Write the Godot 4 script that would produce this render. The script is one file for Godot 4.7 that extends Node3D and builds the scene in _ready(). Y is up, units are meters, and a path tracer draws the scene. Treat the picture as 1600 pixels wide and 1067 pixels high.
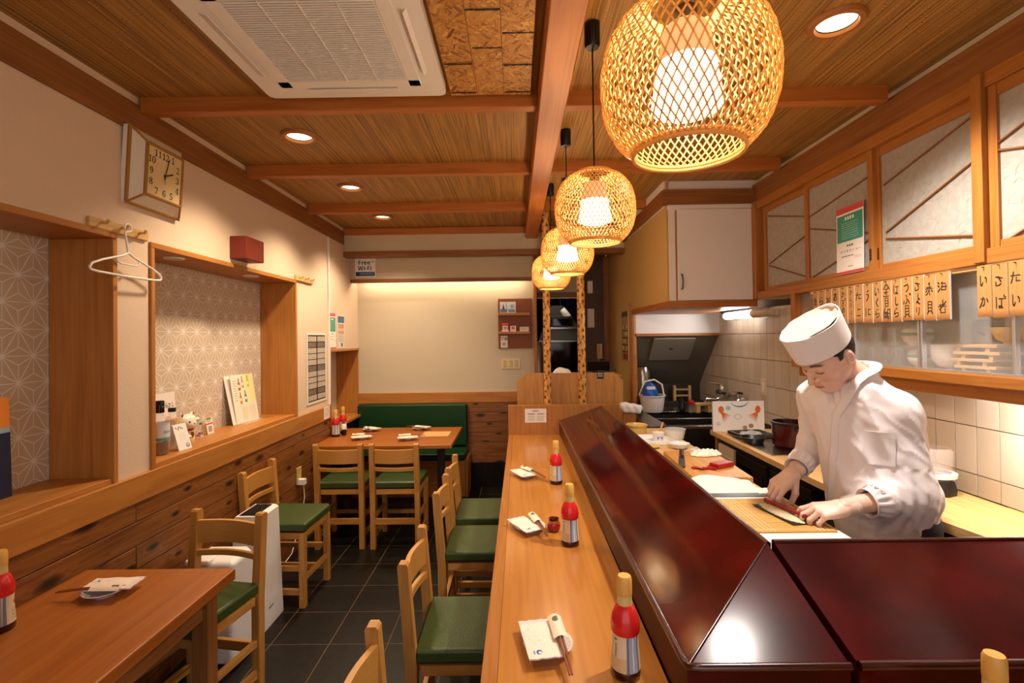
extends Node3D
# A small sushi restaurant: aisle with tables on the left, eating counter in the middle, kitchen with the chef on the right.

var rng := RandomNumberGenerator.new()
var m := {}            # materials by name
var used := {}         # names already taken at the top level
var boxes := 0


func _ready() -> void:
	rng.seed = 7
	set_view()
	set_light()
	make_materials()
	build_shell()
	build_left_wall()
	build_ceiling()
	build_back()
	build_kitchen_shell()
	build_counter()
	build_tables()
	build_chairs()
	build_cabinet_wall()
	build_lamps()
	build_left_things()
	build_back_things()
	build_counter_things()
	build_kitchen_things()
	build_chef()


func set_view() -> void:
	var cam := Camera3D.new()
	cam.name = "camera"
	var n := 0.05
	var f := 775.0                     # focal length in pixels of the 1600 x 1067 frame
	cam.projection = Camera3D.PROJECTION_FRUSTUM
	cam.keep_aspect = Camera3D.KEEP_HEIGHT
	cam.near = n
	cam.far = 60.0
	cam.size = n * 1067.0 / f
	cam.frustum_offset = Vector2(0, -15.0 / f * n)
	cam.position = Vector3(0, 1.55, 0)
	cam.basis = Basis(Vector3.UP, 0.0065) * Basis(Vector3.RIGHT, 0.011) * Basis(Vector3.BACK, -0.0135)
	add_child(cam)


func set_light() -> void:
	var e := Environment.new()
	e.background_mode = Environment.BG_SKY
	var sky := Sky.new()
	var sm := ProceduralSkyMaterial.new()
	sm.sky_top_color = Color(0.62, 0.72, 0.88)
	sm.sky_horizon_color = Color(0.86, 0.89, 0.94)
	sm.ground_bottom_color = Color(0.42, 0.41, 0.40)
	sm.ground_horizon_color = Color(0.72, 0.72, 0.72)
	sm.sun_angle_max = 1.0
	sky.sky_material = sm
	e.sky = sky
	e.background_energy_multiplier = 1.6
	e.tonemap_mode = Environment.TONE_MAPPER_LINEAR
	e.tonemap_exposure = 1.0
	e.sdfgi_enabled = true
	e.ssao_enabled = true
	e.ssil_enabled = true
	var w := WorldEnvironment.new()
	w.name = "world_environment"
	w.environment = e
	add_child(w)
	# daylight of the glazed shop front behind the camera
	area("shop_front_daylight", Vector3(0.0, 1.55, 1.12), Vector3(0, 0, -1), Vector2(2.6, 1.9), Color(1.0, 0.94, 0.88), 1.6)


func area(called: String, at: Vector3, towards: Vector3, size: Vector2, color: Color, energy: float) -> void:
	var l := AreaLight3D.new()
	l.name = called
	l.area_size = size
	l.area_normalize_energy = true
	l.light_color = color
	l.light_energy = energy
	l.area_range = 12.0
	l.shadow_enabled = true
	add_child(l)
	l.position = at
	l.basis = Basis.looking_at(towards, Vector3.UP if absf(towards.y) < 0.9 else Vector3.RIGHT)


func omni(parent: Node, called: String, at: Vector3, color: Color, energy: float, size: float) -> void:
	var l := OmniLight3D.new()
	l.name = called
	l.light_color = color
	l.light_energy = energy
	l.light_size = size
	l.omni_range = 14.0
	l.omni_attenuation = 2.0
	l.shadow_enabled = true
	parent.add_child(l)
	l.position = at


func spot(parent: Node, called: String, at: Vector3, towards: Vector3, angle: float, color: Color, energy: float, size: float) -> void:
	var l := SpotLight3D.new()
	l.name = called
	l.light_color = color
	l.light_energy = energy
	l.light_size = size
	l.spot_angle = angle
	l.spot_angle_attenuation = 0.6
	l.spot_range = 14.0
	l.spot_attenuation = 2.0
	l.shadow_enabled = true
	parent.add_child(l)
	l.position = at
	l.basis = Basis.looking_at(towards, Vector3.UP if absf(towards.y) < 0.9 else Vector3.RIGHT)


# ---------------------------------------------------------------- geometry

class G:
	var v := PackedVector3Array()
	var n := PackedVector3Array()
	var t := PackedVector2Array()
	var c := PackedColorArray()
	var tint := Color(1, 1, 1)

	func tri(a: Vector3, b: Vector3, d: Vector3, na: Vector3, nb: Vector3, nd: Vector3, ta := Vector2.ZERO, tb := Vector2.ZERO, td := Vector2.ZERO) -> void:
		if (d - a).cross(b - a).dot(na + nb + nd) < 0.0:
			v.append_array(PackedVector3Array([a, d, b])); n.append_array(PackedVector3Array([na, nd, nb])); t.append_array(PackedVector2Array([ta, td, tb]))
		else:
			v.append_array(PackedVector3Array([a, b, d])); n.append_array(PackedVector3Array([na, nb, nd])); t.append_array(PackedVector2Array([ta, tb, td]))
		c.append_array(PackedColorArray([tint, tint, tint]))

	func quad(a: Vector3, b: Vector3, d: Vector3, e: Vector3, na: Vector3, nb: Vector3, nd: Vector3, ne: Vector3, ta := Vector2.ZERO, tb := Vector2.ZERO, td := Vector2.ZERO, te := Vector2.ZERO) -> void:
		tri(a, b, d, na, nb, nd, ta, tb, td)
		tri(a, d, e, na, nd, ne, ta, td, te)

	func flat(a: Vector3, b: Vector3, d: Vector3, e: Vector3, k: Vector3, s := 1.0) -> void:
		# a flat quad facing k, mapped in metres along its first edge
		var u := (b - a).normalized()
		var w := k.cross(u)
		var f := func(p: Vector3) -> Vector2: return Vector2((p - a).dot(u), (p - a).dot(w)) * s
		quad(a, b, d, e, k, k, k, k, f.call(a), f.call(b), f.call(d), f.call(e))

	func mesh() -> ArrayMesh:
		var a := []
		a.resize(Mesh.ARRAY_MAX)
		a[Mesh.ARRAY_VERTEX] = v
		a[Mesh.ARRAY_NORMAL] = n
		a[Mesh.ARRAY_TEX_UV] = t
		a[Mesh.ARRAY_COLOR] = c
		var out := ArrayMesh.new()
		out.add_surface_from_arrays(Mesh.PRIMITIVE_TRIANGLES, a)
		return out


func V(x: float, y: float, z: float) -> Vector3:
	return Vector3(x, y, z)


func bx(g: G, c: Vector3, s: Vector3, b := 0.003, q := Basis.IDENTITY) -> G:
	# a box with rounded-looking edges; texture runs along its longest side
	boxes += 1
	var h := s * 0.5
	b = minf(b, minf(h.x, minf(h.y, h.z)) * 0.9)
	var L := 0
	for k in 3:
		if s[k] > s[L] + 1e-5:
			L = k
	var off := Vector2(fposmod(boxes * 0.377, 1.0), fposmod(boxes * 0.619, 1.0)) * 3.0
	var uv := func(p: Vector3, k: int) -> Vector2:
		var i := (k + 1) % 3
		var j := (k + 2) % 3
		if j == L:
			var w := i
			i = j
			j = w
		return Vector2(p[i], p[j]) + off
	var pt := func(sx: float, sy: float, sz: float, k: int) -> Vector3:
		var o := Vector3(sx, sy, sz)
		var p := Vector3.ZERO
		for i in 3:
			p[i] = o[i] * (h[i] if i == k else h[i] - b)
		return p
	var ax := [Vector3.RIGHT, Vector3.UP, Vector3.BACK]
	for k in 3:
		var i := (k + 1) % 3
		var j := (k + 2) % 3
		for sg in [-1.0, 1.0]:
			var nn: Vector3 = q * (ax[k] * sg)
			var ps := []
			for w in [[-1.0, -1.0], [1.0, -1.0], [1.0, 1.0], [-1.0, 1.0]]:
				var o := Vector3.ZERO
				o[k] = sg; o[i] = w[0]; o[j] = w[1]
				ps.append(pt.call(o.x, o.y, o.z, k))
			g.quad(c + q * ps[0], c + q * ps[1], c + q * ps[2], c + q * ps[3], nn, nn, nn, nn, uv.call(ps[0], k), uv.call(ps[1], k), uv.call(ps[2], k), uv.call(ps[3], k))
	if b < 0.0008:
		return g
	for k in 3:        # edges parallel to axis k
		var i := (k + 1) % 3
		var j := (k + 2) % 3
		for si in [-1.0, 1.0]:
			for sj in [-1.0, 1.0]:
				var o1 := Vector3.ZERO
				o1[k] = -1.0; o1[i] = si; o1[j] = sj
				var o2 := o1
				o2[k] = 1.0
				var a: Vector3 = pt.call(o1.x, o1.y, o1.z, i)
				var d: Vector3 = pt.call(o2.x, o2.y, o2.z, i)
				var e: Vector3 = pt.call(o2.x, o2.y, o2.z, j)
				var f: Vector3 = pt.call(o1.x, o1.y, o1.z, j)
				var ni: Vector3 = q * (ax[i] * si)
				var nj: Vector3 = q * (ax[j] * sj)
				g.quad(c + q * a, c + q * d, c + q * e, c + q * f, ni, ni, nj, nj, uv.call(a, i), uv.call(d, i), uv.call(e, i), uv.call(f, i))
	for sx in [-1.0, 1.0]:
		for sy in [-1.0, 1.0]:
			for sz in [-1.0, 1.0]:
				var a: Vector3 = pt.call(sx, sy, sz, 0)
				var d: Vector3 = pt.call(sx, sy, sz, 1)
				var e: Vector3 = pt.call(sx, sy, sz, 2)
				g.tri(c + q * a, c + q * d, c + q * e, q * Vector3(sx, 0, 0), q * Vector3(0, sy, 0), q * Vector3(0, 0, sz), uv.call(a, 0), uv.call(d, 0), uv.call(e, 0))
	return g


func lohi(g: G, lo: Vector3, hi: Vector3, b := 0.003) -> G:
	return bx(g, (lo + hi) * 0.5, hi - lo, b)


func lathe(g: G, prof: Array, seg := 24, x := Transform3D.IDENTITY, sharp := 40.0, squash := Vector2.ONE) -> G:
	# prof: Vector2(radius, height) from one end to the other
	var k := prof.size()
	var len := [0.0]
	for i in range(1, k):
		len.append(len[i - 1] + prof[i].distance_to(prof[i - 1]))
	var sn := []
	for i in k - 1:
		var d: Vector2 = (prof[i + 1] - prof[i]).normalized()
		sn.append(Vector2(d.y, -d.x))
	var rising: bool = prof[k - 1].y >= prof[0].y
	if not rising:
		for i in sn.size():
			sn[i] = -sn[i]
	var cs := cos(deg_to_rad(sharp))
	for i in k - 1:
		var n0: Vector2 = sn[i]
		var n1: Vector2 = sn[i]
		if i > 0 and sn[i - 1].dot(sn[i]) > cs:
			n0 = (sn[i - 1] + sn[i]).normalized()
		if i < k - 2 and sn[i + 1].dot(sn[i]) > cs:
			n1 = (sn[i + 1] + sn[i]).normalized()
		for s in seg:
			var a := TAU * s / seg
			var b := TAU * (s + 1) / seg
			var ca := Vector3(cos(a) * squash.x, 0, sin(a) * squash.y)
			var cb := Vector3(cos(b) * squash.x, 0, sin(b) * squash.y)
			var P := func(p: Vector2, r: Vector3) -> Vector3: return x * (r * p.x + Vector3(0, p.y, 0))
			var N := func(p: Vector2, r: Vector3) -> Vector3: return (x.basis * (r * p.x + Vector3(0, p.y, 0))).normalized()
			var v0: float = len[i] / len[k - 1]
			var v1: float = len[i + 1] / len[k - 1]
			var t0 := Vector2(float(s) / seg, v0)
			var t1 := Vector2(float(s + 1) / seg, v0)
			var t2 := Vector2(float(s + 1) / seg, v1)
			var t3 := Vector2(float(s) / seg, v1)
			if prof[i].x < 1e-5:
				g.tri(P.call(prof[i], ca), P.call(prof[i + 1], cb), P.call(prof[i + 1], ca), N.call(n0, ca), N.call(n1, cb), N.call(n1, ca), t0, t2, t3)
			elif prof[i + 1].x < 1e-5:
				g.tri(P.call(prof[i], ca), P.call(prof[i], cb), P.call(prof[i + 1], ca), N.call(n0, ca), N.call(n0, cb), N.call(n1, ca), t0, t1, t3)
			else:
				g.quad(P.call(prof[i], ca), P.call(prof[i], cb), P.call(prof[i + 1], cb), P.call(prof[i + 1], ca), N.call(n0, ca), N.call(n0, cb), N.call(n1, cb), N.call(n1, ca), t0, t1, t2, t3)
	return g


func tube(g: G, pts: Array, r, seg := 8, closed := false, caps := true, flatten := 1.0, up := Vector3.ZERO) -> G:
	# r: a radius or one per point; flatten squeezes the section along the frame's second axis
	var k := pts.size()
	var rings := []
	var norms := []
	var side := Vector3.ZERO
	var along := 0.0
	var us := []
	for i in k:
		var p: Vector3 = pts[i]
		var a: Vector3 = pts[(i - 1 + k) % k] if closed else pts[maxi(i - 1, 0)]
		var b: Vector3 = pts[(i + 1) % k] if closed else pts[mini(i + 1, k - 1)]
		var d := (b - a).normalized()
		if up != Vector3.ZERO:
			side = d.cross(up).normalized()
		elif side == Vector3.ZERO:
			side = d.cross(Vector3.UP if absf(d.y) < 0.9 else Vector3.RIGHT).normalized()
		else:
			side = (side - d * side.dot(d)).normalized()
		var w := side.cross(d).normalized()
		var rr: float = r[i] if r is Array else r
		var ring := []
		var rn := []
		for s in seg:
			var q := TAU * s / seg
			ring.append(p + side * cos(q) * rr + w * sin(q) * rr * flatten)
			rn.append((side * cos(q) * flatten + w * sin(q)).normalized())
		rings.append(ring)
		norms.append(rn)
		if i > 0:
			along += p.distance_to(pts[i - 1])
		us.append(along)
	for i in (k if closed else k - 1):
		var j := (i + 1) % k
		for s in seg:
			var s2 := (s + 1) % seg
			var rr2: float = r[i] if r is Array else r
			var u1: float = us[j] if j > i else along + 0.05
			g.quad(rings[i][s], rings[i][s2], rings[j][s2], rings[j][s], norms[i][s], norms[i][s2], norms[j][s2], norms[j][s],
				Vector2(us[i], s * rr2), Vector2(us[i], (s + 1) * rr2), Vector2(u1, (s + 1) * rr2), Vector2(u1, s * rr2))
	if caps and not closed:
		for e in [0, k - 1]:
			var d2: Vector3 = ((pts[0] - pts[1]) if e == 0 else (pts[k - 1] - pts[k - 2])).normalized()
			for s in seg:
				g.tri(pts[e], rings[e][s], rings[e][(s + 1) % seg], d2, d2, d2)
	return g


func prism(g: G, poly: PackedVector2Array, depth: float, x := Transform3D.IDENTITY, uvs := 1.0, upright := false) -> G:
	# the outline in the local x-y plane, pushed out along local z from 0 to depth
	var idx := Geometry2D.triangulate_polygon(poly)
	for z in [0.0, depth]:
		var k := x.basis * Vector3(0, 0, -1.0 if z == 0.0 else 1.0)
		k = k.normalized()
		for i in range(0, idx.size(), 3):
			var p := [poly[idx[i]], poly[idx[i + 1]], poly[idx[i + 2]]]
			var e := []
			for w in p:
				e.append((Vector2(w.y, w.x) if upright else w) * uvs)
			g.tri(x * V(p[0].x, p[0].y, z), x * V(p[1].x, p[1].y, z), x * V(p[2].x, p[2].y, z), k, k, k, e[0], e[1], e[2])
	var ccw := not Geometry2D.is_polygon_clockwise(poly)
	for i in poly.size():
		var a := poly[i]
		var b := poly[(i + 1) % poly.size()]
		var d := (b - a).normalized()
		var o := Vector2(d.y, -d.x) if not ccw else Vector2(-d.y, d.x)
		var q := (a + b) * 0.5 + o * 0.0005
		if Geometry2D.is_point_in_polygon(q, poly):
			o = -o
		var k := (x.basis * V(o.x, o.y, 0)).normalized()
		g.flat(x * V(a.x, a.y, 0), x * V(b.x, b.y, 0), x * V(b.x, b.y, depth), x * V(a.x, a.y, depth), k, uvs)
	return g


func sheet(g: G, nu: int, nv: int, f: Callable, thick := 0.002) -> G:
	# a curved sheet f(u, v) -> Vector3 with a thickness and closed edges
	var P := []
	var N := []
	for i in nu + 1:
		for j in nv + 1:
			P.append(f.call(float(i) / nu, float(j) / nv))
	for i in nu + 1:
		for j in nv + 1:
			var a: Vector3 = P[mini(i + 1, nu) * (nv + 1) + j] - P[maxi(i - 1, 0) * (nv + 1) + j]
			var b: Vector3 = P[i * (nv + 1) + mini(j + 1, nv)] - P[i * (nv + 1) + maxi(j - 1, 0)]
			N.append(a.cross(b).normalized())
	var at := func(i: int, j: int) -> int: return i * (nv + 1) + j
	for sd in [0.5, -0.5]:
		for i in nu:
			for j in nv:
				var q := [at.call(i, j), at.call(i + 1, j), at.call(i + 1, j + 1), at.call(i, j + 1)]
				var p := []
				var k := []
				for w in q:
					p.append(P[w] + N[w] * thick * sd)
					k.append(N[w] * signf(sd))
				g.quad(p[0], p[1], p[2], p[3], k[0], k[1], k[2], k[3], Vector2(float(i) / nu, float(j) / nv), Vector2(float(i + 1) / nu, float(j) / nv), Vector2(float(i + 1) / nu, float(j + 1) / nv), Vector2(float(i) / nu, float(j + 1) / nv))
	var rim := []
	for i in nu:
		rim.append([at.call(i, 0), at.call(i + 1, 0)])
		rim.append([at.call(i, nv), at.call(i + 1, nv)])
	for j in nv:
		rim.append([at.call(0, j), at.call(0, j + 1)])
		rim.append([at.call(nu, j), at.call(nu, j + 1)])
	for e in rim:
		var h0: Vector3 = N[e[0]] * thick * 0.5
		var h1: Vector3 = N[e[1]] * thick * 0.5
		var k: Vector3 = (P[e[1]] - P[e[0]]).cross(h0).normalized()
		g.quad(P[e[0]] - h0, P[e[1]] - h1, P[e[1]] + h1, P[e[0]] + h0, k, k, k, k)
	return g


func nets(g: G, lo: Vector3, hi: Vector3, cell: float, f: Callable, x := Transform3D.IDENTITY, col = null) -> G:
	# surface nets of the field f (negative inside); blocks of four cells far from the surface are skipped
	var nx := int(ceil((hi.x - lo.x) / cell / 4.0)) * 4
	var ny := int(ceil((hi.y - lo.y) / cell / 4.0)) * 4
	var nz := int(ceil((hi.z - lo.z) / cell / 4.0)) * 4
	var sx := nx + 1
	var sy := ny + 1
	var val := PackedFloat32Array()
	val.resize(sx * sy * (nz + 1))
	val.fill(1.0)
	var known := PackedByteArray()
	known.resize(val.size())
	var reach := cell * 5.0
	var blocks := []
	for bz in nz / 4:
		for by in ny / 4:
			for b0 in nx / 4:
				var mid := lo + Vector3(b0 * 4 + 2, by * 4 + 2, bz * 4 + 2) * cell
				if absf(f.call(mid)) > reach:
					continue
				blocks.append(Vector3i(b0 * 4, by * 4, bz * 4))
				for k in 5:
					for j in 5:
						for i in 5:
							var at := (b0 * 4 + i) + (by * 4 + j) * sx + (bz * 4 + k) * sx * sy
							if known[at] == 0:
								known[at] = 1
								val[at] = f.call(lo + Vector3(b0 * 4 + i, by * 4 + j, bz * 4 + k) * cell)
	var vert := {}
	var pts := PackedVector3Array()
	var ds := [0, 1, sx, sx + 1, sx * sy, sx * sy + 1, sx * sy + sx, sx * sy + sx + 1]
	var es := [[0, 1], [2, 3], [4, 5], [6, 7], [0, 2], [1, 3], [4, 6], [5, 7], [0, 4], [1, 5], [2, 6], [3, 7]]
	var co := []
	for i in 8:
		co.append(Vector3(i & 1, (i >> 1) & 1, (i >> 2) & 1))
	for b in blocks:
		for k in 4:
			for j in 4:
				for i in 4:
					var at: int = (b.x + i) + (b.y + j) * sx + (b.z + k) * sx * sy
					var mask := 0
					for w in 8:
						if val[at + ds[w]] < 0.0:
							mask |= 1 << w
					if mask == 0 or mask == 255:
						continue
					var sum := Vector3.ZERO
					var cnt := 0
					for e in es:
						var va := val[at + ds[e[0]]]
						var vb := val[at + ds[e[1]]]
						if (va < 0.0) != (vb < 0.0):
							sum += co[e[0]].lerp(co[e[1]], va / (va - vb))
							cnt += 1
					vert[at] = pts.size()
					pts.append(lo + (Vector3(b.x + i, b.y + j, b.z + k) + sum / cnt) * cell)
	var nor := PackedVector3Array()
	var cols := PackedColorArray()
	var h := cell * 0.6
	for p in pts:
		var k := Vector3(f.call(p + Vector3(h, 0, 0)) - f.call(p - Vector3(h, 0, 0)), f.call(p + Vector3(0, h, 0)) - f.call(p - Vector3(0, h, 0)), f.call(p + Vector3(0, 0, h)) - f.call(p - Vector3(0, 0, h))).normalized()
		nor.append((x.basis * k).normalized())
		cols.append(col.call(p) if col != null else g.tint)
	var st := [1, sx, sx * sy]
	for at in vert:
		for a in 3:
			var u: int = st[(a + 1) % 3]
			var w: int = st[(a + 2) % 3]
			if (val[at] < 0.0) == (val[at + st[a]] < 0.0):
				continue
			if not (vert.has(at - u) and vert.has(at - w) and vert.has(at - u - w)):
				continue
			var q := [vert[at], vert[at - u], vert[at - u - w], vert[at - w]]
			for tr in [[0, 1, 2], [0, 2, 3]]:
				var i0: int = q[tr[0]]
				var i1: int = q[tr[1]]
				var i2: int = q[tr[2]]
				var before := g.c.size()
				var A: Vector3 = x * pts[i0]
				var B: Vector3 = x * pts[i1]
				var C: Vector3 = x * pts[i2]
				if (C - A).cross(B - A).dot(nor[i0] + nor[i1] + nor[i2]) < 0.0:
					var sw := i1
					i1 = i2
					i2 = sw
				g.tri(x * pts[i0], x * pts[i1], x * pts[i2], nor[i0], nor[i1], nor[i2], Vector2(pts[i0].x, pts[i0].y), Vector2(pts[i1].x, pts[i1].y), Vector2(pts[i2].x, pts[i2].y))
				g.c[before] = cols[i0]
				g.c[before + 1] = cols[i1]
				g.c[before + 2] = cols[i2]
	return g


func cap(p: Vector3, a: Vector3, b: Vector3, ra: float, rb: float) -> float:
	var d := b - a
	var t := clampf((p - a).dot(d) / maxf(d.length_squared(), 1e-9), 0.0, 1.0)
	return p.distance_to(a + d * t) - lerpf(ra, rb, t)


func ell(p: Vector3, c: Vector3, r: Vector3) -> float:
	var q := (p - c) / r
	var k := q.length()
	return (k - 1.0) * minf(r.x, minf(r.y, r.z)) if k < 0.4 else k * (k - 1.0) / maxf((q / r).length(), 1e-6)


func smin(a: float, b: float, k: float) -> float:
	var h := maxf(k - absf(a - b), 0.0) / k
	return minf(a, b) - h * h * k * 0.25


# ---------------------------------------------------------------- scene tree

func numbered(called: String) -> String:
	if not used.has(called):
		used[called] = 0
		return called
	used[called] += 1
	return "%s_%03d" % [called, used[called]]


func thing(called: String, label: String, category: String, at := Vector3.ZERO, turn := 0.0, group := "") -> Node3D:
	var o := Node3D.new()
	o.name = numbered(called)
	add_child(o)
	o.position = at
	o.rotation.y = turn
	return tag(o, label, category, group)


func tag(o: Node3D, label: String, category: String, group := "", kind := "") -> Node3D:
	if label:
		o.set_meta("label", label)
	if category:
		o.set_meta("category", category)
	if group:
		o.set_meta("group", group)
	if kind:
		o.set_meta("kind", kind)
	return o


func obj(called: String, g, mat: Material, parent: Node = null, at := Vector3.ZERO) -> MeshInstance3D:
	var o := MeshInstance3D.new()
	o.mesh = g.mesh() if g is G else g
	o.material_override = mat
	if parent:
		var k := 0
		var nm := called
		while parent.has_node(nm):
			k += 1
			nm = "%s_%03d" % [called, k]
		o.name = nm
		parent.add_child(o)
	else:
		o.name = numbered(called)
		add_child(o)
	o.position = at
	return o


func struct(called: String, g, mat: Material, label := "") -> MeshInstance3D:
	var o := obj(called, g, mat)
	o.set_meta("kind", "structure")
	if label:
		o.set_meta("label", label)
	return o


func slab(called: String, lo: Vector3, hi: Vector3, mat: Material, label := "", b := 0.001) -> MeshInstance3D:
	return struct(called, lohi(G.new(), lo, hi, b), mat, label)


func dup(root: Node3D, at: Vector3, turn: float, label: String, group := "") -> Node3D:
	var r: Node3D = root.duplicate()
	r.name = numbered(String(root.name).rstrip("_0123456789"))
	add_child(r)
	r.position = at
	r.rotation.y = turn
	r.set_meta("label", label)
	if group:
		r.set_meta("group", group)
	return r


# ---------------------------------------------------------------- materials and textures

func mat(called: String, color: Color, rough := 0.6, tex: Texture2D = null, scale := Vector3.ONE) -> StandardMaterial3D:
	var s := StandardMaterial3D.new()
	s.resource_name = called
	s.albedo_color = color
	s.roughness = rough
	if tex:
		s.albedo_texture = tex
		s.uv1_scale = scale
	m[called] = s
	return s


func noise(sd: int, freq: float, oct := 3) -> FastNoiseLite:
	var k := FastNoiseLite.new()
	k.seed = sd
	k.frequency = freq
	k.fractal_octaves = oct
	k.noise_type = FastNoiseLite.TYPE_SIMPLEX_SMOOTH
	return k


func stretched(sd: int, freq: float, w: int, h: int, sx: int, sy: int, oct := 3) -> PackedByteArray:
	var im := noise(sd, freq, oct).get_seamless_image(maxi(w / sx, 4), maxi(h / sy, 4))
	im.convert(Image.FORMAT_L8)
	im.resize(w, h, Image.INTERPOLATE_CUBIC)
	return im.get_data()


func picture(w: int, h: int, data: PackedByteArray) -> ImageTexture:
	var im := Image.create_from_data(w, h, false, Image.FORMAT_RGB8, data)
	im.generate_mipmaps()
	return ImageTexture.create_from_image(im)


func wood(light: Color, dark: Color, sd: int, rings := 9, sway := 2.2, knots := [], w := 768, h := 192) -> ImageTexture:
	# growth lines run along the picture's width; knots are Vector3(x, y, radius) in pixels
	var slow := stretched(sd, 0.012, w, h, 12, 1)
	var fine := stretched(sd + 1, 0.11, w, h, 40, 1, 2)
	var spot := stretched(sd + 2, 0.02, w, h, 6, 1, 2)
	var out := PackedByteArray()
	out.resize(w * h * 3)
	for y in h:
		for x in w:
			var i := y * w + x
			var ph := float(y) / h * rings + sway * slow[i] / 255.0
			var shade := 0.0
			for k in knots:
				var dx: float = (x - k.x) * 0.55
				var dy: float = y - k.y
				var d := sqrt(dx * dx + dy * dy)
				var r: float = k.z
				if d < r * 5.0:
					ph += 2.6 * exp(-d * d / (r * r * 3.0))
					shade = maxf(shade, clampf(1.25 - d / r, 0.0, 1.0))
			var q := ph - floorf(ph)
			var ring := q * q if q < 0.85 else (1.0 - q) / 0.15 * 0.72
			var mixv := clampf(ring * 0.55 + (fine[i] / 255.0 - 0.5) * 0.55 + (spot[i] / 255.0 - 0.5) * 0.5 + 0.12, 0.0, 1.0)
			var c := light.lerp(dark, mixv)
			if shade > 0.0:
				c = c.lerp(dark.darkened(0.72), shade)
			out[i * 3] = int(c.r * 255.0)
			out[i * 3 + 1] = int(c.g * 255.0)
			out[i * 3 + 2] = int(c.b * 255.0)
	return picture(w, h, out)


func mottled(a: Color, b: Color, sd: int, freq: float, w := 256, h := 256, oct := 4, gain := 1.0, bias := 0.0) -> ImageTexture:
	var k := stretched(sd, freq, w, h, 1, 1, oct)
	var out := PackedByteArray()
	out.resize(w * h * 3)
	for i in w * h:
		var c := a.lerp(b, clampf((k[i] / 255.0 - 0.5) * gain + 0.5 + bias, 0.0, 1.0))
		out[i * 3] = int(c.r * 255.0)
		out[i * 3 + 1] = int(c.g * 255.0)
		out[i * 3 + 2] = int(c.b * 255.0)
	return picture(w, h, out)


func bump(s: StandardMaterial3D, sd: int, freq: float, depth: float, scale: float) -> void:
	# fine relief, the same on all sides
	var t := NoiseTexture2D.new()
	t.width = 256
	t.height = 256
	t.seamless = true
	t.noise = noise(sd, freq, 4)
	s.heightmap_enabled = true
	s.heightmap_texture = t
	s.heightmap_scale = depth
	if s.albedo_texture == null:
		s.uv1_triplanar = true
		s.uv1_world_triplanar = true
		s.uv1_scale = Vector3.ONE * scale


func reeds() -> Array:
	# ceiling reeds: colour picture and relief; the reeds run along the picture's width
	var w := 1024
	var h := 640
	var tone := stretched(41, 0.05, w, h, 24, 1, 2)
	var out := PackedByteArray()
	var hi := PackedByteArray()
	out.resize(w * h * 3)
	hi.resize(w * h)
	var y := 0
	var r := RandomNumberGenerator.new()
	r.seed = 5
	while y < h:
		var wide := mini(r.randi_range(4, 6), h - y)
		var base := Color(0.75, 0.57, 0.28).lerp(Color(0.52, 0.355, 0.14), r.randf() * r.randf() * 1.1)
		var node := r.randi_range(60, 260)
		var ends := r.randi_range(0, w)
		for x in w:
			var near := absi((x + ends) % 300 - node)
			var k := 0.75 if near < 3 else (1.12 if near < 8 else 1.0)
			for j in wide:
				var i := (y + j) * w + x
				var q := (j + 0.5) / wide * 2.0 - 1.0
				var edge := sqrt(maxf(0.0, 1.0 - q * q))
				var l := k * (0.85 + 0.3 * tone[i] / 255.0) * (0.80 if (j == 0) else 1.0)
				out[i * 3] = int(clampf(base.r * l, 0, 1) * 255)
				out[i * 3 + 1] = int(clampf(base.g * l, 0, 1) * 255)
				out[i * 3 + 2] = int(clampf(base.b * l, 0, 1) * 255)
				hi[i] = int(edge * 255)
		y += wide
	var im := Image.create_from_data(w, h, false, Image.FORMAT_L8, hi)
	return [picture(w, h, out), ImageTexture.create_from_image(im)]


func strands() -> ImageTexture:
	# pressed wood-strand board
	var w := 640
	var im := Image.create(w, w, false, Image.FORMAT_RGB8)
	im.fill(Color(0.74, 0.52, 0.24))
	var r := RandomNumberGenerator.new()
	r.seed = 11
	var tones := [Color(0.80, 0.58, 0.28), Color(0.72, 0.48, 0.20), Color(0.86, 0.66, 0.36), Color(0.62, 0.38, 0.14), Color(0.77, 0.55, 0.26)]
	for k in 2600:
		var p := Vector2(r.randf() * w, r.randf() * w)
		var a := r.randf() * TAU
		var d := Vector2(cos(a), sin(a))
		var long := r.randf_range(14, 60)
		var wide := r.randi_range(2, 11)
		var c: Color = tones[r.randi() % 5]
		if k % 60 == 0:
			c = Color(0.55, 0.24, 0.07)
		c = c.darkened(r.randf() * 0.12)
		for q in int(long):
			im.fill_rect(Rect2i(int(p.x + d.x * q), int(p.y + d.y * q), maxi(1, int(wide * (0.6 + 0.4 * absf(d.y)))), maxi(1, int(wide * (0.6 + 0.4 * absf(d.x))))), c)
	im.generate_mipmaps()
	return ImageTexture.create_from_image(im)


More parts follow.
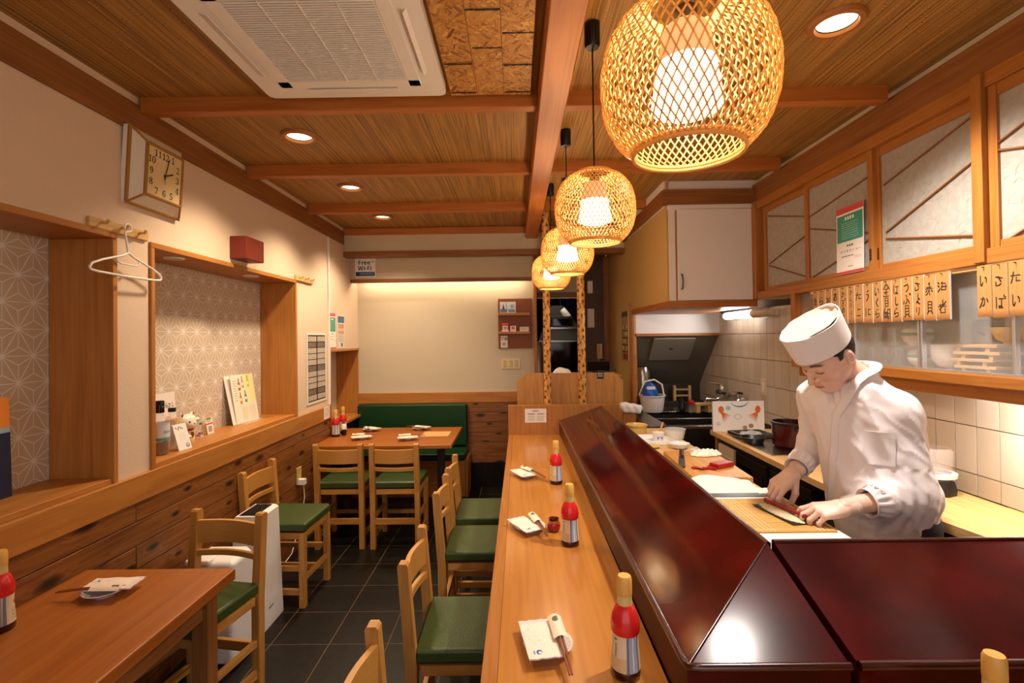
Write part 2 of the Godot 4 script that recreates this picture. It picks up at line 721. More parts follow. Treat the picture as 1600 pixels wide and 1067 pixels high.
func hemp_leaf() -> ImageTexture:
	# wallpaper print: a triangular net with every triangle's middle joined to its corners
	var w := 384
	var h := 666
	var im := Image.create(w, h, false, Image.FORMAT_RGB8)
	im.fill(Color(0.76, 0.68, 0.59))
	var white := Color(0.88, 0.85, 0.83)
	var line := func(a: Vector2, b: Vector2) -> void:
		var k := int(a.distance_to(b) / 3.0)
		for i in k + 1:
			var p := a.lerp(b, float(i) / k)
			for ox in [-w, 0, w]:
				for oy in [-h, 0, h]:
					im.fill_rect(Rect2i(int(p.x) + ox - 5, int(p.y) + oy - 5, 10, 10), white)
	var A := float(w)
	var H := h / 2.0
	for o in [Vector2(0, 0), Vector2(A * 0.5, H)]:
		var c: Vector2 = o
		var nb := []
		for i in 6:
			nb.append(c + Vector2(cos(i * TAU / 6), sin(i * TAU / 6)) * A)
		for i in 6:
			line.call(c, nb[i])
			line.call(c, (c + nb[i] + nb[(i + 1) % 6]) / 3.0)
		for ox in [-w, 0, w]:
			for oy in [-h, 0, h]:
				for r in range(0, 17):
					var q := int(sqrt(17 * 17 - r * r))
					im.fill_rect(Rect2i(int(c.x) + ox - q, int(c.y) + oy - r, 2 * q, 2 * r), white)
	im.generate_mipmaps()
	return ImageTexture.create_from_image(im)


func make_materials() -> void:
	var pale := wood(Color(0.83, 0.62, 0.34), Color(0.70, 0.48, 0.21), 3, 6, 2.0)
	var honey := wood(Color(0.77, 0.53, 0.25), Color(0.66, 0.41, 0.15), 13, 6, 2.0)
	var brown := wood(Color(0.57, 0.36, 0.165), Color(0.45, 0.25, 0.095), 23, 7, 2.0)
	var knotty := wood(Color(0.56, 0.35, 0.15), Color(0.36, 0.185, 0.06), 33, 4, 3.4, [Vector3(130, 66, 14), Vector3(420, 138, 17), Vector3(640, 40, 12), Vector3(300, 40, 9), Vector3(560, 160, 14), Vector3(50, 150, 10)])
	mat("chair_wood", Color(0.94, 0.90, 0.82), 0.42, pale, Vector3(1.1, 4.5, 1))
	var cw := mat("counter_wood", Color(0.95, 0.92, 0.88), 0.30, honey, Vector3(0.5, 2.0, 1))
	cw.clearcoat_enabled = true
	cw.clearcoat = 0.6
	cw.clearcoat_roughness = 0.11
	mat("panel_wood", Color(0.93, 0.90, 0.86), 0.45, honey, Vector3(0.7, 2.5, 1))
	mat("frame_wood", Color(0.86, 0.80, 0.72), 0.42, honey, Vector3(0.9, 4.0, 1))
	mat("table_wood", Color(0.84, 0.72, 0.60), 0.36, honey, Vector3(0.5, 2.2, 1))
	mat("beam_wood", Color(1, 1, 1), 0.5, brown, Vector3(0.6, 3.5, 1))
	mat("cross_beam_wood", Color(0.93, 0.82, 0.72), 0.48, honey, Vector3(0.6, 3.5, 1))
	mat("knotty_wood", Color(1, 1, 1), 0.42, knotty, Vector3(0.75, 4.2, 1))
	mat("pale_board", Color(1, 1, 1), 0.55, wood(Color(0.84, 0.68, 0.44), Color(0.74, 0.56, 0.32), 53, 8, 1.6, [], 512, 128), Vector3(0.8, 3.0, 1))
	mat("plaque_wood", Color(1, 1, 1), 0.55, pale, Vector3(2.0, 6.0, 1))
	var p := mat("plaster", Color(0.84, 0.745, 0.65), 0.9)
	bump(p, 61, 0.09, 0.06, 4.0)
	var p2 := mat("back_plaster", Color(0.78, 0.73, 0.64), 0.9)
	bump(p2, 62, 0.08, 0.09, 4.0)
	mat("white_paint", Color(0.88, 0.85, 0.84), 0.5)
	mat("yellow_plaster", Color(0.74, 0.60, 0.36), 0.85)
	var rd := reeds()
	var re := mat("reed_ceiling", Color(0.95, 0.92, 0.88), 0.55, rd[0], Vector3(0.8, 1.7, 1))
	re.heightmap_enabled = true
	re.heightmap_texture = rd[1]
	re.heightmap_scale = 0.15
	mat("strand_board", Color(1, 1, 1), 0.6, strands(), Vector3(1.7, 1.7, 1))
	mat("wallpaper", Color(1, 1, 1), 0.7, hemp_leaf(), Vector3(1.0 / 0.12, 1.0 / 0.2078, 1))
	var ft := mat("floor_tile", Color(1, 1, 1), 0.42, mottled(Color(0.055, 0.044, 0.032), Color(0.12, 0.098, 0.074), 71, 0.03, 256, 256, 5), Vector3(2.2, 2.2, 1))
	ft.metallic_specular = 0.35
	mat("floor_grout", Color(0.40, 0.33, 0.24), 0.9)
	var wt := mat("wall_tile", Color(0.80, 0.75, 0.68), 0.22)
	wt.clearcoat_enabled = true
	wt.clearcoat = 0.4
	mat("wall_tile_warm", Color(0.79, 0.735, 0.66), 0.22)
	mat("wall_tile_pale", Color(0.82, 0.775, 0.71), 0.24)
	mat("wall_grout", Color(0.33, 0.27, 0.22), 0.9)
	var gs := mat("green_vinyl", Color(1, 1, 1), 0.42, mottled(Color(0.195, 0.262, 0.09), Color(0.235, 0.30, 0.12), 81, 0.02), Vector3(2, 2, 1))
	bump(gs, 82, 0.2, 0.05, 1.0)
	var bv := mat("bench_vinyl", Color(0.06, 0.22, 0.09), 0.45)
	bv.metallic_specular = 0.4
	var lq := mat("lacquer", Color(1, 1, 1), 0.30, mottled(Color(0.19, 0.016, 0.012), Color(0.29, 0.034, 0.022), 91, 0.012, 256, 256, 4, 1.6), Vector3(0.9, 0.9, 1))
	lq.clearcoat_enabled = true
	lq.metallic_specular = 0.10
	lq.clearcoat = 0.26
	lq.clearcoat_roughness = 0.17
	var lp2 := lq.duplicate() as StandardMaterial3D  # same lacquer, coat strengthened on the long slope to carry the lamp highlights
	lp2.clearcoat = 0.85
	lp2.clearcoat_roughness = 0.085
	m["highlight_lacquer"] = lp2
	var le := mat("lacquer_edge", Color(0.20, 0.03, 0.013), 0.2)
	le.clearcoat_enabled = true
	le.clearcoat = 0.8
	le.clearcoat_roughness = 0.22
	mat("bark_pole", Color(1, 1, 1), 0.4, mottled(Color(0.34, 0.16, 0.05), Color(0.87, 0.65, 0.34), 95, 0.022, 256, 256, 4, 3.4, 0.50), Vector3(1, 9, 1))
	var bm := mat("bamboo_strip", Color(0.78, 0.62, 0.38), 0.42)
	bm.backlight_enabled = true
	bm.backlight = Color(0.80, 0.66, 0.42)
	var sh := mat("lamp_glow", Color(0.98, 0.93, 0.84), 0.8)
	sh.emission_enabled = true
	sh.emission = Color(1.0, 0.87, 0.68)
	sh.emission_energy_multiplier = 8.0
	var lp := mat("lamp_paper", Color(0.86, 0.82, 0.76), 0.8)
	lp.emission_enabled = true
	lp.emission = Color(1.0, 0.90, 0.78)
	lp.emission_energy_multiplier = 0.12
	var dg := mat("downlight_glow", Color(1, 0.97, 0.9), 0.6)
	dg.emission_enabled = true
	dg.emission = Color(1.0, 0.90, 0.74)
	dg.emission_energy_multiplier = 4.0
	var tg := mat("tube_glow", Color(1, 1, 1), 0.6)
	tg.emission_enabled = true
	tg.emission = Color(1.0, 0.97, 0.92)
	tg.emission_energy_multiplier = 7.0
	mat("black_plastic", Color(0.025, 0.022, 0.022), 0.4)
	mat("dark_plastic", Color(0.06, 0.055, 0.055), 0.45)
	mat("white_plastic", Color(0.92, 0.90, 0.88), 0.38)
	mat("cream_plastic", Color(0.85, 0.78, 0.66), 0.4)
	mat("yellowed_plastic", Color(0.80, 0.68, 0.42), 0.45)
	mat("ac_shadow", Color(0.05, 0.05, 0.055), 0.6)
	mat("steel", Color(0.62, 0.61, 0.60), 0.24).metallic = 1.0
	mat("dull_steel", Color(0.34, 0.33, 0.32), 0.38).metallic = 1.0
	var hs := mat("hood_steel", Color(0.46, 0.43, 0.39), 0.34)
	hs.metallic = 0.5
	bump(hs, 102, 0.006, 1.2, 1.2)
	mat("reflection_steel", Color(0.62, 0.59, 0.55), 0.42).metallic = 0.6  # paler steel, standing for a bright reflection in the sloping sheet
	mat("chrome", Color(0.80, 0.79, 0.78), 0.08).metallic = 1.0
	mat("gold", Color(0.78, 0.55, 0.20), 0.28).metallic = 1.0
	mat("brass_trim", Color(0.62, 0.42, 0.12), 0.4)
	mat("aluminium", Color(0.85, 0.85, 0.86), 0.3).metallic = 0.9
	mat("paper", Color(0.90, 0.87, 0.83), 0.8)
	mat("cloth", Color(0.90, 0.87, 0.85), 0.9)
	mat("clock_face", Color(0.86, 0.76, 0.56), 0.5)
	mat("clock_silver", Color(0.86, 0.82, 0.76), 0.35)
	mat("ink", Color(0.03, 0.025, 0.025), 0.7)
	mat("navy_ink", Color(0.04, 0.08, 0.24), 0.7)
	mat("red_box", Color(0.42, 0.12, 0.04), 0.45)
	mat("china", Color(0.90, 0.87, 0.84), 0.18)
	mat("cream_china", Color(0.80, 0.66, 0.36), 0.25)
	mat("green_china", Color(0.42, 0.60, 0.46), 0.2)
	mat("chopstick_wood", Color(0.50, 0.25, 0.09), 0.5)
	mat("bottle_red", Color(0.80, 0.13, 0.13), 0.22)
	mat("bottle_label", Color(0.86, 0.80, 0.68), 0.5)
	mat("bottle_silver", Color(0.55, 0.58, 0.66), 0.3).metallic = 0.5
	mat("bottle_cap", Color(0.86, 0.66, 0.32), 0.38)
	mat("bottle_neck", Color(0.84, 0.74, 0.48), 0.35)
	mat("sauce", Color(0.22, 0.02, 0.012), 0.12)
	mat("soy", Color(0.02, 0.008, 0.005), 0.1)
	var gl := mat("clear_glass", Color(0.95, 0.97, 0.97, 0.10), 0.03)
	gl.transparency = BaseMaterial3D.TRANSPARENCY_ALPHA
	var rg := mat("red_glass", Color(0.55, 0.03, 0.01, 0.45), 0.05)
	rg.transparency = BaseMaterial3D.TRANSPARENCY_ALPHA
	var fp := mat("frosted_pane", Color(1, 1, 1), 0.45, mottled(Color(0.60, 0.57, 0.53), Color(0.67, 0.64, 0.60), 111, 0.05), Vector3(2, 2, 1))
	fp.metallic_specular = 0.35
	mat("fibre", Color(0.78, 0.75, 0.71), 0.7)
	mat("split_bamboo", Color(0.50, 0.30, 0.12), 0.5)
	mat("dark_wood", Color(0.16, 0.075, 0.03), 0.5)
	var nv := mat("navy_cloth", Color(0.05, 0.075, 0.19), 0.9)
	mat("passage_wood", Color(0.27, 0.16, 0.085), 0.5)
	nv.metallic_specular = 0.2
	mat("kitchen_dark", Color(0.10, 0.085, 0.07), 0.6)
	mat("dark_glass", Color(0.035, 0.03, 0.028), 0.08)
	mat("tuna", Color(0.62, 0.11, 0.10), 0.3)
	mat("tuna_deep", Color(0.55, 0.05, 0.06), 0.3)
	mat("rice", Color(0.86, 0.80, 0.66), 0.6)
	mat("seaweed", Color(0.035, 0.045, 0.02), 0.6)
	mat("squid", Color(0.90, 0.87, 0.80), 0.4)
	mat("mat_reed", Color(0.80, 0.60, 0.28), 0.6)
	mat("mat_thread", Color(0.90, 0.86, 0.74), 0.8)
	mat("pot_red", Color(0.22, 0.018, 0.018), 0.2)
	mat("pink", Color(0.75, 0.06, 0.16), 0.4)
	mat("blue", Color(0.10, 0.35, 0.72), 0.5)
	mat("gold_liquid", Color(0.45, 0.28, 0.10), 0.1)
	mat("dark_bottle", Color(0.03, 0.05, 0.035), 0.1)
	mat("cat_white", Color(0.92, 0.88, 0.80), 0.3)
	mat("cat_red", Color(0.70, 0.05, 0.04), 0.4)
	mat("label_white", Color(0.86, 0.86, 0.90), 0.6)
	mat("label_teal", Color(0.30, 0.55, 0.52), 0.6)
	var fi := mat("film", Color(0.95, 0.94, 0.92, 0.35), 0.3)
	fi.transparency = BaseMaterial3D.TRANSPARENCY_ALPHA
	var gv := mat("glove", Color(0.95, 0.90, 0.88, 0.22), 0.3)
	gv.transparency = BaseMaterial3D.TRANSPARENCY_ALPHA
	var sk := mat("skin", Color(1, 1, 1), 0.45)
	sk.vertex_color_use_as_albedo = true
	sk.subsurf_scatter_enabled = true
	sk.subsurf_scatter_strength = 0.12
	var co := mat("coat_cloth", Color(0.90, 0.86, 0.855), 0.85)
	co.rim_enabled = true
	co.rim = 0.2
	var ht := mat("hat_cloth", Color(0.92, 0.90, 0.90), 0.85)
	bump(ht, 122, 0.3, 0.04, 12.0)
	mat("shaded_crown_cloth", Color(0.76, 0.67, 0.60), 0.9)  # crown cloth, its colour darkened for the shadow inside the rim
	mat("hair", Color(0.025, 0.02, 0.018), 0.55)
	mat("trousers", Color(0.20, 0.20, 0.22), 0.85)
	mat("shoe", Color(0.03, 0.03, 0.03), 0.5)
	mat("shirt", Color(0.84, 0.76, 0.64), 0.85)
	make_prints()


# ---------------------------------------------------------------- flat print: one sheet that holds every notice, label and plaque

var sheet_image: Image
var at_sheet := {}
var pen := Vector2i(8, 8)
var row_high := 0
const KANA := {
	"i": "22 25 27 38 46/63 74 76", "ka": "23 53 56 47 37/42 35 18/73 85", "sa": "23 74/43 66/26 28 48 67", "ba": "22 25 28/43 83/63 66 68 48 47 57 78/81 82/92 93",
	"ta": "14 54/32 26 18/54 84/55 57 87", "u": "42 61/34 54 65 57 39", "ni": "22 25 28/53 83/54 57 87", "ko": "33 73/28 48 78", "ku": "62 35 68", "ra": "42 62/33 26 55 75 77 38",
	"n": "51 18 46 57 58 77", "bi": "13 43 25 27 48 66 63 76/81 82/91 92", "yo": "52 58 47 38 58 79/55 76", "a": "23 73/42 48/62 38 26 45 75 77 58", "na": "13 43/32 16/63 74/55 58 48 47 78",
	"go": "23 63/18 38 68/81 82/91 92", "zu": "13 83/53 57 46 45 55 58 39/81 82/91 92", "no": "53 38 26 43 63 76 58", "shi": "42 47 58 77", "tsu": "24 63 75 67 48", "bu": "42 53/54 57 38/26 18/65 88/81 82/91 92",
	"ri": "33 36/63 66 58", "ha": "22 25 28/43 83/63 66 68 48 47 57 78", "o": "14 54/33 38 27 55 76 68/73 84", "ru": "33 63 36 55 75 77 58 48 57", "red": "24 74/42 51 54/15 85/46 38 19/56 59/26 17/76 87",
	"shell": "31 37/31 71 77/33 73/35 75/37 77/47 29/67 89", "gold": "50 14/50 94/34 64/26 76/54 58/37 47/73 64/19 89", "eye": "32 38/32 72 78/34 74/36 76/38 78",
	"bream": "31 14/24 54 57 17 14/34 37/25 55/18 58/62 69/62 92 99/65 85/77 79", "sea": "12 23/14 25/18 36/52 43/53 83/54 47 87 84/45 95", "old": "24 74/51 55/15 85/82 27/37 39 79 76", "fish": "41 23/33 63 54/24 74 77 27 24/54 57/25 75/18 29/38 48/58 68/78 88",
	"kra": "33 73/25 75 57 39", "kn": "23 34/28 57 74", "kchi": "62 34/15 85/53 57 39", "kme": "72 28/34 67", "kni": "34 64/27 77", "kyu": "45 65 68/37 77", "bar": "15 85",
}


func region(called: String, w: int, h: int, back: Color) -> Rect2i:
	if pen.x + w + 8 > 2048:
		pen = Vector2i(8, pen.y + row_high + 8)
		row_high = 0
	var r := Rect2i(pen, Vector2i(w, h))
	pen.x += w + 8
	row_high = maxi(row_high, h)
	sheet_image.fill_rect(r.grow(3), back)
	at_sheet[called] = r
	return r


func dab(r: Rect2i, x: float, y: float, w: float, h: float, c: Color) -> void:
	# a filled rectangle, in hundredths of the region
	var q := Rect2i(r.position.x + int(r.size.x * x / 100.0), r.position.y + int(r.size.y * y / 100.0), maxi(1, int(r.size.x * w / 100.0)), maxi(1, int(r.size.y * h / 100.0)))
	sheet_image.fill_rect(q.intersection(r), c)


func brush(a: Vector2, b: Vector2, wide: float, c: Color) -> void:
	var k := maxi(1, int(a.distance_to(b)))
	for i in k + 1:
		var p := a.lerp(b, float(i) / k)
		var q := wide * (1.0 - 0.25 * absf(float(i) / k - 0.4))
		sheet_image.fill_rect(Rect2i(int(p.x - q * 0.5), int(p.y - q * 0.4), maxi(1, int(q)), maxi(1, int(q * 0.8))), c)


func glyph(r: Rect2i, code: String, x: float, y: float, size: float, wide: float, c: Color) -> void:
	# one brushed character with its top left corner at x, y (pixels in the region)
	for s in KANA[code].split("/"):
		var last = null
		for q in s.split(" "):
			var p := Vector2(r.position) + Vector2(x + q.substr(0, 1).to_int() * size / 10.0, y + q.substr(1, 1).to_int() * size / 10.0)
			if last != null:
				brush(last, p, wide, c)
			last = p


func lines(r: Rect2i, x: float, y: float, w: float, rows: int, step: float, high: float, c: Color) -> void:
	# rows of small writing too fine to read
	var k := RandomNumberGenerator.new()
	k.seed = r.position.x + r.position.y * 3 + int(y)
	for i in rows:
		var p := x
		while p < x + w:
			var l := k.randf_range(1.5, 5.0)
			dab(r, p, y + i * step, minf(l, x + w - p), high, c)
			p += l + k.randf_range(0.8, 1.8)


func disc(r: Rect2i, x: float, y: float, rad: float, c: Color, sx := 1.0) -> void:
	var o := Vector2(r.position) + Vector2(r.size) * Vector2(x, y) / 100.0
	var q := rad * r.size.x / 100.0
	for j in range(-int(q), int(q) + 1):
		var w := sqrt(maxf(0.0, q * q - j * j)) * sx
		sheet_image.fill_rect(Rect2i(int(o.x - w), int(o.y + j), maxi(1, int(2 * w)), 1).intersection(r), c)


func make_prints() -> void:
	sheet_image = Image.create(2048, 2048, false, Image.FORMAT_RGB8)
	sheet_image.fill(Color(0.9, 0.88, 0.84))
	var ink := Color(0.10, 0.07, 0.05)
	var teal := Color(0.22, 0.58, 0.50)
	var red := Color(0.78, 0.14, 0.15)
	# menu plaques: column of brushed characters
	var words := ["fish old", "ra n", "o ru", "a na go", "ka zu no ko", "ka n bi yo u", "ta ko", "u ni", "i ku ra", "gold eye bream", "ha shi ra", "tsu bu shell", "sa yo ri", "red shell", "sea old", "i ka", "sa ba", "ta i"]
	for k in words.size():
		var r := region("plaque%d" % k, 96, 240, Color(0.73, 0.54, 0.31))
		for j in 60:
			var x := rng.randi_range(0, 95)
			sheet_image.fill_rect(Rect2i(r.position.x + x, r.position.y, rng.randi_range(1, 3), 240), Color(0.73, 0.54, 0.31).lerp(Color(0.66, 0.45, 0.23), rng.randf() * 0.6))
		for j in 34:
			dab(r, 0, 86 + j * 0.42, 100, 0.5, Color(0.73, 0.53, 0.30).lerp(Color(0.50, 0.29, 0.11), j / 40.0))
		var cs: PackedStringArray = words[k].split(" ")
		var each := 200.0 / cs.size()
		var size := minf(80.0, each * 1.28)
		for j in cs.size():
			glyph(r, cs[j], 48.0 - size * 0.5, 24 + each * j + (each - size) * 0.5, size, maxf(5.0, size * 0.10), ink)
		dab(r, 48, 2, 3, 5, Color(0.3, 0.17, 0.07))
	for q in [["lunch_notice", 150, 380], ["small_notice", 120, 300]]:
		var r := region(q[0], q[1], q[2], Color(0.93, 0.90, 0.86))
		for band in [[0.0, 9.0], [96.0, 4.0]]:
			dab(r, 0, band[0], 100, band[1], red)
			for i in 22:
				for j in 5:
					dab(r, i * 4.6 + (j % 2) * 2.3, band[0] + j * 1.9, 1.8, 0.7, Color(0.95, 0.88, 0.86))
		dab(r, 3, 12, 94, 40, teal)
		for i in 4:
			dab(r, 33 + i * 9, 15, 6, 5, Color(0.9, 0.95, 0.93))
		lines(r, 20, 24, 60, 8, 3.2, 0.9, Color(0.75, 0.90, 0.86))
		for i in 3:
			dab(r, 40 + i * 8, 57, 5, 3, ink)
		var x := 20.0
		for code in ["kra", "kn", "kchi", "kme", "kni", "kyu", "bar"]:
			glyph(r, code, x * q[1] / 150.0, q[2] * 0.635, 20.0 * q[1] / 150.0, 2.4, ink)
			x += 16.5
		lines(r, 20, 73, 45, 1, 3, 1.6, Color(0.25, 0.2, 0.2))
		lines(r, 68, 76, 24, 2, 2, 1.0, Color(0.85, 0.4, 0.4))
		dab(r, 44, 89, 18, 1.2, Color(0.4, 0.5, 0.4))
	var r := region("price_list", 200, 520, Color(0.90, 0.86, 0.80))
	dab(r, 6, 3, 88, 94, Color(0.16, 0.13, 0.12))
	for i in 11:
		var y := 5.0 + i * 8.3
		var paper := Color(0.84, 0.79, 0.72) if i % 4 != 1 else Color(0.30, 0.26, 0.24)
		dab(r, 8, y, 39, 7.2, paper)
		dab(r, 53, y, 39, 7.2, paper)
		lines(r, 10, y + 0.8, 35, 5, 1.35, 0.65, Color(0.25, 0.21, 0.20) if i % 4 != 1 else Color(0.7, 0.66, 0.6))
		lines(r, 55, y + 0.8, 35, 5, 1.35, 0.65, Color(0.25, 0.21, 0.20) if i % 4 != 1 else Color(0.7, 0.66, 0.6))
	r = region("drink_poster", 120, 300, Color(0.86, 0.82, 0.78))
	dab(r, 5, 3, 90, 20, Color(0.25, 0.40, 0.56))
	for i in 3:
		dab(r, 14 + i * 27, 27, 17, 30, Color(0.72, 0.42 - i * 0.05, 0.22))
		dab(r, 18 + i * 27, 40, 9, 8, Color(0.92, 0.86, 0.72))
	lines(r, 10, 60, 80, 8, 2.8, 1.0, Color(0.35, 0.32, 0.32))
	dab(r, 45, 84, 28, 11, Color(0.45, 0.42, 0.44))
	r = region("small_tag", 80, 90, Color(0.92, 0.88, 0.84))
	lines(r, 12, 15, 76, 6, 12, 5, Color(0.45, 0.42, 0.42))
	r = region("fee_notice", 240, 150, Color(0.93, 0.90, 0.90))
	for i in 6:
		dab(r, 36 + i * 5, 12, 3.4, 9, Color(0.35, 0.25, 0.28))
	lines(r, 14, 34, 34, 1, 3, 8, Color(0.35, 0.25, 0.28))
	lines(r, 58, 34, 30, 1, 3, 8, Color(0.35, 0.25, 0.28))
	lines(r, 14, 52, 32, 5, 8, 3.5, Color(0.62, 0.55, 0.56))
	lines(r, 56, 52, 32, 5, 8, 3.5, Color(0.62, 0.55, 0.56))
	r = region("wifi_sign", 200, 190, Color(0.95, 0.95, 0.95))
	dab(r, 3, 72, 94, 24, Color(0.05, 0.20, 0.42))
	lines(r, 24, 76, 68, 3, 5.5, 2.6, Color(0.75, 0.84, 0.92))
	for i in 3:
		brush(Vector2(r.position) + Vector2(160 + i * 7, 34 - i * 8), Vector2(r.position) + Vector2(182 + i * 3, 44 - i * 6), 4, Color(0.10, 0.25, 0.50))
	r = region("niche_menu", 230, 320, Color(0.92, 0.86, 0.78))
	dab(r, 55, 0, 45, 60, Color(0.94, 0.86, 0.62))
	for i in 5:
		var c: Color = [Color(0.66, 0.34, 0.14), Color(0.78, 0.55, 0.42), Color(0.70, 0.72, 0.20), Color(0.74, 0.50, 0.16), Color(0.30, 0.52, 0.50)][i]
		var x: float = [28, 44, 68, 28, 50][i]
		var y: float = [8, 4, 3, 36, 34][i]
		dab(r, x + 3, y, 4, 8, c.darkened(0.3))
		dab(r, x, y + 8, 10, 17, c)
		dab(r, x + 1.5, y + 13, 7, 6, Color(0.94, 0.90, 0.80))
	lines(r, 8, 12, 14, 9, 5, 1.4, Color(0.40, 0.36, 0.40))
	dab(r, 30, 63, 62, 0.6, Color(0.55, 0.45, 0.3))
	lines(r, 32, 67, 24, 10, 3, 1.2, Color(0.60, 0.55, 0.30))
	lines(r, 62, 67, 30, 10, 3, 1.2, Color(0.62, 0.55, 0.45))
	r = region("niche_poster", 220, 170, Color(0.90, 0.85, 0.83))
	for i in 8:
		glyph(r, ["i", "ka", "no", "fish", "ni", "ra", "sa", "shi"][i], 40 + i * 21, 32, 26, 4, Color(0.25, 0.16, 0.14))
	disc(r, 42, 72, 9, Color(0.80, 0.42, 0.34), 0.8)
	disc(r, 76, 66, 13, Color(0.84, 0.55, 0.52), 0.9)
	disc(r, 76, 64, 6, Color(0.92, 0.74, 0.70))
	r = region("gin_label", 200, 160, Color(0.82, 0.82, 0.87))
	dab(r, 0, 82, 100, 18, Color(0.35, 0.58, 0.54))
	for i in 3:
		lines(r, 16, 44, 34, 1, 3, 15, Color(0.55, 0.56, 0.62))
	for s in [[Vector2(118, 20), Vector2(140, 44)], [Vector2(136, 36), Vector2(150, 84)], [Vector2(104, 106), Vector2(166, 86)], [Vector2(150, 60), Vector2(128, 92)]]:
		brush(Vector2(r.position) + s[0], Vector2(r.position) + s[1], 9, ink)
	dab(r, 8, 6, 60, 3, Color(0.6, 0.6, 0.66))
	r = region("tent_card", 150, 230, Color(0.93, 0.91, 0.88))
	for s in [[Vector2(62, 22), Vector2(50, 52)], [Vector2(78, 24), Vector2(82, 46)], [Vector2(94, 36), Vector2(104, 44)], [Vector2(26, 26), Vector2(34, 40)]]:
		brush(Vector2(r.position) + s[0], Vector2(r.position) + s[1], 8, ink)
	lines(r, 24, 36, 50, 5, 6, 1.2, Color(0.62, 0.60, 0.58))
	disc(r, 76, 84, 14, Color(0.55, 0.58, 0.66), 1.1)
	disc(r, 78, 82, 6, Color(0.9, 0.9, 0.92))
	r = region("pay_card", 90, 170, Color(0.92, 0.88, 0.84))
	dab(r, 0, 0, 100, 10, Color(0.90, 0.60, 0.50))
	dab(r, 8, 12, 74, 14, Color(0.30, 0.62, 0.42))
	dab(r, 0, 42, 100, 8, Color(0.80, 0.22, 0.20))
	dab(r, 10, 30, 60, 5, Color(0.80, 0.35, 0.35))
	dab(r, 20, 58, 60, 32, Color(0.62, 0.58, 0.56))
	r = region("view_print", 180, 120, Color(0.86, 0.89, 0.93))
	dab(r, 3, 64, 44, 32, Color(0.40, 0.52, 0.66))
	dab(r, 54, 66, 42, 28, Color(0.44, 0.56, 0.74))
	for i in 12:
		dab(r, 22 - i * 0.55, 18 + i * 4, 2 + i * 1.1, 4.5, Color(0.18, 0.20, 0.28))
	disc(r, 78, 40, 12, Color(0.60, 0.70, 0.86))
	lines(r, 38, 10, 6, 10, 6, 4, Color(0.2, 0.22, 0.3))
	r = region("red_sign", 90, 110, Color(0.74, 0.10, 0.09))
	dab(r, 16, 36, 68, 48, Color(0.95, 0.90, 0.84))
	dab(r, 30, 44, 40, 32, Color(0.70, 0.60, 0.52))
	dab(r, 0, 84, 100, 16, Color(0.93, 0.89, 0.86))
	dab(r, 8, 12, 80, 10, Color(0.95, 0.55, 0.50))
	r = region("logo_card", 80, 80, Color(0.93, 0.89, 0.86))
	dab(r, 26, 14, 48, 42, Color(0.72, 0.12, 0.20))
	dab(r, 40, 26, 20, 16, Color(0.93, 0.80, 0.80))
	r = region("white_card", 120, 60, Color(0.92, 0.89, 0.86))
	lines(r, 14, 34, 60, 2, 16, 7, Color(0.75, 0.55, 0.52))
	r = region("green_card", 90, 150, Color(0.90, 0.87, 0.83))
	dab(r, 0, 14, 52, 6, Color(0.80, 0.2, 0.2))
	dab(r, 55, 14, 45, 26, Color(0.40, 0.66, 0.50))
	dab(r, 10, 28, 26, 10, Color(0.84, 0.30, 0.28))
	dab(r, 26, 56, 44, 26, Color(0.60, 0.58, 0.56))
	r = region("kitchen_calendar", 130, 330, Color(0.62, 0.50, 0.32))
	dab(r, 5, 2, 90, 10, Color(0.32, 0.28, 0.24))
	for i in 4:
		for j in 3:
			disc(r, 22 + j * 28, 32 + i * 14.0, 10, [Color(0.85, 0.78, 0.66), Color(0.56, 0.36, 0.24), Color(0.80, 0.70, 0.50)][(i + j) % 3], 0.9)
		dab(r, 6, 39 + i * 14, 88, 2.4, Color(0.18, 0.15, 0.13))
	dab(r, 20, 86, 66, 11, Color(0.58, 0.13, 0.10))
	r = region("sea_board", 420, 230, Color(0.92, 0.90, 0.87))
	var orange := Color(0.86, 0.40, 0.12)
	for side in [[16.0, 1.0], [88.0, -1.0]]:
		var ox: float = side[0]
		var sg: float = side[1]
		disc(r, ox, 27, 6.5, orange, 0.85)
		for i in 7:
			var last := Vector2(r.position) + Vector2(r.size) * Vector2(ox + sg * 0.5, 36) / 100.0
			for j in 6:
				var p := last + Vector2(sg * (3.0 + i * 1.6) + sin(j * 1.6 + i) * 3.0, 13.0 - i * 1.4)
				brush(last, p, 9.0 - j * 1.1, orange)
				last = p
	for i in 26:
		var a := PI * (0.08 + 0.84 * i / 25.0)
		var p := Vector2(r.position) + Vector2(r.size) * Vector2(52, 0) / 100.0 + Vector2(cos(a) * 70, sin(a) * 40)
		brush(p, p + Vector2(3, 2), 11.0 - absf(i - 12) * 0.6, Color(0.12, 0.42, 0.62))
	for i in 4:
		disc(r, [30.0, 62.0, 74.0, 10.0][i], [22.0, 88.0, 82.0, 74.0][i], 4, [Color(0.55, 0.76, 0.86), Color(0.66, 0.52, 0.42), Color(0.60, 0.48, 0.40), Color(0.85, 0.80, 0.76)][i], 1.2)
	for s in [[Vector2(170, 116), Vector2(206, 96)], [Vector2(206, 96), Vector2(238, 118)], [Vector2(238, 118), Vector2(206, 142)], [Vector2(206, 142), Vector2(170, 116)]]:
		brush(Vector2(r.position) + s[0], Vector2(r.position) + s[1], 4, Color(0.70, 0.62, 0.58))
	r = region("bottle_wrap", 256, 200, Color(0.86, 0.79, 0.66))
	disc(r, 22, 12, 2.6, Color(0.45, 0.38, 0.28))
	for i in 7:
		dab(r, 21, 24 + i * 6, 3, 4, Color(0.45, 0.40, 0.33))
	dab(r, 36, 0, 3, 100, Color(0.40, 0.42, 0.50))
	dab(r, 39, 0, 9, 100, Color(0.62, 0.66, 0.76))
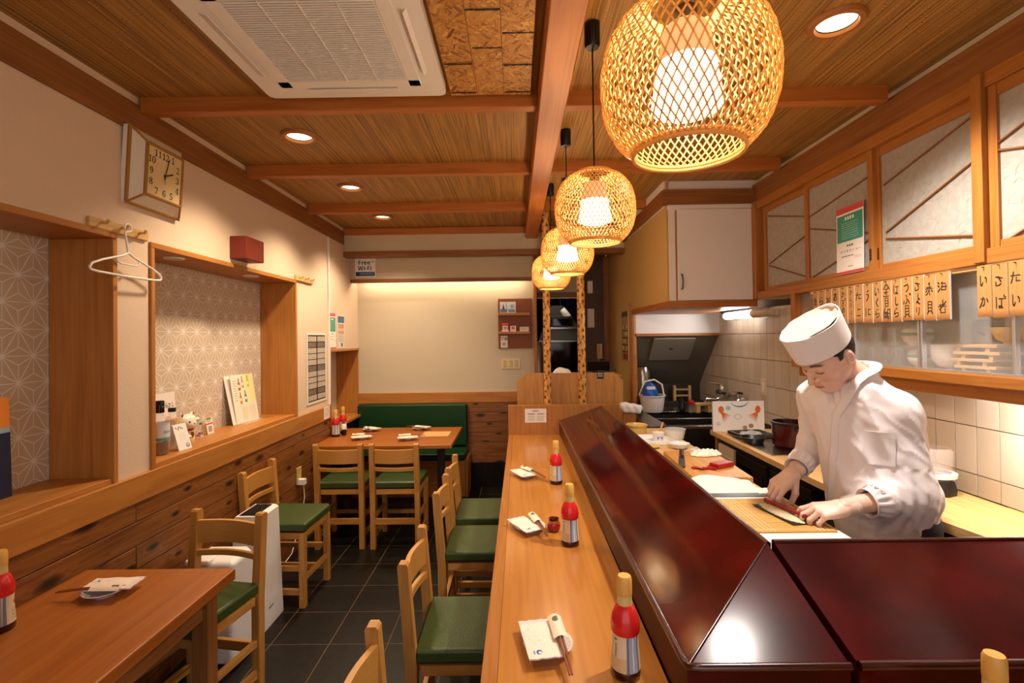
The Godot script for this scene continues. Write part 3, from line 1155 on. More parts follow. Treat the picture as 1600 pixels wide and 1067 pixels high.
	dab(r, 43, 4, 2, 92, Color(0.86, 0.88, 0.92))
	dab(r, 49, 0, 4, 100, Color(0.48, 0.50, 0.56))
	dab(r, 0, 62, 36, 38, Color(0.82, 0.70, 0.52))
	disc(r, 72, 30, 8, Color(0.75, 0.24, 0.18))
	lines(r, 60, 50, 30, 6, 7, 3, Color(0.4, 0.36, 0.3))
	r = region("towel_packet", 120, 200, Color(0.93, 0.86, 0.80))
	for i in 60:
		dab(r, rng.randf() * 90, 12 + rng.randf() * 74, 2 + rng.randf() * 6, 1 + rng.randf() * 3, Color(0.97, 0.92, 0.88) if i % 2 else Color(0.88, 0.79, 0.73))
	dab(r, 0, 0, 100, 11, Color(0.87, 0.80, 0.80))
	disc(r, 36, 86, 9, Color(0.22, 0.30, 0.52))
	disc(r, 38, 87, 5.5, Color(0.90, 0.86, 0.86))
	dab(r, 18, 82, 6, 8, Color(0.45, 0.62, 0.72))
	r = region("chopstick_sleeve", 80, 150, Color(0.93, 0.85, 0.75))
	disc(r, 46, 24, 22, Color(0.42, 0.36, 0.26))
	disc(r, 60, 14, 9, Color(0.42, 0.36, 0.26))
	dab(r, 16, 54, 10, 3, Color(0.85, 0.5, 0.42))
	r = region("place_mat", 160, 110, Color(0.86, 0.66, 0.42))
	lines(r, 12, 20, 74, 7, 9, 2, Color(0.78, 0.55, 0.32))
	r = region("beer_banner", 60, 160, Color(0.05, 0.09, 0.22))
	dab(r, 0, 0, 100, 30, Color(0.85, 0.50, 0.12))
	dab(r, 0, 30, 100, 6, Color(0.55, 0.66, 0.70))
	region("blank", 40, 40, Color(0.9, 0.87, 0.84))
	sheet_image.generate_mipmaps()
	mat("print", Color(1, 1, 1), 0.6, ImageTexture.create_from_image(sheet_image))


func onto(called: String, p: Vector2) -> Vector2:
	# p from 0 to 1 across the named print -> coordinates on the sheet
	var r: Rect2i = at_sheet[called]
	return (Vector2(r.position) + Vector2(r.size) * p) / 2048.0


func card(g: G, c: Vector3, right: Vector3, up: Vector3, w: float, h: float, thick: float, called: String, curl := 0.0) -> G:
	# a thin board whose front (right x up) carries a print; curl bows it forward at its foot
	right = right.normalized()
	up = (up - right * up.dot(right)).normalized()
	var k := right.cross(up)
	var rows := 1 if curl == 0.0 else 8
	for i in rows:
		var y0 := float(i) / rows
		var y1 := float(i + 1) / rows
		var p := func(x: float, y: float, z: float) -> Vector3: return c + right * (x - 0.5) * w + up * (0.5 - y) * h + k * (z + curl * y * y)
		var bl := onto("blank", Vector2(0.5, 0.5))
		g.quad(p.call(0, y0, thick), p.call(1, y0, thick), p.call(1, y1, thick), p.call(0, y1, thick), k, k, k, k, onto(called, Vector2(0, y0)), onto(called, Vector2(1, y0)), onto(called, Vector2(1, y1)), onto(called, Vector2(0, y1)))
		g.quad(p.call(0, y0, 0), p.call(1, y0, 0), p.call(1, y1, 0), p.call(0, y1, 0), -k, -k, -k, -k, bl, bl, bl, bl)
		for s in [0.0, 1.0]:
			var o: Vector3 = right * (s * 2.0 - 1.0)
			g.quad(p.call(s, y0, 0), p.call(s, y0, thick), p.call(s, y1, thick), p.call(s, y1, 0), o, o, o, o, bl, bl, bl, bl)
	for s in [0.0, 1.0]:
		var o: Vector3 = up * (1.0 - s * 2.0)
		var z: float = curl * s * s
		var a: Vector3 = c + up * (0.5 - s) * h + k * z
		var bl2 := onto("blank", Vector2(0.5, 0.5))
		g.quad(a - right * w * 0.5, a + right * w * 0.5, a + right * w * 0.5 + k * thick, a - right * w * 0.5 + k * thick, o, o, o, o, bl2, bl2, bl2, bl2)
	return g


# ---------------------------------------------------------------- the room

func build_shell() -> void:
	var f := slab("floor", V(-2.05, -0.12, -7.2), V(2.05, -0.0006, 1.3), m.floor_grout)
	var tile := lohi(G.new(), V(-0.1484, -0.02, -0.1479), V(0.1484, 0.0, 0.1479), 0.0008).mesh()
	var tile2 := lohi(G.new(), V(-0.1484, -0.02, -0.1479), V(0.1484, 0.0, 0.1479), 0.0008).mesh()
	for i in range(-3, 4):
		for j in 16:
			var o := obj("tile", tile if (i + j) % 2 else tile2, m.floor_tile, f, V(-0.82 + i * 0.30, 0, -0.595 - j * 0.299))
			o.rotation.y = PI / 2 * ((i * 5 + j * 3) % 4)
	slab("ceiling", V(-2.05, 2.627, -7.2), V(2.05, 2.78, 1.3), m.reed_ceiling, "", 0.0)
	# front wall behind the camera, with the shop window
	slab("wall_front", V(-2.05, 0, 1.15), V(2.05, 0.55, 1.3), m.plaster)
	slab("wall_front", V(-2.05, 2.5, 1.15), V(2.05, 2.75, 1.3), m.plaster)
	slab("wall_front", V(-2.05, 0.55, 1.15), V(-1.4, 2.5, 1.3), m.plaster)
	slab("wall_front", V(1.4, 0.55, 1.15), V(2.05, 2.5, 1.3), m.plaster)
	var w := G.new()
	lohi(w, V(-1.4, 0.55, 1.2), V(1.4, 0.6, 1.25))
	lohi(w, V(-1.4, 2.45, 1.2), V(1.4, 2.5, 1.25))
	for x in [-1.4, -0.025, 1.35]:
		lohi(w, V(x, 0.6, 1.2), V(x + 0.05, 2.45, 1.25))
	var win := struct("window_5", w, m.frame_wood)
	obj("pane", lohi(G.new(), V(-1.35, 0.6, 1.222), V(-0.025, 2.45, 1.228), 0.0), m.clear_glass, win)
	obj("pane", lohi(G.new(), V(0.025, 0.6, 1.222), V(1.35, 2.45, 1.228), 0.0), m.clear_glass, win)


func build_left_wall() -> void:
	var x0 := -2.05
	var x1 := -1.65
	slab("wall_left", V(x0, 2.0, -4.38), V(x1, 2.75, 1.3), m.plaster)
	slab("wall_left", V(x0, 0, -4.38), V(x1, 0.975, 1.3), m.plaster)
	slab("wall_left", V(x0, 0.975, 0.4), V(x1, 2.0, 1.3), m.plaster)
	slab("wall_left", V(x0, 0.975, -2.225), V(x1, 2.0, -2.035), m.plaster)
	slab("wall_left", V(x0, 0.975, -4.38), V(x1, 2.0, -3.72), m.plaster)
	slab("wall_left", V(x0, 0.975, -2.035), V(-1.905, 2.0, 0.4), m.wallpaper, "", 0.0)
	slab("wall_left", V(x0, 0.975, -3.72), V(-1.905, 2.0, -2.225), m.wallpaper, "", 0.0)
	slab("wall_left", V(x0, 1.45, -5.35), V(x1, 2.75, -4.38), m.plaster)
	slab("wall_left", V(x0, 0, -5.35), V(x1, 0.765, -4.38), m.dark_wood)
	slab("wall_left", V(x0, 0.765, -5.35), V(-1.88, 1.45, -4.38), m.back_plaster)
	slab("wall_left", V(-1.88, 0.765, -5.35), V(x1, 1.45, -5.185), m.panel_wood)
	# board linings of the three recesses
	for n in [[-2.035, 0.4, 1.0, 2.0], [-3.72, -2.225, 1.0, 2.0]]:
		var za: float = n[0]
		var zb: float = n[1]
		slab("trim_1", V(-1.903, 1.978, za), V(-1.638, 2.004, zb), m.panel_wood, "board head of the recess", 0.003)
		slab("trim_1", V(-1.903, 0.975, za), V(-1.638, 1.978, za + 0.024), m.panel_wood, "board side of the recess", 0.003)
		slab("trim_1", V(-1.903, 0.975, zb - 0.024), V(-1.638, 1.978, zb), m.panel_wood, "board side of the recess", 0.003)
		slab("trim_1", V(-1.903, 0.976, za + 0.024), V(-1.646, 1.0, zb - 0.024), m.panel_wood, "board sill of the recess", 0.003)
	slab("trim_2", V(-1.88, 1.44, -5.185), V(-1.635, 1.462, -4.40), m.panel_wood, "", 0.003)
	slab("trim_2", V(-1.88, 0.755, -5.185), V(-1.60, 0.78, -4.40), m.panel_wood, "", 0.003)
	slab("trim_2", V(-1.88, 0.78, -4.405), V(-1.64, 1.45, -4.385), m.panel_wood, "", 0.003)
	slab("trim_3", V(-1.65, 0.862, -4.365), V(-1.626, 0.977, 1.15), m.panel_wood, "broad wooden band under the recesses", 0.003)
	slab("trim_4", V(-1.65, 2.463, -4.765), V(-1.637, 2.592, 1.15), m.beam_wood, "dark wall plate along the ceiling", 0.004)
	# knotty planks below the band, each one by itself
	var base := slab("wall_left_wainscot", V(-1.652, 0.0, -4.37), V(-1.644, 0.862, 1.15), m.dark_wood)
	var y := 0.862
	var row := 0
	while y > 0.02:
		var low := maxf(y - (0.083 if row == 0 else 0.102), 0.0)
		var cuts := [1.15, -0.75, -2.12, -4.365]
		if row % 2:
			cuts = [1.15, -1.4, -3.05, -4.365]
		for k in 3:
			obj("plank", lohi(G.new(), V(-1.646, low + 0.0025, cuts[k + 1] + 0.001), V(-1.632, y, cuts[k] - 0.001), 0.003), m.knotty_wood, base)
		y = low
		row += 1


func build_ceiling() -> void:
	# long beam over the counter and the cross beams
	var b := G.new()
	bx(b, V(0.168, 2.57, -2.05), V(0.115, 0.135, 5.9), 0.006)
	struct("ceiling_beam", b, m.cross_beam_wood, "long beam over the eating counter")
	for z in [-0.40, -2.187, -3.057, -3.947]:
		var g := G.new()
		lohi(g, V(-1.64, 2.558, z - 0.028), V(0.112, 2.64, z + 0.028), 0.005)
		struct("ceiling_cross_beam", g, m.cross_beam_wood)
		g = G.new()
		lohi(g, V(0.224, 2.558, z - 0.028), V(1.64, 2.64, z + 0.028), 0.005)
		struct("ceiling_cross_beam", g, m.cross_beam_wood)
	# low partition above the passage at the back
	slab("ceiling_lintel", V(-1.65, 2.36, -4.86), V(1.065, 2.64, -4.79), m.back_plaster)
	slab("trim_5", V(-1.65, 2.558, -4.80), V(1.065, 2.62, -4.765), m.cross_beam_wood, "", 0.004)
	slab("trim_5", V(-1.66, 2.348, -4.88), V(1.067, 2.398, -4.765), m.beam_wood, "", 0.004)
	# strand board patch beside the air conditioner
	var osb := thing("ceiling_patch", "raw strand board patch in the ceiling, marked with short black lines, beside the air conditioner", "ceiling panel", V(-0.09, 2.60, -1.72))
	for k in 3:
		var xs: float = [-0.262, -0.148, -0.034][k]
		var cut: Array = [[-1.30, -1.884, -2.135], [-1.30, -1.57, -1.78, -2.135], [-1.30, -1.694, -1.896, -2.135]][k]
		for j in cut.size() - 1:
			var drop := 0.0015 * ((k + j) % 3)
			obj("board_piece", lohi(G.new(), V(xs + 0.09, 0.0 - drop, cut[j + 1] + 1.721), V(xs + 0.203, 0.028, cut[j] + 1.719), 0.001), m.strand_board, osb)
	for q in [[-0.258, -1.884, 0.107], [-0.142, -1.780, 0.107], [-0.030, -1.896, 0.110], [-0.147, -1.571, 0.113], [-0.030, -1.694, 0.108], [-0.258, -2.104, 0.104], [-0.030, -2.106, 0.106]]:
		var g := G.new()
		for i in 14:
			bx(g, V(q[0] + 0.09 + q[2] * (i + 0.5) / 14.0, -0.0035, q[1] + 1.72 + rng.randf_range(-0.0012, 0.0012)), V(q[2] / 13.0, 0.0012, rng.randf_range(0.004, 0.010)), 0.0)
		obj("marker_line", g, m.ink, osb)
	air_conditioner()
	for p in [[-1.122, -2.593, "nearest of the three over the tables"], [-1.145, -3.474, "middle of the three over the tables"], [-1.148, -4.33, "farthest of the three, above the back table"]]:
		downlight(p[0], p[1], "round ceiling downlight, " + p[2], "downlights over the tables", 1.9)
	downlight(1.125, -1.71, "large round recessed downlight above the kitchen side of the counter", "", 4.0, Color(1.0, 0.96, 0.92))
	var ve := thing("ceiling_vent", "small cream louvred ceiling vent behind the second hanging lamp", "vent", V(0.48, 2.60, -3.50))
	var fr := G.new()
	for s in [-1, 1]:
		bx(fr, V(0.13 * s, 0.012, 0), V(0.04, 0.03, 0.30), 0.004)
		bx(fr, V(0, 0.012, 0.13 * s), V(0.30, 0.03, 0.04), 0.004)
	obj("vent_frame", fr, m.cream_plastic, ve)
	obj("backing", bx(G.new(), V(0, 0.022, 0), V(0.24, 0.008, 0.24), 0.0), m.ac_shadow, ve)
	for i in 9:
		obj("slat", bx(G.new(), V(-0.096 + i * 0.024, 0.008, 0), V(0.013, 0.006, 0.225), 0.001, Basis(Vector3.BACK, 0.5)), m.cream_plastic, ve)


func downlight(x: float, z: float, label: String, group: String, power: float, color := Color(1.0, 0.90, 0.76)) -> void:
	var t := thing("ceiling_downlight", label, "ceiling light", V(x, 2.627, z), 0, group)
	obj("ring", lathe(G.new(), [Vector2(0.064, -0.004), Vector2(0.068, -0.016), Vector2(0.084, -0.014), Vector2(0.092, -0.004), Vector2(0.092, 0.002)], 40), m.frame_wood, t)
	obj("lamp_glass", lathe(G.new(), [Vector2(0.066, 0.001), Vector2(0.05, -0.003), Vector2(0.0, -0.004)], 32), m.downlight_glow, t)
	spot(t, "downlight_lamp", V(0, -0.03, 0), Vector3.DOWN, 62.0, color, power, 0.06)


func air_conditioner() -> void:
	var t := thing("air_conditioner", "white four-way cassette air conditioner with a louvred grille, set in the reed ceiling", "air conditioner", V(-0.655, 2.59, -1.73))
	var body := G.new()
	var h := 0.376
	var poly := PackedVector2Array()
	for c in 4:
		for i in 6:
			var a := c * PI / 2 + i * PI / 10
			poly.append(Vector2((h - 0.03) * (1 if c in [0, 3] else -1), (h - 0.03) * (1 if c in [0, 1] else -1)) + Vector2(cos(a), sin(a)) * 0.03)
	prism(body, poly, 0.04, Transform3D(Basis(V(1, 0, 0), V(0, 0, 1), V(0, -1, 0)), V(0, 0.036, 0)))
	obj("panel", body, m.white_plastic, t)
	# raised border round the grille, so the slots lie in a step
	var bd := G.new()
	for s in [-1, 1]:
		bx(bd, V(0.262 * s, -0.003, 0), V(0.05, 0.008, 0.575), 0.003)
		bx(bd, V(0, -0.003, 0.262 * s), V(0.575, 0.008, 0.05), 0.003)
	obj("grille_border", bd, m.white_plastic, t)
	obj("grille_backing", bx(G.new(), V(0, -0.0005, 0), V(0.475, 0.002, 0.475), 0.0), m.white_paint, t)
	var gr := G.new()
	for i in 40:
		bx(gr, V(0, -0.006, -0.229 + i * 0.01175), V(0.468, 0.004, 0.0075), 0.0012, Basis(Vector3.RIGHT, 0.35))
	for x in [-0.12, 0.0, 0.12]:
		bx(gr, V(x, -0.006, 0), V(0.004, 0.007, 0.47), 0.001)
	tag(obj("intake_grille", gr, m.white_plastic, t), "", "", "", "stuff")
	for k in 4:
		var q := Basis(Vector3.UP, k * PI / 2)
		var c: Vector3 = q * V(0.322, 0, 0)
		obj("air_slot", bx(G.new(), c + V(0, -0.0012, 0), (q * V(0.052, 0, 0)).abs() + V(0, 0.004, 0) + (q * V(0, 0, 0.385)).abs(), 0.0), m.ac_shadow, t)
		var tilt: float = [0.9, 0.12, 0.35, 0.12][k]
		var vw: float = [0.030, 0.050, 0.040, 0.050][k]
		obj("air_vane", bx(G.new(), c + V(0, -0.006, 0), V(vw, 0.004, 0.37), 0.0015, q * Basis(Vector3.BACK, tilt)), m.white_plastic, t)
	obj("marker", prism(G.new(), PackedVector2Array([Vector2(-0.012, -0.008), Vector2(0.012, -0.008), Vector2(0, 0.009)]), 0.003, Transform3D(Basis(V(1, 0, 0), V(0, 0, 1), V(0, -1, 0)), V(0, -0.004, 0.262))), m.dull_steel, t)


func build_back() -> void:
	slab("wall_back", V(-2.05, 0, -5.35), V(0.2, 2.75, -5.2), m.back_plaster)
	slab("wall_back", V(0.085, 0, -5.60), V(0.2, 2.75, -5.35), m.back_plaster)
	slab("wall_back", V(0.2, 2.05, -5.75), V(0.80, 2.75, -5.6), m.back_plaster)
	slab("wall_back", V(0.78, 0, -5.75), V(1.03, 2.75, -5.6), m.passage_wood)
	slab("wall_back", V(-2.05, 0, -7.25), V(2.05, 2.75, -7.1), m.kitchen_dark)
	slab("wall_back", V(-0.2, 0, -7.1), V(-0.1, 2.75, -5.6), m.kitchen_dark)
	slab("trim_6", V(0.195, 0, -5.215), V(0.228, 2.2, -5.16), m.panel_wood, "", 0.003)
	slab("trim_6", V(0.2, 2.0, -5.62), V(0.80, 2.05, -5.585), m.beam_wood, "", 0.003)
	slab("trim_6", V(1.0, 0, -5.62), V(1.063, 2.45, -5.585), m.beam_wood, "", 0.003)
	# boxed-out panel with the strip light hidden behind its lower rail
	slab("wall_back_panel", V(-1.65, 2.15, -5.0), V(0.172, 2.40, -4.975), m.back_plaster)
	slab("wall_back_panel", V(-1.65, 2.40, -5.2), V(0.172, 2.42, -4.972), m.white_paint)
	slab("trim_7", V(-1.65, 2.118, -5.01), V(0.172, 2.153, -4.965), m.beam_wood, "", 0.003)
	var li := thing("strip_light", "hidden strip light glowing down the cream back wall from behind the upper rail", "light", V(-0.74, 2.20, -5.10))
	obj("lamp_tube", tube(G.new(), [V(-0.85, 0, 0), V(0.85, 0, 0)], 0.012, 10), m.tube_glow, li)
	obj("bracket", bx(G.new(), V(0, 0.03, 0), V(1.8, 0.03, 0.05), 0.002), m.white_paint, li)
	area("strip_light_glow", V(-0.74, 2.175, -5.10), V(0, -1, -0.12), Vector2(0.04, 1.7), Color(1.0, 0.88, 0.70), 0.55)
	# wainscot of the back wall, plank by plank
	slab("trim_8", V(-1.65, 0.878, -5.2), V(0.16, 0.985, -5.172), m.panel_wood, "", 0.003)
	var base := slab("wall_back_wainscot", V(-1.65, 0.25, -5.2), V(0.2, 0.878, -5.188), m.dark_wood)
	var y := 0.878
	while y > 0.26:
		var low := maxf(y - 0.1045, 0.25)
		obj("plank", lohi(G.new(), V(-1.648, low + 0.002, -5.19), V(-0.62, y, -5.175), 0.003), m.knotty_wood, base)
		obj("plank", lohi(G.new(), V(-0.618, low + 0.002, -5.19), V(0.195, y, -5.175), 0.003), m.knotty_wood, base)
		y = low
	var bb := slab("baseboard_back", V(-1.65, 0, -5.2), V(0.2, 0.25, -5.186), m.floor_grout)
	for i in 7:
		obj("tile", lohi(G.new(), V(-1.65 + i * 0.265, 0.0, -5.19), V(-1.388 + i * 0.265, 0.247, -5.178), 0.002), m.floor_tile, bb)


func build_kitchen_shell() -> void:
	slab("wall_right", V(1.875, 0, -7.2), V(2.05, 2.75, 1.3), m.wall_grout, "", 0.0)
	var wall: Node = get_node("wall_right")
	var shapes := {}
	var tones := [m.wall_tile, m.wall_tile_warm, m.wall_tile_pale]
	var k := 0
	for j in 5:
		var y0 := 0.967 - 0.195 + j * 0.195
		for i in 42:
			var z1 := -1.15 - i * 0.0975
			var lo := maxf(y0, 0.88)
			var hi := y0 + 0.195
			if z1 > -2.95:
				hi = minf(hi, 1.31)
			if hi - lo < 0.02 or z1 < -5.05:
				continue
			var key := "%.3f %.3f" % [lo, hi]
			if not shapes.has(key):
				shapes[key] = lohi(G.new(), V(1.862, lo + 0.0016, -0.0471), V(1.876, hi - 0.0016, 0.0471), 0.0016).mesh()
			obj("tile", shapes[key], tones[(i * 7 + j * 5 + i / 3) % 3], wall, V(0, 0, z1 - 0.0488))
			k += 1
	slab("wall_right_side", V(1.065, 0, -7.2), V(1.10, 2.75, -4.60), m.yellow_plaster)
	slab("wall_right_side", V(1.10, 0, -5.25), V(1.875, 2.75, -5.05), m.dull_steel)
	# boxed-in store above the sink, with a white door
	var cb := thing("wall_cupboard", "white overhead cupboard with one tall door at the end of the kitchen", "cupboard", V(1.37, 1.74, -3.95))
	obj("body", lohi(G.new(), V(-0.295, 0.045, -0.56), V(0.305, 0.71, 0.5), 0.002), m.white_paint, cb)
	obj("side_panel", lohi(G.new(), V(-0.308, 0.045, -0.62), V(-0.294, 0.88, 0.498), 0.002), m.yellow_plaster, cb)
	var dr := obj("door", lohi(G.new(), V(-0.238, 0.05, 0.49), V(0.287, 0.682, 0.514), 0.003), m.white_paint, cb)
	obj("handle", tube(G.new(), [V(-0.214, 0.128, 0.514), V(-0.214, 0.132, 0.535), V(-0.213, 0.18, 0.542), V(-0.214, 0.226, 0.535), V(-0.214, 0.23, 0.514)], 0.005, 8), m.dull_steel, dr)
	obj("edge_strip", lohi(G.new(), V(-0.249, 0.05, 0.495), V(-0.240, 0.68, 0.508), 0.001), m.frame_wood, cb)
	obj("top_rail", lohi(G.new(), V(-0.30, 0.683, 0.49), V(0.290, 0.712, 0.522), 0.002), m.white_paint, cb)
	obj("base_rail", lohi(G.new(), V(-0.310, 0.0, -0.60), V(0.308, 0.047, 0.515), 0.003), m.frame_wood, cb)
	slab("wall_right_box", V(1.05, 2.45, -4.6), V(1.875, 2.75, -3.47), m.white_paint)
	slab("trim_9", V(1.035, 2.452, -3.475), V(1.69, 2.562, -3.44), m.beam_wood, "", 0.003)
	slab("trim_9", V(1.035, 2.452, -5.6), V(1.068, 2.562, -3.475), m.beam_wood, "", 0.003)
	# hood apron and the sloping steel sheet behind the sink
	slab("wall_right_apron", V(1.10, 1.565, -4.56), V(1.875, 1.76, -4.53), m.white_paint)
	slab("trim_10", V(1.10, 1.542, -4.56), V(1.875, 1.568, -4.52), m.frame_wood, "", 0.003)
	var hd := thing("hood", "stained steel sheet sloping back under the white apron above the sink", "hood", V(1.48, 1.0, -4.8))
	var hg := G.new()
	sheet(hg, 20, 14, func(u: float, v: float) -> Vector3: return V(-0.355 + 0.745 * u, 0.06 + 0.5 * v + 0.006 * sin(u * 7.0 + v * 4.0) * sin(v * 5.0), -0.24 + 0.5 * v + 0.008 * sin(u * 5.0 + 1.0) * sin(v * 6.0)), 0.004)
	obj("sheet", hg, m.hood_steel, hd)
	var dent := G.new()
	lathe(dent, [Vector2(0.05, 0.0), Vector2(0.036, 0.012), Vector2(0.012, 0.017), Vector2(0, 0.018)], 20, Transform3D(Basis(Vector3.RIGHT, PI * 0.75), V(-0.02, 0.435, 0.135)))
	obj("vent_cap", dent, m.hood_steel, hd)
	obj("reflection_plate", bx(G.new(), V(-0.013, 0.42, 0.127), V(0.39, 0.30, 0.02), 0.008, Basis(Vector3.RIGHT, PI * 0.25)), m.reflection_steel, hd)  # added plate in place of the bright tray mirrored in the steel
	obj("back_sheet", lohi(G.new(), V(-0.38, -0.17, -0.249), V(0.385, 0.075, -0.243), 0.001), m.dull_steel, hd)
	var po := thing("corner_pole", "peeled round wooden post at the corner of the kitchen passage", "post", V(1.082, 0, -4.56))
	obj("pole", lathe(G.new(), [Vector2(0, 0.0), Vector2(0.034, 0.0), Vector2(0.033, 1.2), Vector2(0.030, 1.86), Vector2(0, 1.865)], 18), m.frame_wood, po)
	# solid wall behind the lattice windows of the upper cupboards
	slab("wall_right_upper", V(1.705, 1.79, -3.46), V(1.875, 2.75, 1.15), m.back_plaster)
	slab("trim_11", V(1.664, 2.456, -3.46), V(1.71, 2.585, 1.15), m.beam_wood, "", 0.004)


func xz(points: Array) -> PackedVector2Array:
	# plan outline for prism with the down() frame: x' = -z, y' = x
	var o := PackedVector2Array()
	for p in points:
		o.append(Vector2(-p[1], p[0]))
	return o


func down(top: float) -> Transform3D:
	return Transform3D(Basis(V(0, 0, -1), V(1, 0, 0), V(0, -1, 0)), V(0, top, 0))


func build_counter() -> void:
	var t := thing("eating_counter", "long honey-coloured wooden eating counter in front of the lacquered ledge", "counter")
	obj("top", prism(G.new(), xz([[-0.030, -4.13], [0.362, -4.13], [0.345, -1.035], [1.85, -1.035], [1.85, -0.60], [-0.058, -0.60]]), 0.045, down(0.74)), m.counter_wood, t)
	obj("edging", prism(G.new(), xz([[-0.065, -4.13], [-0.031, -4.13], [-0.059, -0.60], [-0.098, -0.60]]), 0.048, down(0.7405)), m.frame_wood, t)
	var pn := G.new()
	lohi(pn, V(0.28, 0.0, -4.1), V(0.31, 0.695, -0.95), 0.003)
	lohi(pn, V(0.28, 0.0, -0.98), V(1.85, 0.695, -0.95), 0.003)
	obj("front_panel", pn, m.panel_wood, t)
	for z in [-3.9, -2.3, -1.1]:
		obj("bracket", lohi(G.new(), V(0.02, 0.62, z - 0.02), V(0.28, 0.695, z + 0.02), 0.003), m.panel_wood, t)
	# lacquered ledge: a long sloping lid, mitred at the corner
	var a := thing("lacquered_ledge", "long dark red lacquered sloping ledge between the eating counter and the chef", "counter ledge")
	var A := V(0.356, 0.855, -4.128)
	var B := V(0.350, 0.855, -1.046)
	var C := V(0.690, 0.855, -1.046)
	var D := V(0.690, 0.970, -1.380)
	var E := V(0.683, 0.970, -1.380)
	var F := V(0.700, 0.970, -4.128)
	var s := G.new()
	var k := (B - A).cross(F - A).normalized()
	if k.y < 0:
		k = -k
	s.quad(A, B, E, F, k, k, k, k, Vector2(0, 0), Vector2(3.1, 0), Vector2(2.75, 0.36), Vector2(0, 0.36))
	obj("long_slope", s, m.highlight_lacquer, a)
	s = G.new()
	k = (C - B).cross(E - B).normalized()
	if k.y < 0:
		k = -k
	s.quad(B, C, D, E, k, k, k, k, Vector2(0, 0), Vector2(0.36, 0), Vector2(0.36, 0.35), Vector2(0.35, 0.35))
	obj("near_slope", s, m.lacquer, a)
	s = G.new()
	var dn := V(0, -0.113, 0)
	s.flat(A + dn, B + dn, B, A, V(-1, 0, 0))
	s.flat(B + dn, C + dn, C, B, V(0, 0, 1))
	s.flat(E + V(0.02, -0.11, -0.01), F + V(0.012, -0.11, 0), F + V(0.012, -0.001, 0), E + V(0.02, -0.001, -0.01), V(1, 0, 0))
	s.flat(E, F, F + V(0.012, -0.001, 0), E + V(0.02, -0.001, -0.01), V(0, 1, 0))
	s.flat(D, E, E + V(0.02, -0.001, -0.01), D + V(0.0, -0.001, -0.012), V(0, 1, 0))
	s.flat(A + dn, A, F, F + V(0, -0.11, 0), V(0, 0, -1))
	s.flat(D + V(0, -0.11, 0), D, C, C + dn, V(1, 0, 0))
	obj("body", s, m.lacquer, a)
	obj("rim", tube(G.new(), [A, B + V(0, 0, -0.03), B + V(0.004, 0, -0.004), B + V(0.03, 0, 0), C], 0.0085, 10), m.lacquer_edge, a)
	obj("ridge_bead", tube(G.new(), [B + V(0.004, 0.003, -0.004), E + V(0, 0.001, 0)], 0.003, 8), m.lacquer_edge, a)
	obj("ridge_bead", tube(G.new(), [F + V(0.006, -0.002, 0), E + V(0.008, -0.002, -0.004), D + V(0, -0.002, -0.006)], 0.0068, 10), m.lacquer_edge, a)
	# second ledge across the near end
	var b := thing("near_ledge", "broad dark red lacquered ledge across the near end of the kitchen", "counter ledge")
	var P := [V(0.704, 0.860, -1.040), V(1.855, 0.860, -1.040), V(1.855, 0.974, -1.372), V(0.704, 0.974, -1.372)]
	s = G.new()
	k = V(0, 0.332, 0.114).normalized()
	s.flat(P[0], P[1], P[2], P[3], k)
	obj("slope", s, m.lacquer, b)
	s = G.new()
	dn = V(0, -0.118, 0)
	s.flat(P[0] + dn, P[1] + dn, P[1], P[0], V(0, 0, 1))
	s.flat(P[3], P[2], P[2] + V(0, 0, -0.018), P[3] + V(0, 0, -0.018), V(0, 1, 0))
	s.flat(P[3] + V(0, 0, -0.018), P[2] + V(0, 0, -0.018), P[2] + V(0, -0.3, -0.018), P[3] + V(0, -0.3, -0.018), V(0, 0, -1))
	s.flat(P[0] + dn, P[0], P[3], P[3] + V(0, -0.3, 0), V(-1, 0, 0))
	s.flat(P[1] + dn, P[1], P[2], P[2] + V(0, -0.3, 0), V(1, 0, 0))
	obj("body", s, m.lacquer, b)
	obj("rim", tube(G.new(), [P[0], P[1]], 0.010, 10), m.lacquer_edge, b)
	obj("ridge_bead", tube(G.new(), [P[3] + V(0, 0, -0.009), P[2] + V(0, 0, -0.009)], 0.009, 8), m.lacquer_edge, b)
	# end board with the planked gate and bamboo poles behind it
	var e := thing("counter_end_board", "plain upright wooden board closing the far end of the eating counter", "partition", V(0, 0, -4.145))
	obj("board", lohi(G.new(), V(-0.068, 0, -0.014), V(0.885, 0.985, 0.013), 0.004), m.panel_wood, e)
	obj("board_end", lohi(G.new(), V(0.886, 0, -0.014), V(0.995, 0.935, 0.012), 0.004), m.panel_wood, e)
	var fe := thing("plank_screen", "low screen of upright cedar planks with clipped corners behind the end board", "screen", V(0, 0, -4.28))
	for i in 12:
		var x0 := 0.01 + i * 0.0757
		var l := 1.237
		var r := 1.237
		if i == 0:
			l = 1.168
		if i == 11:
			r = 1.168
		var pl := G.new()
		prism(pl, PackedVector2Array([Vector2(x0, 0.0), Vector2(x0 + 0.0742, 0.0), Vector2(x0 + 0.0742, r), Vector2(x0, l)]), 0.016, Transform3D.IDENTITY, 1.0, true)
		obj("plank", pl, m.chair_wood, fe, V(0, 0, 0.001 * (i % 2)))
	obj("rail", lohi(G.new(), V(0.02, 1.05, -0.02), V(0.91, 1.10, -0.001), 0.002), m.panel_wood, fe)
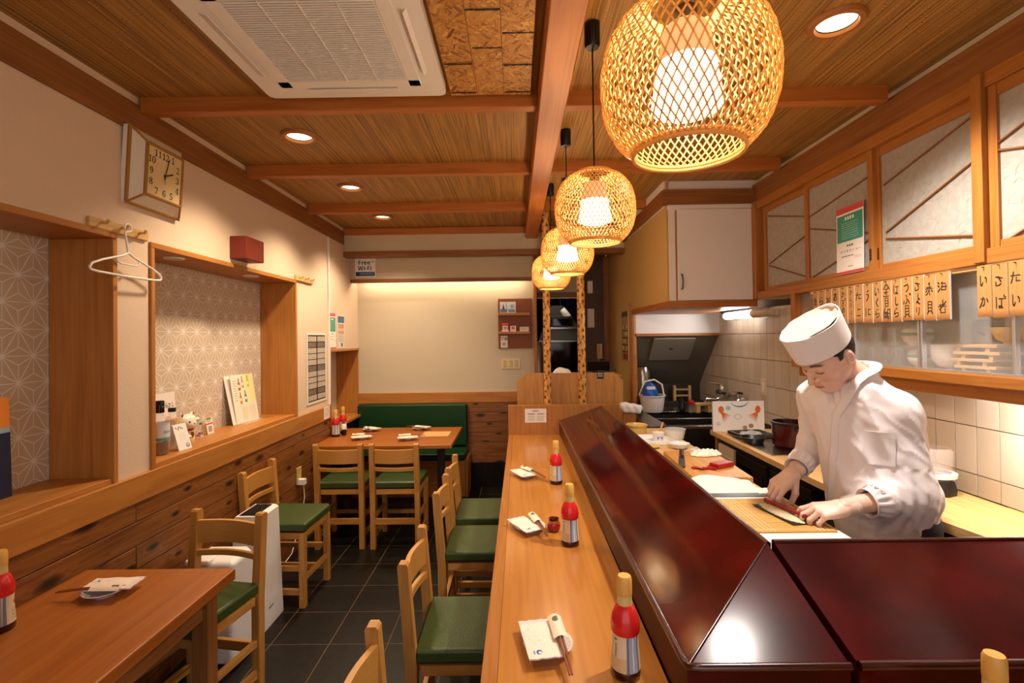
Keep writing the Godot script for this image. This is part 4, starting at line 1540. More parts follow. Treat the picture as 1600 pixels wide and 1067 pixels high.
	for q in [[0.268, 0.030, 2.62, "left, thinner", -4.205], [0.560, 0.033, 2.62, "right, thicker", -4.205]]:
		var r: float = q[1]
		var prof := [Vector2(0, 0.0), Vector2(r, 0.0)]
		for i in 10:
			var y := 0.15 + i * 0.26
			prof.append_array([Vector2(r, y - 0.012), Vector2(r * 1.07, y - 0.003), Vector2(r * 0.97, y + 0.003), Vector2(r * 1.02, y + 0.012)])
		prof.append_array([Vector2(r * 0.97, q[2]), Vector2(0, q[2])])
		var bp := thing("bamboo_pole", "speckled bamboo pole rising from the end board to the ceiling, the %s one" % q[3], "pole", V(q[0], 0.0, q[4]), 0, "")
		obj("cane", lathe(G.new(), prof, 18), m.bark_pole, bp)


# ---------------------------------------------------------------- furniture

func build_tables() -> void:
	var t := thing("dining_table", "reddish wooden table in the left foreground against the wall", "table", V(-1.34, 0, -1.1))
	obj("tabletop", lohi(G.new(), V(-0.285, 0.655, -0.765), V(0.28, 0.70, 1.0), 0.006), m.table_wood, t)
	for s in [-1, 1]:
		obj("leg", lohi(G.new(), V(0.19, 0, -0.70 if s < 0 else 0.86), V(0.25, 0.655, -0.64 if s < 0 else 0.92), 0.004), m.beam_wood, t)
		obj("leg", lohi(G.new(), V(-0.27, 0, -0.70 if s < 0 else 0.86), V(-0.21, 0.655, -0.64 if s < 0 else 0.92), 0.004), m.beam_wood, t)
	obj("apron", lohi(G.new(), V(0.205, 0.575, -0.64), V(0.235, 0.655, 0.86), 0.003), m.beam_wood, t)
	obj("stretcher", lohi(G.new(), V(-0.02, 0.16, -0.66), V(0.02, 0.22, 0.88), 0.003), m.beam_wood, t)
	t = thing("dining_table", "four-place wooden table at the back in front of the green bench", "table", V(-1.085, 0, -4.36))
	obj("tabletop", lohi(G.new(), V(-0.56, 0.668, -0.40), V(0.565, 0.70, 0.40), 0.005), m.table_wood, t)
	for x in [-0.40, 0.42]:
		obj("leg", lohi(G.new(), V(x - 0.03, 0.03, -0.035), V(x + 0.03, 0.668, 0.035), 0.004), m.dark_wood, t)
		obj("foot", lohi(G.new(), V(x - 0.035, 0, -0.28), V(x + 0.035, 0.03, 0.28), 0.004), m.dark_wood, t)
	t = thing("bench", "dark green upholstered wall bench behind the back table", "bench", V(-1.07, 0, -5.0))
	obj("base", lohi(G.new(), V(-0.57, 0, -0.17), V(0.565, 0.36, 0.15), 0.004), m.panel_wood, t)
	obj("seat", lohi(G.new(), V(-0.57, 0.36, -0.17), V(0.572, 0.43, 0.185), 0.018), m.bench_vinyl, t)
	obj("backrest", lohi(G.new(), V(-0.57, 0.44, -0.172), V(0.565, 0.875, -0.10), 0.02), m.bench_vinyl, t)
	obj("side_panel", lohi(G.new(), V(0.566, 0, -0.17), V(0.59, 0.365, 0.16), 0.003), m.panel_wood, t)


func build_chairs() -> void:
	var w := 0.165
	var c := thing("dining_chair", "", "chair")
	var cu := G.new()
	bx(cu, V(0, 0.462, 0.015), V(0.365, 0.056, 0.355), 0.016)
	obj("seat", cu, m.green_vinyl, c)
	var ap := G.new()
	bx(ap, V(0, 0.414, 0.165), V(0.29, 0.036, 0.022), 0.002)
	bx(ap, V(0, 0.414, -0.15), V(0.29, 0.036, 0.022), 0.002)
	for s in [-1, 1]:
		bx(ap, V(w * s, 0.414, 0.01), V(0.022, 0.036, 0.30), 0.002)
	obj("seat_frame", ap, m.chair_wood, c)
	for s in [-1, 1]:
		obj("leg", bx(G.new(), V(w * s, 0.216, 0.165), V(0.036, 0.432, 0.036), 0.003), m.chair_wood, c)
		var rear := G.new()
		prism(rear, PackedVector2Array([Vector2(-0.150, 0), Vector2(-0.186, 0), Vector2(-0.190, 0.42), Vector2(-0.214, 0.772), Vector2(-0.208, 0.78), Vector2(-0.184, 0.78), Vector2(-0.178, 0.772), Vector2(-0.150, 0.42)]), 0.036, Transform3D(Basis(V(0, 0, 1), V(0, 1, 0), V(-1, 0, 0)), V(w * s + 0.018, 0, 0)), 1.0, true)
		obj("back_post", rear, m.chair_wood, c)
	for q in [[0.635, 0.735, -0.192], [0.578, 0.602, -0.187]]:
		var rl := G.new()
		var hh: float = (q[1] - q[0]) * 0.5
		var ym: float = (q[1] + q[0]) * 0.5
		sheet(rl, 10, 1, func(u: float, v: float) -> Vector3: return V(-0.152 + 0.304 * u, ym - hh + 2.0 * hh * v, q[2] + 0.008 - 0.026 * sin(PI * u)), 0.017)
		obj("back_rail", rl, m.chair_wood, c)
	for s in [-1, 1]:
		obj("stretcher", bx(G.new(), V(w * s, 0.225, 0.0), V(0.020, 0.030, 0.30), 0.002), m.chair_wood, c)
		obj("stretcher", bx(G.new(), V(w * s, 0.09, 0.0), V(0.020, 0.036, 0.30), 0.002), m.chair_wood, c)
	obj("stretcher", bx(G.new(), V(0, 0.20, -0.166), V(0.30, 0.044, 0.020), 0.002), m.chair_wood, c)
	obj("stretcher", bx(G.new(), V(0, 0.16, 0.165), V(0.30, 0.030, 0.020), 0.002), m.chair_wood, c)
	var spots := [
		[-1.345, -2.06, -0.17, "green-seated chair at the end of the foreground table, its back to the air purifier", "chairs at the tables"],
		[-1.41, -3.06, PI / 2 - 0.04, "pale wooden chair with green seat standing against the plank wall beyond the air purifier", "chairs at the tables"],
		[-1.32, -3.86, PI, "pale wooden chair with green seat at the back table, the one nearer the left wall", "chairs at the tables"],
		[-0.905, -3.85, PI, "pale wooden chair with green seat at the back table, the one nearer the aisle", "chairs at the tables"],
		[-0.215, -3.12, PI / 2, "green-seated chair at the counter nearest the end board, mostly behind the next one", "chairs along the counter"],
		[-0.21, -2.65, PI / 2, "green-seated chair at the counter in front of the second bottle from the far end", "chairs along the counter"],
		[-0.20, -1.88, PI / 2, "green-seated chair at the counter with its whole seat top showing in the foreground", "chairs along the counter"],
		[-0.20, -1.185, PI / 2, "counter chair of which only the back top shows at the lower edge", "chairs along the counter"],
	]
	for i in spots.size():
		var s: Array = spots[i]
		if i == 0:
			c.position = V(s[0], 0, s[1])
			c.rotation.y = s[2]
			c.set_meta("label", s[3])
			c.set_meta("group", s[4])
		else:
			dup(c, V(s[0], 0, s[1]), s[2], s[3], s[4])


# ---------------------------------------------------------------- cupboard wall on the right

func rod(a: Vector3, b: Vector3, r: float) -> G:
	return tube(G.new(), [a, b], r, 8)


func build_cabinet_wall() -> void:
	# lattice windows of the upper cupboards: [z far, z near, sticks as y-z pairs]
	var sashes := [
		[-3.345, -2.84, [[2.329, -3.286, 2.225, -2.87], [2.013, -3.286, 2.116, -2.873], [2.001, -3.287, 1.876, -2.873]]],
		[-2.84, -2.30, [[2.204, -2.818, 2.281, -2.342], [2.143, -2.82, 2.021, -2.338], [1.857, -2.804, 1.987, -2.339]]],
		[-2.315, -1.785, [[2.22, -2.262, 2.345, -1.80], [2.003, -2.253, 2.181, -1.80], [1.974, -2.254, 1.896, -1.80]]],
		[-1.74, -1.20, [[2.194, -1.716, 2.37, -1.22], [2.172, -1.717, 2.05, -1.22], [1.84, -1.719, 2.06, -1.22]]],
	]
	slab("trim_12", V(1.652, 1.785, -3.46), V(1.71, 1.838, 1.15), m.frame_wood, "sill rail of the lattice windows", 0.003)
	slab("trim_12", V(1.655, 2.402, -3.46), V(1.71, 2.458, 1.15), m.frame_wood, "head rail of the lattice windows", 0.003)
	slab("trim_12", V(1.645, 1.79, -3.46), V(1.71, 2.458, -3.385), m.frame_wood, "corner post of the lattice windows", 0.003)
	slab("trim_12", V(1.642, 1.79, -1.785), V(1.71, 2.458, -1.742), m.frame_wood, "post between the lattice windows", 0.003)
	for k in 4:
		var s: Array = sashes[k]
		var x := 1.672 if k % 2 else 1.690
		var fr := G.new()
		var zf: float = s[0]
		var zn: float = s[1]
		lohi(fr, V(x - 0.010, 1.838, zf), V(x + 0.012, 2.402, zf + 0.034), 0.002)
		lohi(fr, V(x - 0.010, 1.838, zn - 0.034), V(x + 0.012, 2.402, zn), 0.002)
		lohi(fr, V(x - 0.008, 1.838, zf + 0.034), V(x + 0.012, 1.862, zn - 0.034), 0.002)
		lohi(fr, V(x - 0.008, 2.360, zf + 0.034), V(x + 0.012, 2.402, zn - 0.034), 0.002)
		var w := struct("window_%d" % (k + 1), fr, m.frame_wood, "sliding lattice window with a grey fibrous pane and slanting bamboo sticks")
		obj("pane", lohi(G.new(), V(x + 0.001, 1.85, zf + 0.02), V(x + 0.006, 2.38, zn - 0.02), 0.0), m.frosted_pane, w)
		var fb := G.new()
		for i in 240:
			var p := V(x + 0.0002, rng.randf_range(1.87, 2.35), rng.randf_range(zf + 0.05, zn - 0.05))
			var a := rng.randf() * TAU
			var l := rng.randf_range(0.004, 0.022)
			var d := V(0, cos(a), sin(a)) * l
			var e := d.rotated(Vector3.RIGHT, 0.6)
			tube(fb, [p - d, p, p + e], 0.0005, 3, false, false)
		tag(obj("fibre", fb, m.fibre, w), "", "", "", "stuff")
		for q in s[2]:
			obj("stick", rod(V(x - 0.003, q[0], q[1]), V(x - 0.003, q[2], q[3]), 0.0042), m.split_bamboo, w)
		if k in [1, 2]:
			var zz := zn - 0.02 if k == 1 else zf + 0.018
			obj("finger_pull", lohi(G.new(), V(x - 0.0115, 1.885, zz - 0.006), V(x - 0.0095, 1.94, zz + 0.006), 0.0005), m.dark_wood, w)
	# shelf with the glazed dish cupboard below
	slab("trim_13", V(1.650, 1.352, -2.985), V(1.875, 1.392, 1.15), m.frame_wood, "front board of the dish cupboard", 0.004)
	slab("trim_13", V(1.688, 1.300, -2.97), V(1.72, 1.353, 1.15), m.frame_wood, "lower board of the dish cupboard", 0.003)
	slab("trim_13", V(1.652, 1.39, -2.985), V(1.71, 1.79, -2.945), m.frame_wood, "end post of the dish cupboard", 0.003)
	slab("trim_13", V(1.71, 1.39, -2.985), V(1.875, 1.79, -2.968), m.panel_wood, "", 0.001)
	slab("wall_right_cupboard", V(1.868, 1.39, -2.97), V(1.874, 1.79, 1.15), m.back_plaster)
	var gd := thing("glass_doors", "sliding glass doors with bright metal uprights in front of the dishes", "glass door", V(1.70, 1.392, 0))
	for q in [[-2.945, -2.49], [-2.48, -2.10], [-2.085, -1.70], [-1.69, -1.25]]:
		obj("pane", lohi(G.new(), V(-0.002, 0.008, q[0]), V(0.003, 0.396, q[1]), 0.0), m.clear_glass, gd)
	for z in [-2.484, -2.093, -2.078, -1.695]:
		obj("upright", lohi(G.new(), V(-0.010, 0.0, z - 0.0055), V(0.010, 0.398, z + 0.0055), 0.002), m.aluminium, gd)
	obj("track", lohi(G.new(), V(-0.012, 0.0, -2.945), V(0.014, 0.008, -1.25), 0.001), m.aluminium, gd)
	# menu plaques on their rail
	slab("trim_14", V(1.662, 1.768, -2.80), V(1.70, 1.786, -1.2), m.pale_board, "thin rail the menu plaques hang from", 0.002)
	var edges := [-2.753, -2.707, -2.645, -2.592, -2.531, -2.469, -2.418, -2.358, -2.295, -2.239, -2.182, -2.126, -2.067, -2.010, -1.953, -1.891]
	var reads := ["the farthest of the long row, mostly behind the cap", "two loose characters, second from the far end", "two rounded characters, third from the far end", "three characters ending in a dotted hook, fourth from the far end", "four rounded characters, fifth from the far end", "five crowded characters, sixth from the far end", "two characters, seventh from the far end", "two characters topped by a dash, eighth from the far end", "three thin curved characters, ninth from the far end", "three dense square characters, the first like a roof", "three characters, the middle one a single hooked stroke", "three characters, a big hook above and a boxy one below", "three characters ending in two parallel strokes", "two bold characters, last but one of the long row", "two bold characters, at the near end of the long row"]
	for k in 15:
		plaque(k, edges[k], edges[k + 1], reads[k])
	var e2 := [-1.780, -1.724, -1.667, -1.613]
	for k in 3:
		plaque(15 + k, e2[k], e2[k + 1], ["two short curled characters, first of the separate three", "two characters with crossed strokes, middle of the separate three", "two characters, cut by the right edge of the view"][k])
	dishes()
	var n := thing("lunch_notice", "green and white lunch menu paper with red checked bands taped to the lattice window", "notice", V(1.655, 2.011, -2.453))
	obj("paper", card(G.new(), V(0.004, 0, 0), V(0, 0.01, 1), V(0, 1, 0), 0.198, 0.335, 0.0012, "lunch_notice", 0.006), m["print"], n)


func plaque(k: int, z0: float, z1: float, reads: String) -> void:
	var zc := (z0 + z1) * 0.5
	var t := thing("menu_plaque", "narrow wooden menu plaque, " + reads, "plaque", V(1.658, 1.688, zc), 0, "wooden menu plaques under the lattice windows")
	var w := z1 - z0 - 0.003
	var tilt := Vector3(0.0, 1.0, rng.randf_range(-0.008, 0.008))
	var g := G.new()
	# the viewer stands on the -x side, so right runs towards +z
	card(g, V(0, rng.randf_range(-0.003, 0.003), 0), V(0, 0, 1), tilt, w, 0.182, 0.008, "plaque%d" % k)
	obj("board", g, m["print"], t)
	obj("nail", rod(V(0.006, 0.084, 0), V(-0.016, 0.086, 0), 0.0016), m.dark_wood, t)


func dish(called: String, label: String, cat: String, at: Vector3, prof: Array, material: Material, group := "", seg := 28) -> Node3D:
	var t := thing(called, label, cat, at, 0, group)
	obj("body", lathe(G.new(), prof, seg), material, t)
	return t


func bowl_shape(r: float, h: float, foot: float, thick := 0.003) -> Array:
	return [Vector2(0, 0.002), Vector2(foot, 0.0), Vector2(foot, 0.006), Vector2(lerpf(foot, r, 0.55), h * 0.30), Vector2(r * 0.94, h * 0.78), Vector2(r, h), Vector2(r - thick, h), Vector2(r * 0.94 - thick, h * 0.78), Vector2(lerpf(foot, r, 0.5) - thick, h * 0.33), Vector2(foot * 0.8, 0.010), Vector2(0, 0.009)]


func dishes() -> void:
	var y := 1.393
	for q in [[-2.22, 1.489, "green and white lidded bowl on the glass shelf behind the metal upright"], [-2.185, 1.394, "green and white lidded bowl standing on the cupboard floor by the metal upright"]]:
		var t := thing("lidded_bowl", q[2], "bowl", V(1.79, q[1], q[0]), 0, "green lidded bowls in the dish cupboard")
		obj("bowl", lathe(G.new(), [Vector2(0, 0.0), Vector2(0.028, 0.0), Vector2(0.030, 0.006), Vector2(0.052, 0.020), Vector2(0.060, 0.042), Vector2(0.059, 0.046), Vector2(0, 0.046)], 28), m.china, t)
		obj("band", lathe(G.new(), [Vector2(0.0595, 0.044), Vector2(0.0605, 0.048), Vector2(0.061, 0.056), Vector2(0.0595, 0.058)], 28), m.green_china, t)
		obj("lid", lathe(G.new(), [Vector2(0.060, 0.058), Vector2(0.054, 0.074), Vector2(0.024, 0.086), Vector2(0.022, 0.092), Vector2(0.018, 0.092), Vector2(0.018, 0.087), Vector2(0, 0.086)], 28), m.china, t)
	var sh := thing("glass_shelf", "clear glass shelf across the dish cupboard", "shelf", V(1.79, 1.483, -2.35))
	obj("board", lohi(G.new(), V(-0.07, 0.0, -0.55), V(0.075, 0.005, 0.20), 0.001), m.clear_glass, sh)
	for i in 5:
		var word: String = ["bottom", "second from the bottom", "middle", "second from the top", "top"][i]
		dish("serving_bowl", "wide white flaring bowl, %s of its stack in the dish cupboard" % word, "bowl", V(1.782, y + i * 0.0125, -2.03), bowl_shape(0.074 + i * 0.001, 0.054, 0.026), m.china, "stacked white bowls in the dish cupboard")
	for i in 4:
		var t := thing("wooden_stand", "small wooden serving stand, %s of the pile beside the white bowls" % ["lowest", "second", "third", "uppermost"][i], "serving board", V(1.775, y + 0.001 + i * 0.0265, -1.875 - 0.02 * (i % 2)), 0.06 * i, "wooden stands piled in the dish cupboard")
		obj("board", bx(G.new(), V(0, 0.020, 0), V(0.11, 0.012, 0.17), 0.002), m.pale_board, t)
		for s in [-1, 1]:
			obj("foot", bx(G.new(), V(0, 0.007, 0.05 * s), V(0.10, 0.014, 0.016), 0.001), m.pale_board, t)
	dish("ribbed_bowl", "cream ribbed bowl standing on the wooden stands", "bowl", V(1.80, y + 0.108, -1.815), bowl_shape(0.056, 0.062, 0.020), m.cream_china)
	var bo := thing("cardboard_box", "small brown box with a dark mark standing on the wooden stands", "box", V(1.828, 1.501, -1.93))
	obj("body", bx(G.new(), V(0, 0.045, 0), V(0.05, 0.09, 0.085), 0.002), mat("box_brown", Color(0.42, 0.32, 0.24), 0.8), bo)
	obj("mark", bx(G.new(), V(-0.0255, 0.04, 0.0), V(0.001, 0.008, 0.03), 0.0, Basis(Vector3.RIGHT, 0.5)), m.ink, bo)
	var gg := [Vector2(0.0, 0.001), Vector2(0.026, 0.0), Vector2(0.031, 0.085), Vector2(0.0295, 0.085), Vector2(0.0245, 0.006), Vector2(0, 0.005)]
	var first: Node3D = null
	var spots := [[1.78, -2.56], [1.84, -2.53], [1.78, -2.48], [1.84, -2.45], [1.78, -2.40], [1.84, -2.37], [1.775, -2.325], [1.84, -2.29], [1.84, -1.72], [1.78, -1.66]]
	for i in spots.size():
		var at := V(spots[i][0], y, spots[i][1])
		var word := ("clear glass on the cupboard floor, %s row, %s from the far end" % ["front" if i % 2 == 0 else "back", ["first", "second", "third", "fourth"][i / 2]]) if i < 8 else ("clear drinking glass %s the wooden stands by the near upright" % ["behind", "in front of"][i - 8])
		if i == 0:
			first = dish("drinking_glass", word, "glass", at, gg, m.clear_glass, "clear glasses in the dish cupboard", 20)
		else:
			var o := dup(first, at, 0.0, word, "clear glasses in the dish cupboard" if i < 8 else "glasses by the near upright")
	for i in 6:
		dup(first, V(1.79 + 0.05 * (i % 2), 1.4885, -2.60 + i * 0.062), 0.0, "clear glass on the glass shelf of the dish cupboard, %s from the far end" % ["first", "second", "third", "fourth", "fifth", "sixth"][i], "glasses on the glass shelf")


# ---------------------------------------------------------------- hanging lamps

func build_lamps() -> void:
	var words := ["nearest and largest in view, its canopy out of sight", "second from the viewer", "third from the viewer, half hidden by the second", "farthest, in front of the thinner bamboo pole"]
	var ys := [1.958, 1.985, 1.990, 2.003]
	var zs := [-0.80, -1.70, -2.58, -3.49]
	var xs := [0.283, 0.279, 0.277, 0.260]
	for k in 4:
		hanging_lamp(V(xs[k], ys[k], zs[k]), "round woven bamboo hanging lamp, " + words[k])


var lamp_shapes := {}


func hanging_lamp(at: Vector3, label: String) -> Node3D:
	var t := thing("pendant_lamp", label, "lamp", at, 0, "woven bamboo lamps over the counter")
	# outline of the cage: angle from the top (0) to the lower opening (1)
	var R := 0.137
	var prof := func(v: float) -> Vector2:
		var a := lerpf(0.30, 2.60, v)
		var q := Vector2(sin(a), cos(a))
		q.x = signf(q.x) * pow(absf(q.x), 0.70) * R
		q.y = signf(q.y) * pow(absf(q.y), 0.92) * 0.129
		return q
	var cage := G.new()
	var n := 58
	for dir in ([] if lamp_shapes.has("cage") else [-1.0, 1.0]):
		for k in n:
			var pts := []
			for i in 25:
				var v := i / 24.0
				var q: Vector2 = prof.call(v)
				var a: float = TAU * k / n + dir * v * 1.20
				var weave := 0.0011 * sin(PI * (i + k) * 0.5 + (0.0 if dir > 0 else PI))
				pts.append(V(cos(a) * (q.x + weave), q.y, sin(a) * (q.x + weave)))
			strip(cage, pts, 0.00125, 0.0007)
		lamp_shapes.cage = cage.mesh()
	tag(obj("woven_lattice", lamp_shapes.cage, m.bamboo_strip, t), "", "", "", "stuff")
	for v in [0.0, 1.0]:
		var q: Vector2 = prof.call(v)
		for d in [-0.003, 0.003]:
			var ring := []
			for i in 40:
				var a := TAU * i / 40
				ring.append(V(cos(a) * q.x, q.y + d, sin(a) * q.x))
			obj("rim", tube(G.new(), ring, 0.0034, 6, true), m.bamboo_strip, t)
	obj("paper_shade", lathe(G.new(), [Vector2(0.0455, 0.03), Vector2(0.038, 0.080), Vector2(0.032, 0.090), Vector2(0.012, 0.093)], 32), m.lamp_paper, t)
	obj("glowing_shade", lathe(G.new(), [Vector2(0.0, -0.046), Vector2(0.048, -0.046), Vector2(0.0565, -0.041), Vector2(0.055, -0.03), Vector2(0.0455, 0.03), Vector2(0.0, 0.056)], 32), m.lamp_glow, t)
	obj("cord", tube(G.new(), [V(0, 0.09, 0), V(0, 2.63 - at.y - 0.07, 0)], 0.0028, 8), m.black_plastic, t)
	obj("socket", lathe(G.new(), [Vector2(0, 0.085), Vector2(0.016, 0.087), Vector2(0.018, 0.12), Vector2(0.006, 0.13), Vector2(0, 0.13)], 16), m.black_plastic, t)
	obj("canopy", lathe(G.new(), [Vector2(0, -0.085), Vector2(0.022, -0.084), Vector2(0.027, -0.075), Vector2(0.027, -0.001), Vector2(0, 0.0)], 20, Transform3D(Basis.IDENTITY, V(0, 2.627 - at.y, 0))), m.black_plastic, t)
	omni(t, "pendant_bulb", V(0, 0.034, 0), Color(1.0, 0.88, 0.71), 0.26, 0.03)
	return t


func strip(g: G, pts: Array, half: float, thick: float) -> void:
	# a flat split-bamboo strip following pts round the y axis
	var k := pts.size()
	var rings := []
	var outs := []
	for i in k:
		var p: Vector3 = pts[i]
		var d: Vector3 = (pts[mini(i + 1, k - 1)] - pts[maxi(i - 1, 0)]).normalized()
		var o := V(p.x, p.y * 0.9, p.z).normalized()
		var s := d.cross(o).normalized() * half
		o = s.cross(d).normalized() * thick
		if o.dot(p) < 0:
			o = -o
		rings.append([p - s - o, p + s - o, p + s + o, p - s + o])
		outs.append(o.normalized())
	for i in k - 1:
		for q in 4:
			var r := (q + 1) % 4
			var nn: Vector3 = outs[i] if q == 2 else (-outs[i] if q == 0 else (rings[i][r] + rings[i][q] - rings[i][(q + 2) % 4] - rings[i][(q + 3) % 4]).normalized())
			g.quad(rings[i][q], rings[i][r], rings[i + 1][r], rings[i + 1][q], nn, nn, nn, nn)


# ---------------------------------------------------------------- things along the left wall

func build_left_things() -> void:
	wall_clock()
	# peg rails, hanger
	for q in [[-1.897, -2.205, "pale wooden peg rail between the two recesses, holding the hanger"], [-3.70, -4.02, "short pale wooden peg rail right of the second recess"]]:
		var z0: float = q[0]
		var z1: float = q[1]
		var t := thing("peg_rail", q[2], "coat rail", V(-1.65, 2.022, (z0 + z1) * 0.5))
		obj("board", bx(G.new(), V(0.008, 0, 0), V(0.014, 0.042, absf(z1 - z0)), 0.003), m.pale_board, t)
		for k in 3:
			var zz := -0.10 + 0.10 * k
			obj("peg", tube(G.new(), [V(0.014, 0.006, zz), V(0.036, 0.004, zz), V(0.046, 0.016, zz)], 0.0055, 8), m.pale_board, t)
	var h := thing("clothes_hanger", "white plastic clothes hanger hanging on the peg rail", "hanger", V(-1.606, 2.026, -2.052))
	var hook := []
	for i in 12:
		var a := -0.5 + i * 0.36
		hook.append(V(0, 0.0 + 0.018 * sin(a), 0.002 - 0.018 * cos(a)))
	hook.reverse()
	hook.append(V(0, -0.02, 0.019))
	var line := []
	line.append_array(hook)
	line.append_array([V(0, -0.05, 0.012), V(0, -0.105, 0.002)])
	obj("hook", tube(G.new(), line, 0.0042, 8), m.white_plastic, h)
	var frame := [V(0, -0.103, 0.0), V(0, -0.118, 0.03), V(0, -0.150, 0.13), V(0, -0.170, 0.178), V(0, -0.186, 0.190), V(0, -0.196, 0.184), V(0, -0.200, 0.15), V(0, -0.203, 0), V(0, -0.200, -0.15), V(0, -0.196, -0.184), V(0, -0.186, -0.190), V(0, -0.170, -0.178), V(0, -0.150, -0.13), V(0, -0.118, -0.03)]
	obj("frame", tube(G.new(), frame, 0.0048, 8, true), m.white_plastic, h)
	var bar := [V(0.0, -0.128, 0.06), V(0.0, -0.146, 0.056), V(0.0, -0.152, 0.04), V(0, -0.152, -0.04), V(0.0, -0.146, -0.056), V(0.0, -0.128, -0.06)]
	obj("cross_bar", tube(G.new(), bar, 0.0035, 8), m.white_plastic, h)
	var rb := thing("wall_speaker", "small reddish brown box fixed to the wall above the second recess", "box", V(-1.65, 2.03, -2.96))
	obj("body", bx(G.new(), V(0.05, 0.065, 0), V(0.10, 0.132, 0.20), 0.004), m.red_box, rb)
	var n := thing("price_list", "tall black and white printed price list on the wall beside the second recess", "notice", V(-1.65, 1.32, -4.10))
	obj("paper", card(G.new(), V(0.002, 0, 0), V(0, 0, -1), V(0, 1, 0), 0.40, 0.575, 0.003, "price_list"), m["print"], n)
	n = thing("wall_notice", "green and white paper notice with a red band beyond the white cable duct", "notice", V(-1.65, 1.63, -4.455))
	obj("paper", card(G.new(), V(0.002, 0, 0), V(0, 0, -1), V(0, 1, 0), 0.165, 0.32, 0.002, "small_notice"), m["print"], n)
	n = thing("wall_notice", "drinks poster with a blue heading, next to the green notice by the back corner", "notice", V(-1.65, 1.625, -4.68))
	obj("paper", card(G.new(), V(0.002, 0, 0), V(0, 0, -1), V(0, 1, 0), 0.19, 0.31, 0.002, "drink_poster"), m["print"], n)
	n = thing("wall_notice", "very small white card at the end of the wooden band above the back table", "notice", V(-1.626, 0.927, -4.25))
	obj("paper", card(G.new(), V(0.0005, 0, 0), V(0, 0, -1), V(0, 1, 0), 0.13, 0.105, 0.002, "small_tag"), m["print"], n)
	var cd := thing("cable_duct", "white plastic cable duct running down the left wall near the back corner", "cable duct", V(-1.642, 0.93, -4.362))
	obj("cover", lohi(G.new(), V(-0.008, 0.05, -0.011), V(0.008, 1.53, 0.011), 0.002), m.white_plastic, cd)
	# recess lamps
	for q in [[-2.515, "round recessed lamp in the head of the second recess, nearer one"], [-3.25, "round recessed lamp in the head of the second recess, farther one"]]:
		var t := thing("recess_lamp", q[1], "light", V(-1.735, 1.977, q[0]), 0, "recess lamps")
		obj("ring", lathe(G.new(), [Vector2(0.034, -0.002), Vector2(0.036, -0.006), Vector2(0.046, -0.005), Vector2(0.048, 0.001)], 28), m.white_plastic, t)
		obj("lamp_glass", lathe(G.new(), [Vector2(0.035, -0.001), Vector2(0, -0.002)], 24), m.china, t)
	niche_goods()
	# socket with plug and lead
	var so := thing("wall_socket", "cream double socket with a plugged-in white adapter on the plank wall", "socket", V(-1.632, 0.52, -3.70))
	obj("plate", bx(G.new(), V(0.004, 0.02, 0), V(0.008, 0.125, 0.075), 0.002), m.yellowed_plastic, so)
	obj("plug", bx(G.new(), V(0.03, -0.025, 0.0), V(0.05, 0.045, 0.04), 0.004), m.white_plastic, so)
	obj("lead", tube(G.new(), [V(0.04, -0.045, 0), V(0.05, -0.14, 0.01), V(0.045, -0.3, 0.08), V(0.06, -0.45, 0.25), V(0.05, -0.505, 0.5), V(0.12, -0.512, 0.8), V(0.13, -0.505, 0.92)], 0.003, 6), m.white_plastic, so)
	# air purifier and the white unit behind it
	var ap := thing("air_purifier", "tall white air purifier with a dark top grille on the floor between the left chairs", "air purifier", V(-1.437, 0, -2.75), 0.0)
	var body := G.new()
	prism(body, PackedVector2Array([Vector2(-0.095, 0.0), Vector2(0.085, 0.0), Vector2(0.085, 0.02), Vector2(0.062, 0.60), Vector2(0.045, 0.612), Vector2(-0.07, 0.612), Vector2(-0.08, 0.60)]), 0.21, Transform3D(Basis.IDENTITY, V(0, 0, -0.105)))
	obj("body", body, m.white_plastic, ap)
	obj("top_grille", bx(G.new(), V(-0.012, 0.612, 0), V(0.09, 0.006, 0.18), 0.001), m.dark_plastic, ap)
	var ln := G.new()
	for i in 7:
		bx(ln, V(-0.048 + i * 0.012, 0.617, 0), V(0.005, 0.006, 0.17), 0.001)
	tag(obj("grille_slats", ln, m.black_plastic, ap), "", "", "", "stuff")
	obj("display", bx(G.new(), V(0.0665, 0.51, 0.075), V(0.004, 0.035, 0.022), 0.0005, Basis(Vector3.BACK, 0.04)), m.dark_glass, ap)
	obj("logo_mark", bx(G.new(), V(0.0825, 0.10, 0.03), V(0.002, 0.004, 0.05), 0.0, Basis(Vector3.BACK, 0.04)), m.dull_steel, ap)
	var hm := thing("humidifier", "rounded white plastic appliance with a stepped side standing by the wall behind the foreground table", "humidifier", V(-1.45, 0, -2.42))
	obj("body", bx(G.new(), V(0, 0.27, 0), V(0.24, 0.50, 0.20), 0.03), m.white_plastic, hm)
	obj("tank", bx(G.new(), V(-0.05, 0.36, 0.08), V(0.11, 0.28, 0.07), 0.02), m.white_plastic, hm)
	obj("tank_lid", bx(G.new(), V(-0.05, 0.515, 0.06), V(0.12, 0.03, 0.10), 0.01), m.white_plastic, hm)
	obj("base", bx(G.new(), V(0, 0.03, 0), V(0.21, 0.05, 0.17), 0.006), m.dark_plastic, hm)


